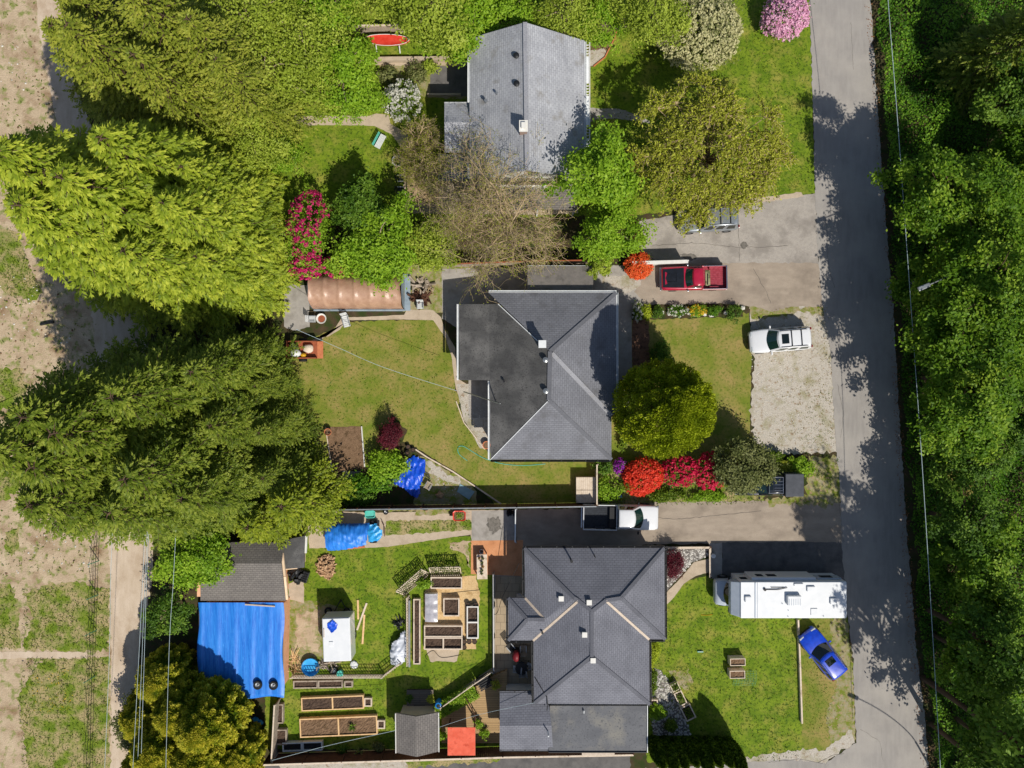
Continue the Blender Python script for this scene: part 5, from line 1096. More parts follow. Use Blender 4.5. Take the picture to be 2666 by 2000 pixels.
for x, y, rx, ry, h, lf, lb in ((1590, 1270, 1.3, 1.2, 1.1, 'fresh', 'green shrub beside the wooden compost box'), (1740, 1290, 1.7, .6, .7, 'hedge', 'low green shrub below the orange red azalea'), (1840, 1292, 1.6, .5, .6, 'fresh', 'low fresh green shrub below the crimson azaleas'), (1570, 1215, .8, .6, 1.4, 'dark', 'dark shrub at the corner downpipe of the slate roofed house'), (2010, 1190, 1.0, .5, .9, 'hedge', 'green shrub above the grey pickup canopy'), (2085, 1215, 1.1, .8, 1.0, 'fresh', 'fresh green shrub at the road end of the gravel pad'), (2040, 1222, .9, .6, .9, 'gold', 'olive shrub between two green shrubs by the navy pickup'), (1625, 1120, .5, 1.4, .9, 'hedge', 'narrow shrub between house wall and round conifer')):
    shrub('green_shrub', lb, 'shrub', x, y, rx, ry, h, lf, 1600, .18, x)
deciduous('grey_bush', 'large grey green bush hanging over the navy pickup', 'bush', 1935, 1212, 4.6, 2.35, 'bush', .6, 95, 150, .2, 94, rt=.1, lobes=.25)
shrub('garden_bush', 'dark green bush beside the front path of the slate roofed house', 'bush', 1720, 915, .8, 1.0, 1.4, 'dark', 1600, .16, 95)
for x, y, rx, ry, h, lf, bl_, lb in ((1660, 812, .45, .8, .8, 'hedge', 'white', 'shrub with tiny white flowers at the left end of the rock edged bed'), (1685, 812, .4, .7, .7, 'lime', None, 'yellow green shrub second from the left in the rock edged bed'), (1712, 812, .5, .55, .8, 'dark', None, 'dark leafy plant in the rock edged bed'), (1765, 808, .8, .5, .6, 'ivy', 'white', 'light green plant with pale flowers in the middle of the rock edged bed'), (1815, 808, .8, .5, .6, 'fresh', 'yellow', 'yellow flowering plant in the rock edged bed'), (1862, 808, .6, .5, .7, 'ivy', None, 'feathery plant right of the yellow flowers in the bed'), (1910, 816, .75, .75, .9, 'dark', None, 'round green shrub at the right end of the rock edged bed')):
    shrub('bed_plant', lb, 'plant', x, y, rx, ry, h, lf, 900, .12, x, bl_, 30 if bl_ else 0, .14)
shrub('japanese_maple', 'dark red lace leaf maple on the dry lawn by the soil bed', 'maple', 1018, 1132, .95, 1.25, 1.9, 'red', 5200, .15, 96, asp=.35)
shrub('japanese_maple', 'round red maple on river stones beside the charcoal roof', 'maple', 1754, 1470, .9, 1.25, 1.8, 'red', 6000, .12, 97, asp=.35)
shrub('green_shrub', 'bright green bush between the soil bed and the heaped blue tarp', 'shrub', 1005, 1212, 1.5, 1.5, 1.7, 'fresh', 3200, .24, 98)
shrub('green_shrub', 'low green bush below the soil bed near the fence', 'shrub', 950, 1262, 2.0, .9, 1.0, 'ivy', 3200, .2, 99)
shrub('green_shrub', 'dark shaded bush along the metal topped fence', 'shrub', 920, 1300, 2.2, .6, 1.1, 'dark', 2500, .2, 100)
shrub('box_shrub', 'clipped lime green shrub tight against the charcoal roofed house', 'shrub', 1702, 1700, .45, 1.1, 1.0, 'lime', 3600, .11, 101); shrub('box_shrub', 'clipped dark green shrub below the lime one against the house', 'shrub', 1702, 1772, .4, .95, 1.0, 'hedge', 2600, .12, 102)
shrub('garden_bush', 'green bush among the river stones beside the flat roof', 'bush', 1710, 1855, .8, .7, .8, 'fresh', 1300, .18, 103); shrub('garden_bush', 'yellow green bush at the shaded end of the river stones', 'bush', 1745, 1890, .6, .5, .7, 'hedge', 900, .18, 104)
# low hedge strip in the back garden
def hedge(name, label, a, b, wpx, h, leaf, n, seed, size=.13):
    rg = np.random.default_rng(seed); A, B = P(*a), P(*b); c = (A+B)/2; d = (B-A); t = thing(name, label, 'hedge', (c.x, c.y, 0), math.atan2(d.y, d.x)); Lx = d.length/2; w_ = wpx*S/2
    u = rg.uniform(-1, 1, (n, 3)); f = rg.integers(0, 3, n); u[f == 0, 2] = 1; s = np.sign(u[:, 1]); u[f == 1, 1] = s[f == 1]; Cn = np.stack([u[:, 0]*Lx, u[:, 1]*w_, h*(.5+.5*u[:, 2])], 1)+rg.normal(size=(n, 3))*.05
    mesh_quads('foliage', leafy(rg, Cn, size, size*.6, .6, u*np.array([.1, 1, 1]), .6), rg.uniform(0, 1, n), L[leaf], t)
    mb = MB(); mb.b2(-Lx*.97, -w_*.75, 0, Lx*.97, w_*.75, h*.86); mb.build('stems', M['soil'], t)
    return t
hedge('hedge', 'clipped green hedge strip on the slanting edge of the wooden deck', (1140, 1845), (1240, 1790), 34, .8, 'fresh', 5000, 105)
for i, x in enumerate((1700, 1728, 1756, 1784, 1812, 1840, 1868, 1892)):
    q = P(x, 1926+2*i % 5)
    if i == 0: hc0 = dome('hedge_conifer', 'column conifer of the dark hedge along the bottom edge', 'conifer', (q.x, q.y, 0), 4.6, .62, 'hedge', 106, 7000, .2, 'column conifers of the bottom edge hedge', .06)
    else: dup(hc0, (q.x, q.y, 0), i*1.3, None, .9+.1*math.sin(i*2.1)+.06*(i % 3))
# ---- forest east of the road ----
rg = np.random.default_rng(200)
def ground_cover(name, poly_px, n, leaf, h0, h1, size, seed, label, fr=.35):
    rg = np.random.default_rng(seed); pts = np.array([XY(*q) for q in poly_px]); lo, hi = pts.min(0), pts.max(0); xy = rg.uniform(lo, hi, (n*3, 2)); ins = np.zeros(len(xy), bool)
    for i in range(len(pts)):
        (x1, y1), (x2, y2) = pts[i], pts[(i+1) % len(pts)]
        c = ((y1 > xy[:, 1]) != (y2 > xy[:, 1])) & (xy[:, 0] < (x2-x1)*(xy[:, 1]-y1)/((y2-y1) if y2 != y1 else 1e-9)+x1); ins ^= c
    xy = xy[ins][:n]; p = rg.uniform(0, 6, 6)
    hh = sum(np.sin(xy[:, 0]*fr*a+xy[:, 1]*fr*b_+p[k]) for k, (a, b_) in enumerate(((2.1, 1.3), (-1.7, 2.6), (3.9, -.8), (1.1, 4.3), (5.3, 3.7), (-6.1, 2.9))))/6
    top = h0+(h1-h0)*np.clip(.5+hh*.9, 0, 1); z = top*(1-rg.exponential(.12, len(xy))).clip(.05, 1); Cn = np.stack([xy[:, 0], xy[:, 1], z], 1)
    V = leafy(rg, Cn, size, size*.65, .8); o = mesh_quads(name, V, np.clip(.5+hh*.5+rg.uniform(-.4, .4, len(xy)), 0, 1), L[leaf]); o['kind'] = 'stuff'
    if label: o['label'] = label
    return o
ground_cover('undergrowth', [(2272, -60), (2290, 300), (2304, 500), (2330, 800), (2348, 1100), (2368, 1400), (2392, 1700), (2412, 1850), (2428, 2060), (2800, 2060), (2800, -60)], 110000, 'ivy', .2, 1.5, .2, 201, 'ivy and bramble undergrowth on the bank along the road')
gm = 'broad leaved trees of the roadside wood'
m1 = deciduous('maple_tree', 'big leaf maple with layered green tiers behind the grey lamp head', 'maple', 2550, 770, 12, 4.6, 'maple', 3.5, 120, 230, .28, 211, 'trunk', group=gm, lobes=.35, flat=.38, spread=.165, shell=.4)
m2 = deciduous('alder_tree', 'open crowned alder with dark leaf at the upper right edge', 'alder', 2640, 250, 8, 3.0, 'dark', 2.5, 62, 105, .24, 212, 'trunk', group=gm, lobes=.4, shell=.3, spread=.18)
m3 = deciduous('wood_tree', 'mid green woodland tree above the brown gap', 'tree', 2500, 1110, 8, 3.0, 'maple', 2.0, 70, 180, .28, 213, 'trunk', group=gm, lobes=.4, spread=.18, flat=.5)
def gpt(gx, gy): return P(gx, gy)
for (src, gx, gy, s, rz, lb) in (
    (m1, 2352, 590, .92, 1.1, 'broad maple shading the road, second from the top edge'), (m1, 2385, 985, .95, 2.7, 'broad maple right of the narrow light gap on the road'),
    (m2, 2425, 1885, (1.15, 1.15, 2.4), 2.9, 'tall thin alder beyond the lower right, dappling the motorhome roof end'), (m2, 2404, 1765, (1.3, 1.3, 2.5), 5.2, 'tall maple whose crown leaves the frame at the lower right'), (m3, 2425, 1650, (.9, .9, 1.2), 3.4, 'maple at the right edge opposite the motorhome'),
    (m2, 2412, 1585, (1.2, 1.2, 1.6), .8, 'maple at the right edge opposite the white pickup'), (m2, 2405, 1330, 1.0, 2.0, 'open alder casting dappled shade on the shared driveway mouth'),
    (m2, 2470, 1856, 1.1, 4.1, 'alder near the bottom right with thin dappled shade'), (m3, 2540, 500, .9, 1.5, 'woodland tree between two maples in the upper right'),
    (m3, 2520, 640, 1.1, 3.9, 'sunlit woodland tree at the right edge beside the lamp maple'), (m3, 2440, 1420, 1.0, 5.0, 'sunlit woodland tree at the right edge below the brown gap'),
    (m2, 2410, 1180, .9, .4, 'dark open alder north of the brown gap'), (m3, 2480, 1560, .9, 2.4, 'woodland tree at the right edge opposite the blue SUV'),
    (m2, 2490, 1740, .8, 5.7, 'dark alder behind the leaf strewn kerb, lower right'), (m3, 2540, 880, 1.0, .2, 'woodland tree at the right edge, middle of the wood'),
    (m2, 2560, 1080, 1.0, 3.0, 'alder at the right edge level with the gravel pad'), (m3, 2350, 760, .95, 4.6, 'woodland tree leaning over the road by the lamp'),
    (m3, 2560, 1990, .8, 1.0, 'sunlit low tree at the bottom right corner'), (m3, 2560, 2080, .7, 3.3, 'sunlit tree at the bottom edge right of the road'), (m3, 2560, 430, .8, 1.9, 'woodland tree at the right edge near the top')):
    q = gpt(gx, gy); dup(src, (q.x, q.y, 0), rz, lb, s)
q = P(2640, 60, 8); t = conifer_tree('hemlock_tree', 'drooping olive hemlock in the top right corner', 'conifer', None, (2520, 200), 11, 3.8, 'fir', 221, 150, None, droop=.9)
# dead brown gap in the wood
shrub('dead_fern', 'brown dead fern clump in the dark gap of the wood', 'fern', 2490, 1240, 1.6, 2.0, .9, 'dry', 1500, .2, 222)

for x, y, rx, ry, h, lf, lb in ((1010, 195, .9, .7, 1.0, 'bush', 'dry grey green shrub on the shaded terrace of the pale roofed house'), (1085, 190, 1.0, .8, 1.1, 'bush', 'straggly shrub in the middle of the shaded terrace'), (1120, 175, .7, .6, .9, 'spring', 'light green shrub on the shaded terrace near the house wall'), (985, 262, .9, .8, 1.2, 'spring', 'light green shrub left of the white flowering rhododendron'), (1085, 300, .6, .5, .7, 'fresh', 'small green shrub right of the path bend')):
    shrub('green_shrub', lb, 'shrub', x, y, rx, ry, h, lf, 700, .2, x)
# ---------------- garden and yard things ----------------
M['wood_raw'] = mat_n('raw_timber', 'd6ae7c', 'e2bf90', 5, 'c49a68', 2, .55, .7, rough=.8, stretch=(1, 1, 1))
M['wood_grey'] = mat_n('weathered_timber', '9a8c7c', 'b0a292', 6, '7d6f60', 2, .5, .7, rough=.9)
M['wood_pale'] = mat_n('pale_timber', 'c9b7a2', 'd8c8b5', 6, 'a8957e', 2, .55, .7, rough=.85)
M['wood_dark'] = mat_n('dark_stained_timber', '4a3022', '5c3d2c', 5, '38241a', 2, .5, .7, rough=.8)
M['deck_boards'] = planks('deck_boards', 'b39468', 'a08258', '4a3826', .14, 3.5)
M['pavers_tan'] = shingle('tan_pavers', 'b5a388', 'a8967c', '5d5446', row=.6, bw=.6, bmp=.2)
M['terracotta'] = mat_n('terracotta', 'b56a45', 'c67c55', 5, rough=.8)
M['terra_tiles'] = mat_n('terracotta_paving', 'c08258', 'cf946a', 3, 'aa7048', 1.5, .5, .7, rough=.85)
M['plastic_black'] = mat_n('black_plastic', '141517', '1e2023', 6, rough=.45)
M['plastic_teal'] = mat_n('teal_plastic', '4fb0a0', '62c0b0', 3, rough=.4)
M['plastic_red'] = mat_n('red_plastic', 'c83426', 'd8483a', 3, rough=.4)
M['plastic_white'] = mat_n('white_plastic', 'c9cac8', 'd6d7d5', 3, rough=.4)
M['plastic_blue'] = mat_n('blue_plastic', '1a6fb8', '2a86d0', 3, rough=.25, spec=.5)
M['pool_blue'] = mat_n('pool_blue', '2f93cf', '4fb0e6', 1.5, rough=.3)
M['stone'] = mat_n('white_stone', 'c0bcb4', 'd4d0c8', 4, 'a39e95', 2, .5, .7, rough=.9)
M['rust'] = mat_n('rusty_metal', '8a4a30', 'a05a3c', 4, rough=.8)
M['green_metal'] = mat_n('green_wire', '4a8a6a', '5a9c7c', 3, rough=.6)
M['foam_white'] = M['white_sheet']
M['log'] = mat_n('split_wood', 'b08c68', 'c8a580', 5, '7f5f45', 3, .5, .65, rough=.9)
M['wire'] = mat_n('wire_coat', '9fb0b4', 'b4c2c4', 1, rough=.5)
def px_rect(x0, y0, x1, y1, h): a = P((x0+x1)/2, (y0+y1)/2, h); k = S*(1-h/H); return a.x, a.y, (x1-x0)*k, (y1-y0)*k
def raised_bed(x0, y0, x1, y1, h, label, rot=0.0, div=0, ax='x', fill='bed_soil_dark', wood='wood_raw', t=.09, group='raised timber vegetable beds', sink=.1, name='raised_bed', cat='planter'):
    cx, cy, w_, d_ = px_rect(x0, y0, x1, y1, h); o = thing(name, label, cat, (cx, cy, 0), R(rot), group); mb = MB()
    mb.b2(-w_/2, -d_/2, 0, w_/2, -d_/2+t, h); mb.b2(-w_/2, d_/2-t, 0, w_/2, d_/2, h); mb.b2(-w_/2, -d_/2+t, 0, -w_/2+t, d_/2-t, h-.003); mb.b2(w_/2-t, -d_/2+t, 0, w_/2, d_/2-t, h-.003)
    for i in range(div):
        f = (i+1)/(div+1)
        if ax == 'x': x = -w_/2+w_*f; mb.b2(x-t*.6, -d_/2+t, .0, x+t*.6, d_/2-t, h-.005)
        else: y = -d_/2+d_*f; mb.b2(-w_/2+t, y-t*.6, .0, w_/2-t, y+t*.6, h-.005)
    mb.build('frame', M[wood], o); rg = random.Random(int(x0+y0)); nx, ny = max(2, int(w_/.12)), max(2, int(d_/.12)); g = []
    for j in range(ny+1):
        for i in range(nx+1): g.append((-w_/2+t+(w_-2*t)*i/nx, -d_/2+t+(d_-2*t)*j/ny, h-sink+rg.uniform(-.03, .03)))
    s = MB(); s.add(g, [(j*(nx+1)+i, j*(nx+1)+i+1, (j+1)*(nx+1)+i+1, (j+1)*(nx+1)+i) for j in range(ny) for i in range(nx)]); s.build('soil', M[fill], o)
    return o
raised_bed(1121, 1503, 1203, 1533, .45, 'pale raised bed right under the top trellis of the chip garden', wood='wood_pale')
raised_bed(1154, 1558, 1196, 1605, .45, 'square white raised bed in the middle of the wood chips', wood='wood_pale', sink=.16)
raised_bed(1215, 1579, 1246, 1663, .45, 'tall narrow white raised bed along the right edge of the wood chips', div=1, ax='y', wood='white_paint', sink=.2)
raised_bed(1104, 1629, 1204, 1659, .45, 'wide raised bed sunlit full of soil at the foot of the wood chips', wood='wood_pale')
raised_bed(1104, 1660, 1204, 1692, .45, 'wide raised bed split in two halves directly above the bare soil patch', div=1, wood='wood_pale', sink=.2)
raised_bed(784, 1814, 947, 1849, .4, 'upper long raised bed of new timber with two dark compartments', 2.5, 1, sink=.08)
raised_bed(780, 1868, 982, 1917, .4, 'lower long raised bed of new timber with two brown compartments', 2.5, 1, fill='bed_soil')
raised_bed(948, 1818, 968, 1840, .3, 'tiny square bed at the right end of the upper long bed', wood='wood_pale'); raised_bed(982, 1876, 1002, 1898, .3, 'tiny square bed at the right end of the lower long bed', wood='wood_pale')
raised_bed(763, 1773, 827, 1793, .35, 'slatted low planter at the left under the slanted trellis', 1, wood='wood_grey', name='planter_box', group='slatted planters under the trellis'); raised_bed(828, 1772, 892, 1792, .35, 'slatted low planter second from the left under the trellis', 1, wood='wood_grey', name='planter_box', group='slatted planters under the trellis')
raised_bed(896, 1774, 918, 1790, .35, 'small open box at the right end of the slatted planters', 1, wood='wood_grey', name='planter_box', group='slatted planters under the trellis')
raised_bed(718, 1834, 737, 1884, .4, 'narrow box planter against the left garden fence, upper one', wood='wood_grey', name='planter_box', group=None); raised_bed(716, 1900, 746, 1940, .4, 'box planter against the left garden fence, lower one', wood='wood_grey', name='planter_box', group=None)
raised_bed(1076, 1560, 1094, 1730, .4, 'long narrow planter beside the vertical trellis and steel rail', wood='wood_pale', name='planter_box', group=None)
for (x0, y0, x1, y1, lb) in ((735, 1934, 786, 1957, 'white sided black planting tub, left one by the bottom fence'), (787, 1932, 839, 1955, 'white sided black planting tub, right one by the bottom fence')): raised_bed(x0, y0, x1, y1, .4, lb, 2, wood='plastic_white', fill='plastic_black', name='planting_tub', group='white sided tubs by the bottom fence', sink=.12)
for (x0, y0, x1, y1, lb) in ((1901, 1715, 1941, 1734, 'upper trough planter on the front lawn'), (1900, 1747, 1940, 1767, 'lower trough planter on the front lawn, half under the wire mesh')): raised_bed(x0, y0, x1, y1, .75, lb, 1, wood='wood_pale', fill='bed_soil', name='trough_planter', group='trough planters on the front lawn', t=.05)
for i, (x, y, ww, lb) in enumerate(((1759, 1790, 24, 'sunlit end planter of the slanting row beside the river stones'), (1773, 1819, 24, 'middle planter of the slanting row beside the river stones'), (1793, 1856, 30, 'shaded end planter of the slanting row beside the river stones'))):
    o = raised_bed(x-ww/2, y-[10, 19, 20][i], x+ww/2-2, y+[10, 19, 20][i], .45, lb, 26, wood='wood_pale', name='planter_box', group='slanting row of planters', fill='bed_soil_dark')
    rg = np.random.default_rng(i); n = 160; Cn = rg.uniform(-1, 1, (n, 3))*np.array([.26, .4, .1])+np.array([0, 0, .5]); mesh_quads('plants', leafy(rg, Cn, .12, .07), rg.uniform(0, 1, n), L['hedge'], o)
raised_bed(1692, 1822, 1713, 1842, .4, 'little square planter on the river stones next to the flat roof', wood='wood_pale', name='planter_box', group=None)
cf = raised_bed(1107, 1546, 1139, 1619, .4, 'white framed cold frame with a clear cloudy cover', wood='white_paint', name='cold_frame', group=None, cat='cold frame')
mb = MB(); cx, cy, w_, d_ = px_rect(1107, 1546, 1139, 1619, .42); rg = random.Random(4); nx, ny = 8, 18
mb.add([(-w_/2+w_*i/nx, -d_/2+d_*j/ny, .42+.08*math.sin(math.pi*i/nx)+.05*abs(math.sin(j*.55))+rg.uniform(-.015, .015)) for j in range(ny+1) for i in range(nx+1)], [(j*(nx+1)+i, j*(nx+1)+i+1, (j+1)*(nx+1)+i+1, (j+1)*(nx+1)+i) for j in range(ny) for i in range(nx)])
mb.build('cover', mat_n('cloudy_film', '9d9aa0', 'b9b6bb', 3, rough=.25), cf, smooth=True)
# ---- fences ----
def fence(name, label, pts, h, mat, cap=None, board=.15, gap=.0, cat='fence', capw=.12, posts=2.4, post_mat=None, z0=.05, rails=False):
    p = [P(*q) for q in pts]; c = (p[0]+p[-1])/2; t = thing(name, label, cat, (c.x, c.y, 0)); mb = MB(); cb = MB(); pn = 0
    for a, b in zip(p[:-1], p[1:]):
        d = b-a; Ln = d.length; u = d.normalized(); rz = math.atan2(u.y, u.x); k = max(1, int(Ln/(board+gap)))
        for i in range(k):
            q = a+u*(i+.5)*Ln/k; mb.box(q.x, q.y, (h+z0)/2, Ln/k-gap-(.006 if gap == 0 else 0), .022+.006*(i % 2), h-z0+.0*(i % 3), rz)
        if cap: cb.beam(a+Vector((0, 0, h+.02)), b+Vector((0, 0, h+.02)), capw, .04)
        m = max(1, int(Ln/posts))
        for i in range(m+1):
            q = a+u*Ln*i/m; s = MB(); s.box(q.x-u.y*.07, q.y+u.x*.07, h/2+.03, .09, .09, h+.06, rz); s.build('post', post_mat or mat, t, world=True)
        if rails:
            for zz in (.25, h-.2): mb.beam(a+Vector((u.y*.04, -u.x*.04, zz)), b+Vector((u.y*.04, -u.x*.04, zz)), .05, .09)
    mb.build('panel', mat, t, world=True)
    if cap: cb.build('cap', cap, t, world=True)
    return t
fence('fence', 'dark board fence with a pale metal cap between the dry lawn and the driveway', [(862, 1318), (1345, 1312), (1546, 1309)], 1.85, M['wood_dark'], M['grey_metal'], capw=.09)
fence('gate', 'tall white railed gate across the shaded driveway', [(1342, 1318), (1341, 1402)], 1.5, M['grey_metal'], M['white_metal'], board=.04, gap=.08, cat='gate', capw=.07, posts=2.6, rails=True)
fence('fence', 'pale capped fence wall behind the red pickup', [(1640, 693), (1780, 689)], 1.5, M['white_paint'], M['white_paint'], capw=.26)
fence('fence', 'weathered fence with a rusty top pole under the bare tree', [(1150, 697), (1350, 690), (1545, 686)], 1.6, M['wood_grey'], M['rust'], capw=.1)
fence('fence', 'stained board fence along the bottom edge of the vegetable garden', [(705, 1962), (1100, 1950), (1310, 1943), (1640, 1937)], 1.8, M['wood_dark'], M['wood_pale'], capw=.13)
fence('fence', 'short board fence at the left side of the vegetable garden', [(730, 1815), (722, 1960)], 1.5, M['wood_grey'], M['wood_pale'], capw=.1)
fence('picket_fence', 'white topped picket fence between the garden grass and the paved yard', [(1285, 1488), (1286, 1735)], .95, M['wood_grey'], M['white_paint'], board=.07, gap=.07, cat='fence', capw=.06, rails=True)
fence('picket_fence', 'slanting picket fence on the edge of the wooden deck', [(1282, 1738), (1235, 1770), (1148, 1832)], .95, M['wood_grey'], M['wood_pale'], board=.07, gap=.06, cat='fence', capw=.06, rails=True)
fence('fence', 'weathered fence behind the flower bed at the top of the front lawn', [(1510, 72), (1600, 70), (1664, 74), (1668, 52), (1740, 64)], 1.5, M['wood_grey'], M['wood_pale'], capw=.12)
fence('fence', 'weathered fence behind the canoe at the top', [(905, 88), (1050, 86)], 1.3, M['wood_grey'], M['wood_pale'], capw=.14)
fence('retaining_wall', 'low timber wall with red brown cap above the driveway, right of the charcoal roof', [(1690, 1424), (1845, 1423), (1846, 1500)], .4, M['wood_dark'], M['wood_pale'], capw=.16, posts=3, cat='wall')
def trellis(name, label, a, b, h, lean, mat, step=.2, cat='trellis'):
    A, B = P(*a), P(*b); d = B-A; Ln = d.length; u = d.normalized(); n = Vector((-u.y, u.x, 0)); c = (A+B)/2; t = thing(name, label, cat, (c.x, c.y, 0))
    mb = MB(); k = int(Ln/step)
    for i in range(k+1):
        q = A+u*Ln*i/k; mb.beam(q+Vector((0, 0, .05)), q+n*lean+Vector((0, 0, h)), .05, .025)
        if i < k: q2 = q+u*step*.5; mb.beam(q2+Vector((0, 0, .05)), q2-n*.04+Vector((0, 0, h*.55)), .06, .03)
    mb.build('slats', mat, t, world=True); mb = MB()
    for f in (.05, .35, .65, 1): mb.beam(A+n*lean*f+Vector((0, 0, h*f)), B+n*lean*f+Vector((0, 0, h*f)), .05, .03)
    mb.build('rails', mat, t, world=True)
    for q in (A, B): mb = MB(); mb.beam(q, q+n*lean+Vector((0, 0, h+.05)), .08, .08); mb.build('post', mat, t, world=True)
    return t
trellis('trellis', 'straight slatted trellis fence above the slatted planters', (765, 1758), (1000, 1757), .95, .12, M['wood_pale'])
trellis('trellis', 'short slanting trellis fence by the white tarp heap', (1000, 1757), (1046, 1722), .95, .12, M['wood_pale'])
trellis('trellis', 'vertical trellis fence between the white tarp heap and the narrow planter', (1067, 1722), (1066, 1550), .95, .1, M['wood_pale'])
ta = trellis('trellis', 'ivy grown slanting trellis at the upper left corner of the chip garden', (1052, 1548), (1116, 1492), 1.0, .7, M['wood_pale'], .14)
tb_ = trellis('trellis', 'ivy grown trellis along the top of the chip garden', (1122, 1494), (1200, 1492), 1.0, .7, M['wood_pale'], .14)
for t, a, b, s in ((ta, (1052, 1548), (1116, 1492), 1), (tb_, (1122, 1494), (1200, 1492), 2)):
    rg = np.random.default_rng(s); n = 700; A, B = np.array(P(*a)), np.array(P(*b)); u = unit(B-A); nn = np.array([-u[1], u[0], 0]); f = rg.uniform(0, 1, n); g = rg.uniform(0, 1, n)**1.6
    Cn = A+(B-A)*f[:, None]+nn*(.7*g+.05)[:, None]+np.array([0, 0, 1.])*(1.0*g+.05)[:, None]+rg.normal(size=(n, 3))*.08; mesh_quads('vine', leafy(rg, Cn-np.array(t.location), .14, .09), rg.uniform(0, 1, n), L['bush'], t)
shrub('vine_plant', 'bright green climbing plant inside the corner of the ivy grown trellis', 'plant', 1105, 1520, .6, .5, .8, 'fresh', 700, .16, 301)
def edging(label, pts, h=.12, wd=.1, mat='wood_pale', name='timber_edging', cat='edging'):
    mb = MB(); p = [P(*q) for q in pts]
    for a, b in zip(p[:-1], p[1:]): mb.beam(a+Vector((0, 0, h/2)), b+Vector((0, 0, h/2)), wd, h)
    return single(name, mb, M[mat], label, cat)
edging('long timber edging between the dry lawn and the gravel triangle', [(1082, 1170), (1112, 1190), (1180, 1228), (1240, 1268), (1305, 1312)]); edging('thin timber edging round the gravel behind the slate roofed house', [(1188, 1045), (1208, 1100), (1262, 1170)], .1, .07)
edging('pale low rail dividing the front lawn from the verge below the motorhome', [(2075, 1612), (2079, 1700), (2085, 1880)], .3, .12, name='low_rail', cat='rail')
edging('white timber edging along the left of the soil bed', [(848, 1112), (866, 1230)], .12, .06); edging('white timber edging on the right of the brown soil bed', [(942, 1110), (950, 1215)], .14, .08, 'white_paint')
edging('thin white board at the foot of the cypresses by the fence', [(862, 1262), (905, 1258)], .12, .06, 'white_paint'); edging('red brown bark edging of the flower bed beside the pale roofed house', [(1608, 68), (1600, 100), (1575, 150), (1545, 174)], .12, .08, 'terracotta')
edging('concrete retaining strip west of the pale roofed house', [(985, 160), (1170, 158)], .5, .3, 'concrete', 'retaining_wall', 'wall'); edging('low white beam in the shrubs above the garden path', [(730, 255), (865, 253)], .3, .2, 'concrete', 'retaining_wall', 'wall')
edging('low concrete wall below the shaded terrace of the pale roofed house', [(1115, 250), (1200, 250)], .4, .15, 'concrete', 'retaining_wall', 'wall')
# netting fence on the waste ground
t = thing('netting_fence', 'sagging dark netting fence with green posts along the verge', 'fence', P(245, 1700)); mb = MB(); mp = MB()
yy = [1380, 1460, 1548, 1640, 1760, 1850, 1960, 2080]; xx = [262, 258, 256, 252, 248, 246, 244, 240]
for a in range(len(yy)-1):
    for k in range(9):
        f = k/8; q = P(xx[a], yy[a]).lerp(P(xx[a+1], yy[a+1]), f); mb.tube([q+Vector((0, 0, .05)), q+Vector((-.1, 0, 1.3-.3*math.sin(f*3.14)))], .008, 3)
    for zz in (.1, .5, .9, 1.3): mb.tube([P(xx[a], yy[a])+Vector((-.08*zz, 0, zz)), P(xx[a], (yy[a]+yy[a+1])/2)+Vector((-.1, 0, zz*.8)), P(xx[a+1], yy[a+1])+Vector((-.08*zz, 0, zz))], .014, 3)
mb.build('netting', M['plastic_black'], t, world=True)
for x, y in zip(xx[1:5], yy[1:5]): mp = MB(); q = P(x, y); mp.tube([q, q+Vector((-.1, .02, 1.45))], .035, 6); mp.build('post', M['green_metal'], t, world=True)
# ---- pools, bins, tyres, heaps ----
def cylthing(name, label, cat, px, py, prof, mat, inner=None, z=0, n=24, group=None, h_img=0):
    p = P(px, py, h_img); t = thing(name, label, cat, (p.x, p.y, z), group=group); mb = MB(); mb.lathe(0, 0, prof, n, cap=False); mb.build('shell', M[mat], t, smooth=False)
    if inner: mb = MB(); r, zz = inner[0]; mb.lathe(0, 0, [(r, zz), (.01, zz+.01)], n, cap=False); mb.build(inner[2], M[inner[1]], t)
    return t
cylthing('paddling_pool', 'round bright blue paddling pool leaning on the trellis', 'pool', 808, 1738, [(.6, .02), (.66, .4), (.7, .42), (.66, .4), (.6, .1), (.01, .08)], 'pool_blue', h_img=.4)
cylthing('plant_pot', 'terracotta pot at the top left corner of the soil bed', 'pot', 853, 1125, [(.16, 0), (.25, .42), (.28, .42), (.28, .5), (.24, .5), (.22, .4)], 'terracotta', ((.235, .42), 'bed_soil', 'soil'), h_img=.5)
cylthing('plant_pot', 'large pale pot beside the corner of the slate roofed house', 'pot', 1267, 1158, [(.2, 0), (.28, .4), (.31, .42), (.25, .42), (.24, .36)], 'terracotta', ((.25, .37), 'bed_soil', 'soil'))
gp = 'three black nursery pots by the dark red maple'
for x, y, lb in ((1064, 1163, 'black nursery pot nearest to the dark red maple'), (1077, 1171, 'black nursery pot touching the timber edging'), (1062, 1178, 'black nursery pot next to the heaped blue tarp')): cylthing('nursery_pot', lb, 'pot', x, y, [(.12, 0), (.18, .32), (.15, .32)], 'plastic_black', ((.16, .28), 'bed_soil_dark', 'soil'), group=gp)
cylthing('fire_bowl', 'wide white rimmed bowl with orange rusty inside at the tent corner', 'bowl', 840, 831, [(.2, 0), (.36, .45), (.4, .46), (.3, .42), (.2, .2), (.02, .16)], 'white_paint', ((.28, .36), 'rust', 'rusty_inside'))
cylthing('water_barrel', 'glossy blue barrel with a white rim at the shed corner', 'barrel', 1141, 1838, [(.24, 0), (.3, .25), (.3, .65), (.24, .9), (.15, .92), (.14, .86)], 'plastic_blue', ((.14, .88), 'plastic_black', 'lid'), h_img=.9)
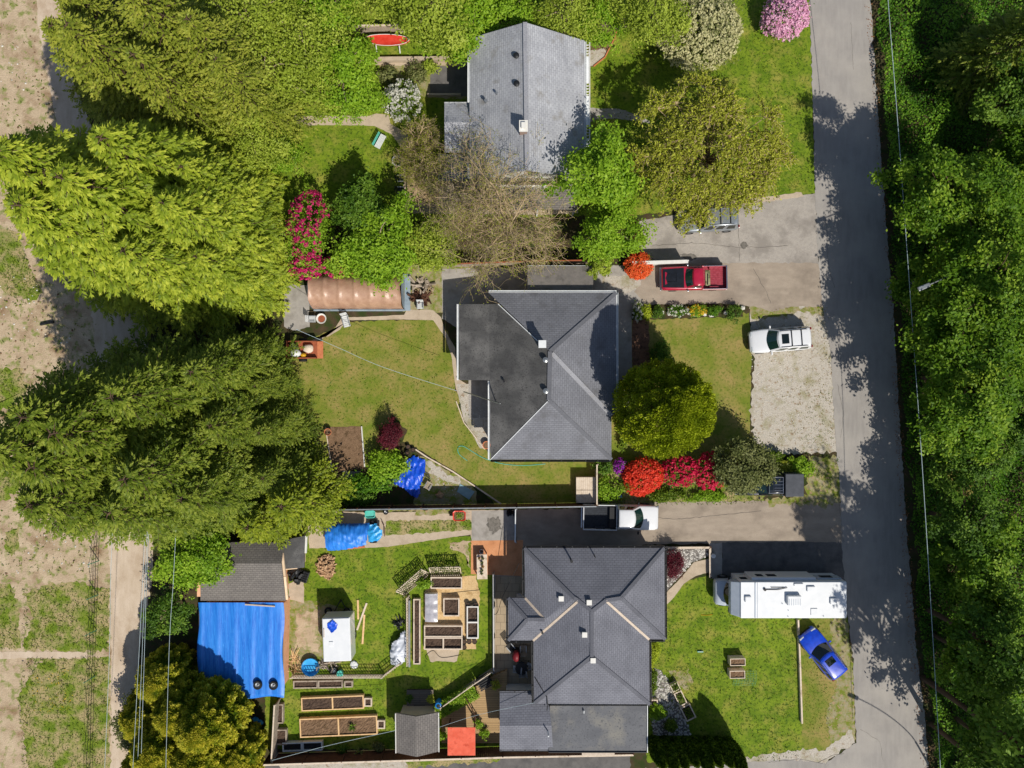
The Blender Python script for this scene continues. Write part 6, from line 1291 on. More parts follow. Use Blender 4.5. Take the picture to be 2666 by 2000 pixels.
cylthing('pot_lid', 'small white round cover on the shaded concrete by the driveway', 'bin', 1853, 1444, [(.15, 0), (.16, .5), (.17, .55), (.02, .6)], 'plastic_white')
cylthing('stone_ring', 'pale round ring beside the path under the bare trees', 'ring', 1036, 421, [(.3, 0), (.42, .02), (.44, .25), (.34, .26), (.3, .0)], 'stone')
for x, y, lb in ((1219, 1573, 'black nursery pot at the top left of the narrow white bed'), (1239, 1573, 'black nursery pot at the top right of the narrow white bed'), (1222, 1667, 'black nursery pot under the foot of the narrow white bed, left'), (1236, 1667, 'black nursery pot under the foot of the narrow white bed, right'), (1209, 1668, 'black pot at the corner of the wide split bed'), (1209, 1682, 'lower black pot at the corner of the wide split bed')): cylthing('nursery_pot', lb, 'pot', x, y, [(.14, 0), (.2, .34), (.17, .34)], 'plastic_black', ((.18, .3), 'bed_soil_dark', 'soil'))
loose_tyre(854, 1592, 0.0, 'tyre lying in the shade at the nose of the white trailer', .3, False); loose_tyre(902, 1592, 0.0, 'second tyre at the nose of the white trailer, right one', .26, False)
loose_tyre(868, 1746, 0.0, 'grey rimmed wheel lying among the junk behind the white trailer', .34); loose_tyre(886, 1338, 0.0, 'white rimmed small wheel beside the black mower', .2); loose_tyre(1004, 1334, 0.0, 'little dark wheel lying along the metal capped fence', .2)
t = thing('mower', 'black and white machine against the fence left of the teal tub', 'mower', P(865, 1337)); mb = MB(); mb.b2(-.35, -.25, .1, .3, .25, .4); mb.build('deck', M['plastic_black'], t, bevel=.04); mb = MB(); mb.b2(-.2, -.14, .4, .1, .12, .6); mb.build('engine', M['plastic_white'], t, bevel=.03); mb = MB(); mb.tube([(-.3, -.2, .4), (-.7, -.2, .8), (-.7, .2, .8), (-.3, .2, .4)], .02); mb.build('handle', M['black_metal'], t)
for x in (-.28, .25):
    for y in (.27, -.27): wheel(t, x, y, .12, .06, 1 if y > 0 else -1)
def tub(name, label, cat, px, py, w_, d_, h, mat, fill=None, rz=0, fillname='soil'):
    p = P(px, py); t = thing(name, label, cat, (p.x, p.y, 0), R(rz)); mb = MB()
    rr = lambda s, z: [(x*s*w_/2, y*s*d_/2, z) for x, y in ((-1, -.7), (-.7, -1), (.7, -1), (1, -.7), (1, .7), (.7, 1), (-.7, 1), (-1, .7))]
    mb.loft([rr(.8, 0), rr(1, h), rr(1.08, h), rr(1.08, h+.03), rr(.9, h+.03), rr(.72, .06)], cap=False); b = MB(); mb.add(rr(.72, .06), [tuple(range(8))]); mb.build('shell', M[mat], t)
    if fill: mb = MB(); mb.add(rr(.86, h-.08), [tuple(range(8))]); mb.build(fillname, M[fill], t)
    return t
tub('storage_tub', 'teal plastic tub standing in the fence shadow', 'tub', 966, 1337, .75, .55, .4, 'plastic_teal', 'plastic_teal', 2, 'lid')
t = thing('wheelbarrow', 'red wheelbarrow filled with green plants on the concrete strip', 'wheelbarrow', P(1197, 1340)); mb = MB(); rr = lambda s, z, ox=0: [(x*s*.48+ox, y*s*.38, z) for x, y in ((-1, -.7), (-.7, -1), (.7, -1), (1, -.7), (1, .7), (.7, 1), (-.7, 1), (-1, .7))]
mb.loft([rr(.6, .3), rr(1, .6), rr(1.04, .62), rr(.9, .6), rr(.55, .36)], cap=False); mb.build('tray', M['plastic_red'], t); mb = MB(); mb.add(rr(.85, .55), [tuple(range(8))]); mb.build('soil', M['bed_soil'], t); mb = MB(); mb.tube([(-.5, .15, .25), (.3, .25, .4), (.85, .25, .6)], .025); mb.tube([(-.5, -.15, .25), (.3, -.25, .4), (.85, -.25, .6)], .025); mb.build('handles', M['wood_pale'], t); wheel(t, -.6, 0, .2, .08)
rg = np.random.default_rng(5); n = 90; mesh_quads('plants', leafy(rg, rg.normal(size=(n, 3))*np.array([.16, .12, .04])+np.array([0, 0, .62]), .12, .06), rg.uniform(0, 1, n), L['fresh'], t)
def heap(name, label, cat, px, py, n, rx, ry, hh, ln, w_, mat, seed, piece='log'):
    rg = random.Random(seed); p = P(px, py); t = thing(name, label, cat, (p.x, p.y, 0)); mb = MB()
    for i in range(n):
        a = rg.uniform(0, 6.28); q = math.sqrt(rg.random()); x, y = rx*q*math.cos(a), ry*q*math.sin(a); z = .06+hh*(1-q*q)*rg.random()
        mb.box(x, y, z, ln*rg.uniform(.6, 1.2), w_*rg.uniform(.6, 1.3), w_*rg.uniform(.5, 1), M=Matrix.Rotation(rg.uniform(0, 3.14), 4, 'Z') @ Matrix.Rotation(rg.gauss(0, .3), 4, 'Y') @ Matrix.Rotation(rg.uniform(0, 1.5), 4, 'X'))
    mb.build(piece, M[mat], t); return t
heap('firewood_pile', 'loose heap of split firewood on the grass right of the workshop', 'firewood', 850, 1474, 150, .65, .95, .4, .42, .12, 'log', 1, 'logs')
heap('wood_stack', 'pile of old boards between the tent and the patio, upper one', 'wood pile', 1095, 742, 16, .8, .2, .3, 1.5, .14, 'wood_grey', 2, 'boards'); heap('wood_stack', 'pile of old boards above the white bench by the tent', 'wood pile', 1100, 776, 26, .7, .3, .35, 1.2, .13, 'wood_dark', 3, 'boards')
heap('stump_pieces', 'small heap of cut stump pieces in the fence shadow', 'wood pile', 1143, 1288, 14, .25, .25, .2, .3, .16, 'log', 4, 'pieces'); heap('brush_pile', 'bundle of canes against the peach wall behind the blue pool', 'canes', 768, 1730, 26, .25, .7, .2, 1.5, .03, 'wood_raw', 5, 'canes'); heap('brush_pile', 'dry brush heap under the bare tree by the boards', 'brush', 1110, 758, 50, .6, .5, .3, .6, .03, 'twig', 6, 'twigs')
heap('scrap_heap', 'heap of racks and scrap boards behind the white trailer', 'scrap', 855, 1728, 22, .8, .4, .35, .8, .1, 'wood_grey', 7, 'scraps'); heap('scrap_heap', 'dark junk heap by the annex with black buckets', 'scrap', 772, 1498, 26, .5, .65, .5, .45, .2, 'plastic_black', 8, 'buckets'); heap('scrap_heap', 'dark bundle beside the vertical trellis above the white tarp', 'scrap', 1040, 1620, 22, .35, .45, .3, .5, .08, 'plastic_black', 9, 'parts'); heap('scrap_heap', 'tangle of dark pots in the shade at the gate', 'scrap', 1330, 1334, 14, .4, .25, .25, .3, .12, 'plastic_black', 10, 'pots')
t = thing('bicycle_rack', 'black crate of bottles standing beside the dark junk heap', 'crate', P(796, 1500), R(70)); mb = MB(); mb.b2(-.45, -.25, 0, .45, .25, .3); mb.build('crate_box', M['plastic_black'], t, bevel=.02); t.name = 'crate'; mb = MB()
for i in range(5):
    for j in range(3): mb.cyl(-.36+.18*i, -.16+.16*j, .3, .36, .06, n=8)
mb.build('bottles', M['black_metal'], t)
for k, (a, b, lb) in enumerate((((932, 1562), (933, 1612), 'short plank lying on the back lawn, leftmost of three'), ((955, 1570), (930, 1640), 'long plank lying askew across the back lawn'), ((949, 1600), (944, 1676), 'plank at the right of three on the back lawn'), ((905, 1428), (950, 1424), 'red brown plank on the grass below the tarp wrapped buggy'), ((108, 845), (142, 838), 'dark charred log on the pale dirt beside the lane'), ((1068, 1560), (1068, 1730), 'steel rail lying along the narrow planter'))):
    A, B = P(*a), P(*b); mb = MB(); zz = .04 if k != 5 else .5
    (mb.tube([A+Vector((0, 0, .12)), B+Vector((0, 0, .14))], .11, 8) if k == 4 else mb.beam(A+Vector((0, 0, zz)), B+Vector((0, 0, zz)), .14, .05))
    if k == 5: mb.beam(A+Vector((0, 0, .25)), A+Vector((0, 0, .5)), .1, .1); mb.box(A.x, A.y, .24, .1, .1, .48); mb.box(B.x, B.y, .24, .1, .1, .48)
    single('plank' if k < 4 else ('log' if k == 4 else 'metal_rail'), mb, M[['wood_raw', 'wood_pale', 'wood_raw', 'terracotta', 'plastic_black', 'grey_metal'][k]], lb, 'plank' if k < 4 else ('log' if k == 4 else 'rail'))
# compost box
t = thing('compost_box', 'weathered wooden box with a boarded lid in the corner of the fence', 'box', P(1524, 1272)); mb = MB(); mb.b2(-.76, -.95, 0, .76, .95, .85); mb.build('box_wall', M['wood_grey'], t); mb = MB()
for i in range(11): x = -.72+.144*i; mb.b2(x-.068, -.98, .86, x+.068, -.02, .9); mb.b2(x-.068, .02, .86, x+.068, .98, .9)
mb.build('lid', M['wood_pale'], t)
fence('fence', 'short weathered fence beside the wooden compost box', [(1549, 1205), (1549, 1308)], 1.4, M['wood_grey'], M['wood_pale'], capw=.1)
# junk trailer on the left lawn
t = thing('utility_trailer', 'rust brown open box trailer loaded with bags and a yellow case', 'trailer', P(792, 912)); mb = MB(); mb.b2(-1.15, -.68, .45, 1.15, .68, .5); mb.b2(-1.15, -.68, .5, 1.15, -.6, .9); mb.b2(-1.15, .6, .5, 1.15, .68, .9); mb.b2(-1.15, -.6, .5, -1.08, .6, .9); mb.build('box', M['rust'], t); mb = MB(); mb.b2(1.15, -.66, .45, 1.6, .66, .5); mb.build('tailgate', M['terracotta'], t); wheel(t, 0, .8, .32, .2); wheel(t, 0, -.8, .32, .2, -1)
for nm, lb, x, y, sx, sy, sz, mt in (('sack', 'bulging white sack in the rusty trailer', -.45, -.25, .42, .32, .3, 'plastic_white'), ('case', 'yellow tool case in the rusty trailer', .12, -.4, .24, .18, .2, 'yellow_case'), ('bag', 'black bag in the corner of the rusty trailer', -.6, .3, .38, .26, .28, 'plastic_black'), ('bundle', 'pale folded bundle at the right end of the rusty trailer', .5, .1, .4, .35, .22, 'wood_pale')):
    if mt not in M: M[mt] = mat_n('yellow_plastic', 'b98a14', 'd0a020', 3, rough=.5)
    mb = MB(); q = P(792, 912); mb.ell(q.x+x, q.y+y, .5+sz, sx, sy, sz, 12, 8, .12); single(nm, mb, M[mt], lb, nm, smooth=True)
# arched tent
t = thing('storage_tent', 'arched brown tarp tent with grey end flaps beside the garden path', 'tent', P(932, 762)); mb = MB(); x0, x1 = XY(808, 0, 1.2)[0], XY(1046, 0, 1.2)[0]; y0, y1 = XY(0, 805, .3)[1], XY(0, 712, .5)[1]; nx, na = 70, 18; g = []; rg = random.Random(2)
for i in range(nx+1):
    for j in range(na+1):
        f = i/nx; a = math.pi*j/na; rib = abs(math.sin(f*math.pi*6)); s = 1-.05*(1-(1-rib)**3); zz = 1.95*s*max(0, math.sin(a))**.8; yy_ = (y0+y1)/2-(y1-y0)/2*math.cos(a)*(1-.02*rib); g.append((x0+(x1-x0)*f+.03*math.sin(a*5+f*40), yy_, .08+zz+.03*math.sin(f*60+j*1.3)*(1 if f > .8 or f < .2 else .3)))
mb.add(g, [(i*(na+1)+j, (i+1)*(na+1)+j, (i+1)*(na+1)+j+1, i*(na+1)+j+1) for i in range(nx) for j in range(na)])
m_, nt_, b_ = newmat('brown_tarp'); nt_.links.new(mixc(nt_, noise(nt_, 2), C('a07c66'), C('b39078')), b_.inputs['Base Color']); b_.inputs['Roughness'].default_value = .38; bump(nt_, b_, noise(nt_, 5, lo=0, hi=1), .4, .04)
mb.build('cover', m_, t, world=True, smooth=True); mb = MB()
for xx_ in (x0, x1): mb.add([(xx_, (y0+y1)/2, .1)]+[(xx_+(.06 if xx_ > x0 else -.06), (y0+y1)/2-(y1-y0)/2*math.cos(math.pi*j/na), .05+1.9*math.sin(math.pi*j/na)**.8) for j in range(na+1)], [(0, j+1, j+2) for j in range(na)])
mb.b2(x0, y0-.14, .0, x1+.1, y0-.02, .25); mb.b2(x1+.05, y0-.1, 0, x1+.5, y1, .06); mb.build('end_flap', mat_n('grey_flap', '7f8d98', '94a1ab', 2, rough=.5), t, world=True)
# benches and chairs
def chair(label, px, py, rz, seat='plastic_white', cat='chair', name='garden_chair', long=False):
    t = thing(name, label, cat, P(px, py), R(rz)); ln = .5 if not long else .9; mb = MB()
    for i in range(6): mb.b2(-.26, -ln/2+i*ln/6+.01, .42, .26, -ln/2+(i+1)*ln/6-.01, .45)
    mb.build('seat', M[seat], t); mb = MB()
    for i in range(5): z = .48+.1*i; mb.box(0, ln/2+.04+.03*i, z+.04, .52, .025, .085)
    mb.build('backrest', M[seat], t)
    for x in (-.23, .23):
        for y in (-ln/2+.04, ln/2-.02): mb = MB(); mb.tube([(x, y, 0), (x, y, .43)], .02); mb.build('leg', M['plastic_black'], t)
        mb = MB(); mb.b2(x-.03, -ln/2, .62, x+.03, ln/2, .65); mb.build('armrest', M['grey_metal'], t)
    return t
chair('pale lounger standing half on the path and half on the dry lawn', 904, 838, 15, 'plastic_white', 'lounger', 'lounger', True); chair('grey folding chair beside the heaped blue tarp', 1116, 1264, -30, 'wood_grey'); chair('white slatted bench below the old boards by the tent', 1096, 798, 0, 'plastic_white', 'bench', 'garden_bench'); chair('small white bench next to the orange bowl', 817, 832, 90, 'plastic_white', 'bench', 'garden_bench')
t = thing('picnic_bench', 'white slatted bench with a folded teal and orange chair on the lawn', 'bench', P(992, 372), R(-28+90)); t.scale = (.8, .8, .8); mb = MB()
for i in range(5): mb.b2(-.7, -.3+i*.12, .45, .7, -.2+i*.12, .48)
mb.build('seat', M['plastic_white'], t); mb = MB()
for i in range(3): mb.b2(-.7, .36+.04*i, .55+.12*i, .7, .39+.04*i, .65+.12*i)
mb.build('backrest', M['plastic_teal'], t)
for x in (-.6, .6):
    for y in (-.25, .25): mb = MB(); mb.b2(x-.03, y-.03, 0, x+.03, y+.03, .45); mb.build('leg', M['grey_metal'], t)
# canoe on trestles
t = thing('canoe', 'red canoe lying on trestles under the fruit trees', 'canoe', P(1012, 118), R(-1)); mb = MB(); n = 14; rings = []
for i in range(n+1):
    f = -1+2*i/n; w_ = .42*(1-f*f)**.55+.01; zt = .95+.1*f*f; rings.append([(f*1.75, -w_, zt), (f*1.75, -w_*.9, zt-.25), (f*1.75, -w_*.4, zt-.38), (f*1.75, 0, zt-.4), (f*1.75, w_*.4, zt-.38), (f*1.75, w_*.9, zt-.25), (f*1.75, w_, zt), (f*1.75, w_*.92, zt-.01), (f*1.75, w_*.3, zt-.08), (f*1.75, 0, zt-.06), (f*1.75, -w_*.3, zt-.08), (f*1.75, -w_*.92, zt-.01)])
mb.loft(rings); mb.build('hull', M['plastic_red'], t, smooth=True); mb = MB(); mb.tube([r[0] for r in rings], .025, 4); mb.tube([r[6] for r in rings], .025, 4); mb.build('gunwale', M['plastic_white'], t)
for x in (-.9, .9): mb = MB(); mb.tube([(x, -.6, 0), (x, -.2, .6), (x, .2, .6), (x, .6, 0)], .05); mb.build('trestle', M['plastic_white'], t)
# house one deck clutter
t = thing('sun_deck', 'small tan wooden deck below the bare trees', 'deck', P(1102, 484)); mb = MB(); q = P(1102, 484); mb.b2(q.x-1.2, q.y-1.3, 0, q.x+1.2, q.y+1.3, .4); mb.build('deck_boards', mat_n('tan_deck', 'a18a68', 'b59d7a', 3, '8a7455', 1.5, .5, .7, rough=.85), t, world=True)
chair('dark chair at the left edge of the tan deck', 1046, 470, 90, 'plastic_black'); chair('dark chair at the lower left of the tan deck', 1046, 500, 90, 'plastic_black'); chair('pale chair on the tan deck', 1115, 470, 20, 'wood_pale'); chair('brown chair on the tan deck nearest to the house wall', 1128, 500, 200, 'wood_grey')
# ---- house three back yard ----
patch('patio', [(1226, 1408), (1362, 1406), (1360, 1500), (1226, 1495)], Z(4), M['terra_tiles'], 0)
t = thing('work_table', 'narrow wooden table with little plant pots on the terracotta paving', 'table', P(1256, 1470), R(1)); mb = MB(); mb.b2(-.4, -.95, .72, .4, .95, .77); mb.build('tabletop', M['wood_pale'], t)
for x in (-.34, .34):
    for y in (-.88, .88): mb = MB(); mb.b2(x-.04, y-.04, 0, x+.04, y+.04, .72); mb.build('leg', M['wood_pale'], t)
gpt_ = 'little pots on the wooden table'
for x, y, mt, lb in ((1248, 1452, 'terracotta', 'orange pot at the upper left of the wooden table'), (1257, 1453, 'plastic_black', 'dark pot at the top of the wooden table'), (1255, 1464, 'plastic_black', 'dark pot above the middle of the wooden table'), (1257, 1474, 'terracotta', 'brown pot in the middle of the wooden table'), (1255, 1484, 'plastic_black', 'dark pot below the middle of the wooden table'), (1254, 1492, 'plastic_black', 'dark pot at the lower end of the wooden table')):
    p = P(x, y, .77); c = thing('plant_pot', lb, 'pot', (p.x, p.y, .77), group=gpt_); mb = MB(); mb.lathe(0, 0, [(.07, 0), (.11, .16), (.09, .16)], 12); mb.build('pot_shell', M[mt], c); n = 24; rg = np.random.default_rng(x); mesh_quads('leaves', leafy(rg, rg.normal(size=(n, 3))*.05+np.array([0, 0, .2]), .1, .06), rg.uniform(0, 1, n), L['bush'], c)
cylthing('bucket', 'white bucket beside the upper end of the wooden table', 'bucket', 1254, 1434, [(.14, 0), (.17, .35), (.14, .34), (.12, .05)], 'plastic_white')
pp = patch('patio', [(1290, 1500), (1400, 1500), (1400, 1782), (1288, 1782)], Z(5), M['pavers_tan'], 0)
ul = pp.data.uv_layers.new(name='UVMap'); ul.data.foreach_set('uv', [c for lp in pp.data.loops for c in pp.data.vertices[lp.vertex_index].co[:2]])
t = thing('barbecue', 'covered barbecue in dark red beside the eave of the charcoal roof', 'barbecue', P(1344, 1698)); mb = MB(); mb.b2(-.3, -.4, .0, .3, .4, .8); mb.build('cart', M['plastic_black'], t, bevel=.03); mb = MB(); mb.ell(0, 0, .85, .32, .45, .35, 14, 8); mb.build('cover', mat_n('dark_red_cover', '5e141a', '7a2028', 3, rough=.5), t, smooth=True)
chair('grey yard chair next to the dark red barbecue', 1362, 1684, 180, 'wood_grey'); chair('dark yard chair in the eave shade by the barbecue', 1330, 1680, 40, 'plastic_black')
t = thing('patio_table', 'round dark table in deep shade below the eave', 'table', P(1358, 1732)); mb = MB(); mb.cyl(0, 0, .7, .74, .5, n=20); mb.build('tabletop', M['plastic_black'], t); mb = MB(); mb.cyl(0, 0, 0, .7, .05, n=8); mb.cyl(0, 0, 0, .04, .3, n=12); mb.build('pedestal', M['black_metal'], t)
for x, y, lb in ((1344, 1736, 'shade chair left of the round dark table'), (1372, 1730, 'shade chair right of the round dark table'), (1358, 1748, 'shade chair below the round dark table')): chair(lb, x, y, x, 'grey_metal')
t = thing('timber_deck', 'wooden deck with diagonal edge between the garden shed and the house', 'deck', P(1240, 1870)); mb = MB(); mb.prism([XY(*q, .35) for q in ((1150, 1842), (1285, 1760), (1320, 1745), (1320, 1935), (1150, 1935))], 0, .35); mb.build('deck_boards', M['deck_boards'], t, world=True)
t = thing('timber_deck', 'small weathered plank platform with pots in front of the shed door', 'deck', P(1094, 1820)); mb = MB(); mb.prism([XY(*q, .25) for q in ((1059, 1797), (1128, 1797), (1128, 1838), (1140, 1858), (1040, 1858), (1059, 1838))], 0, .25); mb.build('deck_boards', planks('grey_boards', '837668', '75695c', '332c26', .16, 3), t, world=True)
t = thing('door_mat', 'dark mat on the plank platform at the shed door', 'mat', P(1092, 1848, .25)); t.location.z = .25; mb = MB(); mb.b2(-.45, -.34, .005, .45, .34, .03); mb.build('mat_pad', M['plastic_black'], t)
for x, y, h, lf, lb in ((1122, 1818, .9, 'gold', 'golden potted shrub on the right of the plank platform'), (1066, 1815, .7, 'dark', 'dark potted shrub on the left of the plank platform')): shrub('potted_shrub', lb, 'plant', x, y, .3, .35, h, lf, 500, .12, x, base=.25)
t = thing('storage_rack', 'black slatted rack filled with dark pots at the deck corner', 'rack', P(1262, 1768), R(30)); mb = MB()
for i in range(6): mb.b2(-.55, -.45+i*.17, .75, .55, -.36+i*.17, .8)
mb.b2(-.5, -.4, 0, .5, .45, .55); mb.build('slats', M['plastic_black'], t)
mb = MB(); mb.tube([P(1213, 1818, .95), P(1237, 1862, .95)], .04); mb.tube([P(1237, 1862, .95), P(1237, 1895, .95)], .04)
for q in ((1213, 1818), (1237, 1862), (1237, 1893)): a = P(*q, .95); mb.tube([(a.x, a.y, .35), tuple(a)], .035)
single('hand_rail', mb, M['wood_dark'], 'bent dark hand rail on the sunny wooden deck', 'rail')
for x, y, lb in ((1245, 1880, 'bushy potted plant on the deck beside the red canopy'), (1262, 1905, 'leafy potted plant right of the red canopy'), (1152, 1910, 'potted plant between shed and red canopy'), (1290, 1780, 'yellow leaved potted plant in the yard shade')): shrub('potted_plant', lb, 'plant', x, y, .4, .4, .7, 'fresh' if x != 1290 else 'gold', 350, .14, x, base=.35)
# yuccas
def yucca(label, px, py, r, n, seed, leaf='yucca'):
    rg = np.random.default_rng(seed); p = P(px, py, .4); t = thing('yucca_plant', label, 'plant', (p.x, p.y, 0)); a = rg.uniform(0, 6.28, n); e = rg.uniform(.15, 1.2, n); d = np.stack([np.cos(a)*np.cos(e), np.sin(a)*np.cos(e), np.sin(e)], 1); N = np.stack([-np.cos(a)*np.sin(e), -np.sin(a)*np.sin(e), np.cos(e)], 1)
    mesh_quads('leaves', quads(d*r*.5+np.array([0, 0, .3]), d, N, r, .07), rg.uniform(0, 1, n), L[leaf], t); mb = MB(); mb.cyl(0, 0, 0, .35, .06, n=8); mb.build('stem', M['trunk'], t)
yucca('spiky pale green yucca in front of the bottom fence', 935, 1962, .62, 44, 1); yucca('dark spiky plant standing in the lower long raised bed', 917, 1893, .45, 26, 2, 'dark')
for x, y, lb in ((985, 1945, 'shaded grey green shrub near the bottom fence by the shed'), (890, 1950, 'shaded dark shrub left of the yucca')): shrub('garden_bush', lb, 'bush', x, y, .5, .4, .6, 'bush' if x > 950 else 'dark', 500, .14, x)
# wire mesh cage on the lawn, sprinkler, hose
t = thing('wire_cage', 'bent green wire mesh lying round the lower trough planter', 'cage', P(1932, 1758)); mb = MB()
for i in range(9): q = -.75+1.75*i/8; mb.tube([(q, -.75, .05), (q+.03, -.2, .35), (q+.05, .4, .12)], .008, 3)
for i in range(8): y = -.75+1.15*i/7; mb.tube([(-.75, y, .05+.3*math.sin(max(0, i/7*2.6))), (.2, y, .1+.28*math.sin(max(0, i/7*2.6))), (1.0, y, .05+.3*math.sin(max(0, i/7*2.6)))], .008, 3)
mb.build('mesh', M['green_metal'], t)
t = thing('sprinkler', 'little teal lawn sprinkler on the front lawn', 'sprinkler', P(1823, 1696)); mb = MB(); mb.b2(-.22, -.05, .02, .22, .05, .08); mb.build('base', M['plastic_teal'], t); mb = MB(); mb.tube([(-.18, .02, .12), (.2, .02, .12)], .025); mb.build('spray_arm', M['plastic_white'], t)
def cord(name, label, pts, r, mat, cat):
    mb = MB(); p = [Vector(q) for q in pts]; out = []
    for i in range(len(p)-1):
        a0, a, b, b1 = p[max(i-1, 0)], p[i], p[i+1], p[min(i+2, len(p)-1)]
        for k in range(6): s = k/6; out.append(.5*((2*a)+(b-a0)*s+(2*a0-5*a+4*b-b1)*s*s+(3*a-a0-3*b+b1)*s**3))
    out.append(p[-1]); mb.tube(out, r, 5); return single(name, mb, mat, label, cat)
cord('garden_hose', 'thin teal hose looping over the dry lawn south of the slate roofed house', [P(1217, 1200, .03), P(1195, 1182, .03), P(1193, 1165, .03), P(1206, 1162, .03), P(1230, 1176, .03), P(1262, 1194, .03), P(1310, 1208, .03), P(1365, 1212, .03), P(1420, 1208, .03)], .022, M['plastic_teal'], 'hose')
cord('garden_hose', 'dark hose curling on the bare patch below the split raised bed', [P(1113, 1718, .03), P(1108, 1708, .03), P(1128, 1694, .03), P(1150, 1712, .03), P(1200, 1705, .03)], .018, M['plastic_black'], 'hose'); cord('garden_hose', 'black hose hanging from the charcoal eave to the paved yard', [P(1352, 1465, 2.9), P(1320, 1530, 1.8), P(1306, 1560, 1.0), P(1295, 1595, .1), P(1285, 1600, .05)], .02, M['plastic_black'], 'hose')
cord('extension_cord', 'dark cord across the wood chips below the top raised bed', [P(1165, 1545, .03), P(1200, 1541, .03), P(1250, 1536, .03)], .014, M['plastic_black'], 'cord')
cord('plant_tie', 'little yellow strap lying on the front lawn', [P(1825, 1601, .02), P(1840, 1602, .03), P(1855, 1600, .02)], .02, L['yellow'] if False else M['yellow_case'], 'strap')
cord('stick', 'dark bent stick leaning on the low rail of the front lawn', [P(2068, 1712, .02), P(2078, 1726, .34), P(2090, 1741, .05)], .025, M['plastic_black'], 'stick')
mb = MB(); q = P(1213, 1280); mb.add([(q.x+x, q.y+y, z) for z in (.05, .06) for x, y in ((-.7, 0), (-.45, .6), (.7, -.0), (.25, -.62))], [(3, 2, 1, 0), (4, 5, 6, 7), (0, 1, 5, 4), (1, 2, 6, 5), (2, 3, 7, 6), (3, 0, 4, 7)]); single('glass_pane', mb, mat_n('dusty_glass', '7d9aa0', '93aeb2', 2, rough=.15), 'pale sheet of glass lying on the gravel by the fence shadow', 'glass')
mb = MB(); q = P(1612, 1292); mb.box(q.x, q.y, .2, .35, .25, .4, .3); single('bin', mb, M['plastic_blue'], 'small blue bin among the green shrubs above the white pickup', 'bin', bevel=.03)
mb = MB(); q = P(922, 1730); mb.ell(q.x, q.y, .1, .3, .3, .1, 8, 6, .2); single('sack', mb, M['plastic_white'], 'white paper sack on the grass right of the junk heap', 'sack')
t = thing('bucket', 'white and teal bucket right of the grey rimmed wheel', 'bucket', P(888, 1750)); mb = MB(); mb.lathe(0, 0, [(.2, 0), (.26, .4), (.22, .4)], 16); mb.build('shell', M['plastic_teal'], t); mb = MB(); mb.cyl(0, 0, .36, .39, .2, n=14); mb.build('lid', M['plastic_white'], t)
# white rocks edging the bed
rg0 = random.Random(9)
for i, (x, y) in enumerate(((1722, 814), (1741, 816), (1756, 814), (1794, 816), (1809, 819), (1833, 818), (1851, 821), (1888, 815), (1932, 802))):
    mb = MB(); q = P(x, y); mb.ell(q.x, q.y, .12, .18+.05*rg0.random(), .16+.05*rg0.random(), .15, 9, 6, .2); o = single('rock', mb, M['stone'], 'white rock edging the flower bed, ' + ['leftmost, beside the dark leafy plant', 'second from the left', 'third from the left', 'left of the yellow flowers', 'below the yellow flowers', 'right of the yellow flowers', 'sixth, below the feathery plant', 'beside the round green shrub', 'at the far right end by the driveway'][i], 'rock', 'white rocks edging the flower bed')
# ---- lamp posts and wires ----
def street_lamp(label, bx, by, hp, head, hh):
    p = P(bx, by); t = thing('street_lamp', label, 'street lamp', p); mb = MB(); q = P(*head, hh)-p; mb.tube([(0, 0, 0), (0, 0, hp*.5), (0, 0, hp)], [.11, .09, .07], 10); mb.build('pole', M['grey_metal'], t)
    mb = MB(); pts = []
    for i in range(16): s = i/15*math.pi/2; pts.append((q.x*(1-math.cos(s)), q.y*(1-math.cos(s)), hp+(hh-hp)*math.sin(s))); 
    mb.tube(pts, .04, 8); mb.build('arm', M['grey_metal'], t); d = Vector((q.x, q.y, 0)).normalized(); rz = math.atan2(d.y, d.x)
    mb = MB(); mb.box(q.x+d.x*.35, q.y+d.y*.35, hh, .85, .3, .16, rz); mb.build('lamp_head', M['grey_metal'], t, bevel=.05); return t
l1 = street_lamp('street lamp just beyond the lower right corner, its curved shadow on the road', 2474, 2092, 6.6, (0, 0), 8.0) if False else None
t = street_lamp('street lamp with a flat grey head poking out of the maple', 2352, 742, 7.4, (2418, 742), 8.3)
def lamp_ground(label, bx, by, hp, gx, gy, hh):
    g_ = P(gx, gy); k = 1/(1-hh/H); return street_lamp(label, bx, by, hp, (1333+(gx-1333)*k, 1000+(gy-1000)*k), hh)
lamp_ground('street lamp rooted past the lower right corner, throwing a curved shadow on the road', 2474, 2088, 6.2, 2360, 2040, 8.8)
def wire(label, pts, r=.022, mat=None, group=None): return cord('power_line', label, pts, r, mat or M['wire'], 'wire') if group is None else tagp(cord('power_line', label, pts, r, mat or M['wire'], 'wire'), group=group)
wire('overhead wire running down the whole wood edge east of the road', [P(2300, -200, 7), P(2312, 0, 6.8), P(2338, 330, 6.5), P(2372, 800, 6.3), P(2400, 1200, 6.4), P(2425, 1600, 6.8), P(2460, 2200, 7.2)], .02)
for i, (x0, x1, x2, lb) in enumerate(((372, 362, 338, 'brightest of the four wires above the back lane, nearest to the lane'), (378, 370, 352, 'second wire from the lane in the bundle above the laurel'), (382, 376, 362, 'third wire from the lane in the bundle above the laurel'), (288, 285, 266, 'single pale wire along the left edge of the back lane'), (452, 440, 428, 'wire crossing beside the workshop wall'))): wire(lb, [P(x0+12, 1250, 7.5), P(x0, 1500, 7.2), P(x1, 1700, 7.2), P(x2, 2150, 7.6)], .014)
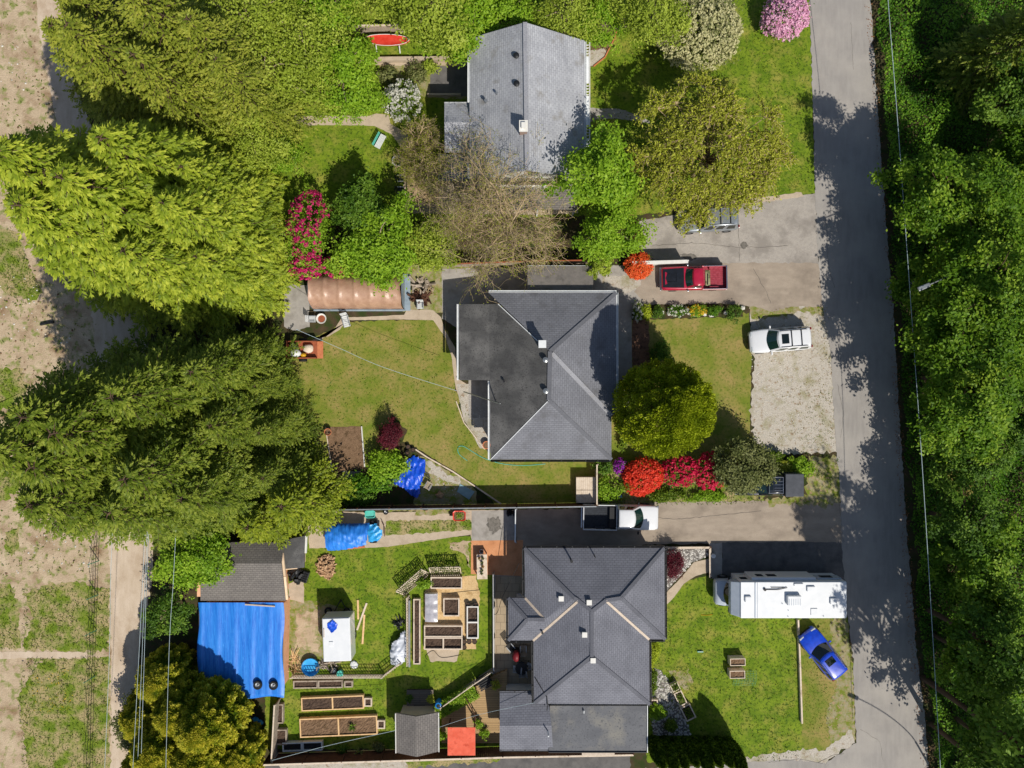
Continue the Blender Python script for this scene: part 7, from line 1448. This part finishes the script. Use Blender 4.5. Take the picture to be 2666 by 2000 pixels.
wire('thin service cable from the cedars to the corner of the slate roofed house', [P(770, 857, 5.5), P(880, 905, 4.5), P(1000, 957, 4.0), P(1190, 1018, 3.6)], .014); wire('thin service cable from the bottom fence to the garden shed', [P(708, 1980, 4.2), P(860, 1940, 3.6), P(1030, 1902, 3.0)], .016); wire('thin cable from the shed to the house across the deck', [P(1145, 1893, 3.0), P(1250, 1860, 3.1), P(1392, 1830, 3.3)], .012)
# ---- ground litter, grass and stones: uncountable ----
def scatter(name, label, polys, dens, size, leaf, seed, h=.05, wd=.3, up=.3):
    rg = np.random.default_rng(seed); C_ = []
    for poly in polys:
        pts = np.array([XY(*q) for q in poly]); lo, hi = pts.min(0), pts.max(0); n = int((hi-lo).prod()*dens); xy = rg.uniform(lo, hi, (n, 2)); ins = np.zeros(n, bool)
        for i in range(len(pts)):
            (x1, y1), (x2, y2) = pts[i], pts[(i+1) % len(pts)]
            if y1 != y2: ins ^= ((y1 > xy[:, 1]) != (y2 > xy[:, 1])) & (xy[:, 0] < (x2-x1)*(xy[:, 1]-y1)/(y2-y1)+x1)
        C_.append(xy[ins])
    xy = np.concatenate(C_); n = len(xy); k = .5+.5*np.sin(xy[:, 0]*1.3+1.7*np.sin(xy[:, 1]*.9))*np.sin(xy[:, 1]*1.1+1.3*np.sin(xy[:, 0]*.7)); keep = rg.uniform(0, 1, n) < .25+.75*k; xy = xy[keep]; k = k[keep]; n = len(xy)
    Cn = np.stack([xy[:, 0], xy[:, 1], np.full(n, .018)+h*rg.uniform(0, 1, n)], 1); o = mesh_quads(name, leafy(rg, Cn, size, size*wd, up), np.clip(k*.6+rg.uniform(-.1, .5, n), 0, 1), L[leaf]); o['kind'] = 'stuff'; o['label'] = label; return o
scatter('grass', 'short uneven grass of the front and back lawns', [[(1690, 1620), (1850, 1505), (2070, 1612), (2080, 1980), (1800, 1985), (1690, 1760)], [(760, 1440), (1230, 1415), (1225, 1490), (1060, 1530), (1055, 1740), (1280, 1760), (1150, 1835), (1040, 1940), (700, 1940), (760, 1790), (930, 1780)], [(1545, 180), (1680, 80), (2100, 100), (2115, 490), (1980, 510), (1660, 540), (1540, 460)], [(720, 330), (1000, 340), (1060, 420), (1040, 540), (740, 580)]], 26, .16, 'grass', 401)
scatter('dry_grass', 'dry yellow tufts on the verges and on the worn lawn', [[(770, 880), (1120, 840), (1190, 1010), (1280, 1190), (1540, 1210), (1540, 1300), (1310, 1310), (1040, 1130), (830, 1100), (760, 960)], [(2085, 1620), (2215, 1620), (2225, 1920), (2095, 1940)], [(1960, 800), (2160, 800), (2175, 1180), (2080, 1185)], [(1690, 830), (1950, 830), (1950, 1100), (1720, 1000)], [(2100, 1240), (2180, 1250), (2150, 1310), (2000, 1315)]], 9, .14, 'dry', 402)
scatter('weeds', 'tall rough grass and weeds on the waste ground', [[(60, 1530), (284, 1525), (284, 1690), (60, 1690)], [(60, 1715), (284, 1710), (284, 2010), (60, 2010), (50, 1830)], [(-10, 1520), (40, 1530), (50, 1690), (-10, 1690)], [(-10, 960), (60, 965), (70, 1010), (-10, 1075)], [(0, 620), (60, 640), (110, 760), (60, 800), (0, 740)], [(15, 1390), (48, 1375), (50, 1430), (20, 1450)], [(0, 1180), (60, 1200), (40, 1290), (0, 1300)]], 38, .26, 'grass', 403, .16, .22)
scatter('verge_plants', 'rough green growth between driveway and azaleas', [[(1560, 1290), (1980, 1296), (1990, 1312), (1720, 1316), (1560, 1322)], [(1000, 1358), (1225, 1354), (1228, 1378), (1000, 1392)], [(2105, 1185), (2180, 1185), (2186, 1250), (2110, 1240)]], 60, .18, 'hedge', 404, .12)
scatter('sparse_weeds', 'sparse weeds over the pale dirt', [[(0, 0), (90, 0), (150, 250), (250, 820), (300, 1500), (0, 1500)]], 5, .24, 'grass', 405, .08); scatter('leaf_litter', 'red brown leaf litter along the right road edge', [[(2250, 0), (2272, 0), (2292, 300), (2308, 500), (2333, 800), (2350, 1100), (2370, 1400), (2394, 1700), (2416, 1850), (2430, 2000), (2398, 2000), (2384, 1850), (2366, 1700), (2346, 1400), (2328, 1100), (2314, 800), (2290, 500), (2276, 300)]], 45, .12, 'litter' if 'litter' in L else 'red', 406, .02, .6, 1.2)
scatter('yellow_flowers', 'yellow flowers in the rough grass', [[(80, 1760), (180, 1740), (200, 1840), (90, 1860)]], 14, .1, 'yellow', 407, .2, .8, 1)
def stones(name, label, polys, dens, s0, s1, mat, seed, flat=.6):
    rg = random.Random(seed); mb = MB(); base = [(0, 0, 1), (1, 0, 0), (.3, .95, 0), (-.8, .6, 0), (-.8, -.6, 0), (.3, -.95, 0)]; fc = [(0, 1, 2), (0, 2, 3), (0, 3, 4), (0, 4, 5), (0, 5, 1)]
    for poly in polys:
        pts = [XY(*q) for q in poly]; xs, ys = [p[0] for p in pts], [p[1] for p in pts]; n = int((max(xs)-min(xs))*(max(ys)-min(ys))*dens)
        for _ in range(n):
            x, y = rg.uniform(min(xs), max(xs)), rg.uniform(min(ys), max(ys)); c = False
            for i in range(len(pts)):
                (x1, y1), (x2, y2) = pts[i], pts[(i+1) % len(pts)]
                if (y1 > y) != (y2 > y) and x < (x2-x1)*(y-y1)/(y2-y1)+x1: c = not c
            if not c: continue
            s = rg.uniform(s0, s1); a = rg.uniform(0, 6.28); ca, sa = math.cos(a), math.sin(a); e = rg.uniform(.6, 1)
            mb.add([(x+s*(vx*ca-vy*e*sa), y+s*(vx*sa+vy*e*ca), .012+vz*s*flat+rg.uniform(-.2, .2)*s) for vx, vy, vz in base], fc)
    o = mb.build(name, mat); o['kind'] = 'stuff'; o['label'] = label; return o
stones('river_stones', 'grey and white river stones beside the charcoal roofed house', [[(1692, 1738), (1718, 1745), (1740, 1770), (1770, 1830), (1800, 1915), (1700, 1915), (1692, 1840)], [(1712, 1424), (1844, 1424), (1843, 1448), (1800, 1466), (1770, 1500), (1735, 1540), (1712, 1545)]], 60, .05, .12, M['stone'], 1)
stones('pebbles', 'loose pebbles on the gravel pads', [[(1955, 830), (2090, 830), (2090, 1170), (1960, 1170)], [(1095, 1190), (1230, 1270), (1190, 1300), (1100, 1240)], [(1190, 1005), (1272, 1005), (1272, 1160), (1250, 1160)]], 14, .025, .06, M['stone'], 2)
stones('rubble', 'broken pale rubble and chips on the waste ground', [[(0, 100), (60, 120), (100, 240), (0, 230)], [(0, 700), (150, 760), (200, 900), (0, 880)], [(120, 1330), (220, 1340), (240, 1480), (20, 1500)]], 1.6, .03, .1, M['stone'], 3); stones('clods', 'brown clods and bark on the waste ground', [[(0, 0), (90, 0), (150, 250), (250, 820), (300, 1500), (0, 1500)]], .7, .03, .12, M['bed_soil'], 4)

scatter('moss', 'mossy tufts over the road side of the gravel pad', [[(2060, 1000), (2165, 960), (2172, 1180), (1980, 1178), (2010, 1120)], [(1955, 800), (2150, 800), (2150, 828), (1960, 835)], [(2120, 830), (2160, 830), (2168, 980), (2140, 980)]], 26, .13, 'dry', 410, .03); scatter('moss', 'green moss tufts by the road edge of the gravel pad', [[(2110, 1040), (2168, 1000), (2174, 1185), (2070, 1185)], [(2105, 1190), (2185, 1190), (2190, 1300), (2140, 1310)], [(2090, 1620), (2150, 1620), (2160, 1900), (2095, 1900)]], 30, .13, 'grass', 411, .03)
cloth('tarp', [(640, 1872), (668, 1862), (690, 1880), (676, 1898), (650, 1902)], .05, .15, M['cyan_sheet'], 'crumpled light blue tarp scrap between the cypresses and the garden fence', 'tarp', 12, .07, .1)

scatter('dry_grass', 'dry blades mixed into the green lawns', [[(1690, 1620), (1850, 1505), (2070, 1612), (2080, 1980), (1800, 1985), (1690, 1760)], [(760, 1440), (1230, 1415), (1225, 1490), (1060, 1530), (1055, 1740), (1280, 1760), (1150, 1835), (1040, 1940), (700, 1940), (760, 1790), (930, 1780)], [(1545, 180), (1680, 80), (2100, 100), (2115, 490), (1980, 510), (1660, 540), (1540, 460)]], 7, .13, 'dry', 420, .03); scatter('clover', 'darker clover clumps in the lawns', [[(1690, 1620), (1850, 1505), (2070, 1612), (2080, 1980), (1800, 1985), (1690, 1760)], [(770, 880), (1120, 840), (1190, 1010), (1280, 1190), (1040, 1130), (830, 1100), (760, 960)], [(1545, 180), (1680, 80), (2100, 100), (2115, 490), (1980, 510), (1660, 540), (1540, 460)]], 6, .14, 'hedge', 421, .03, .6, 1)
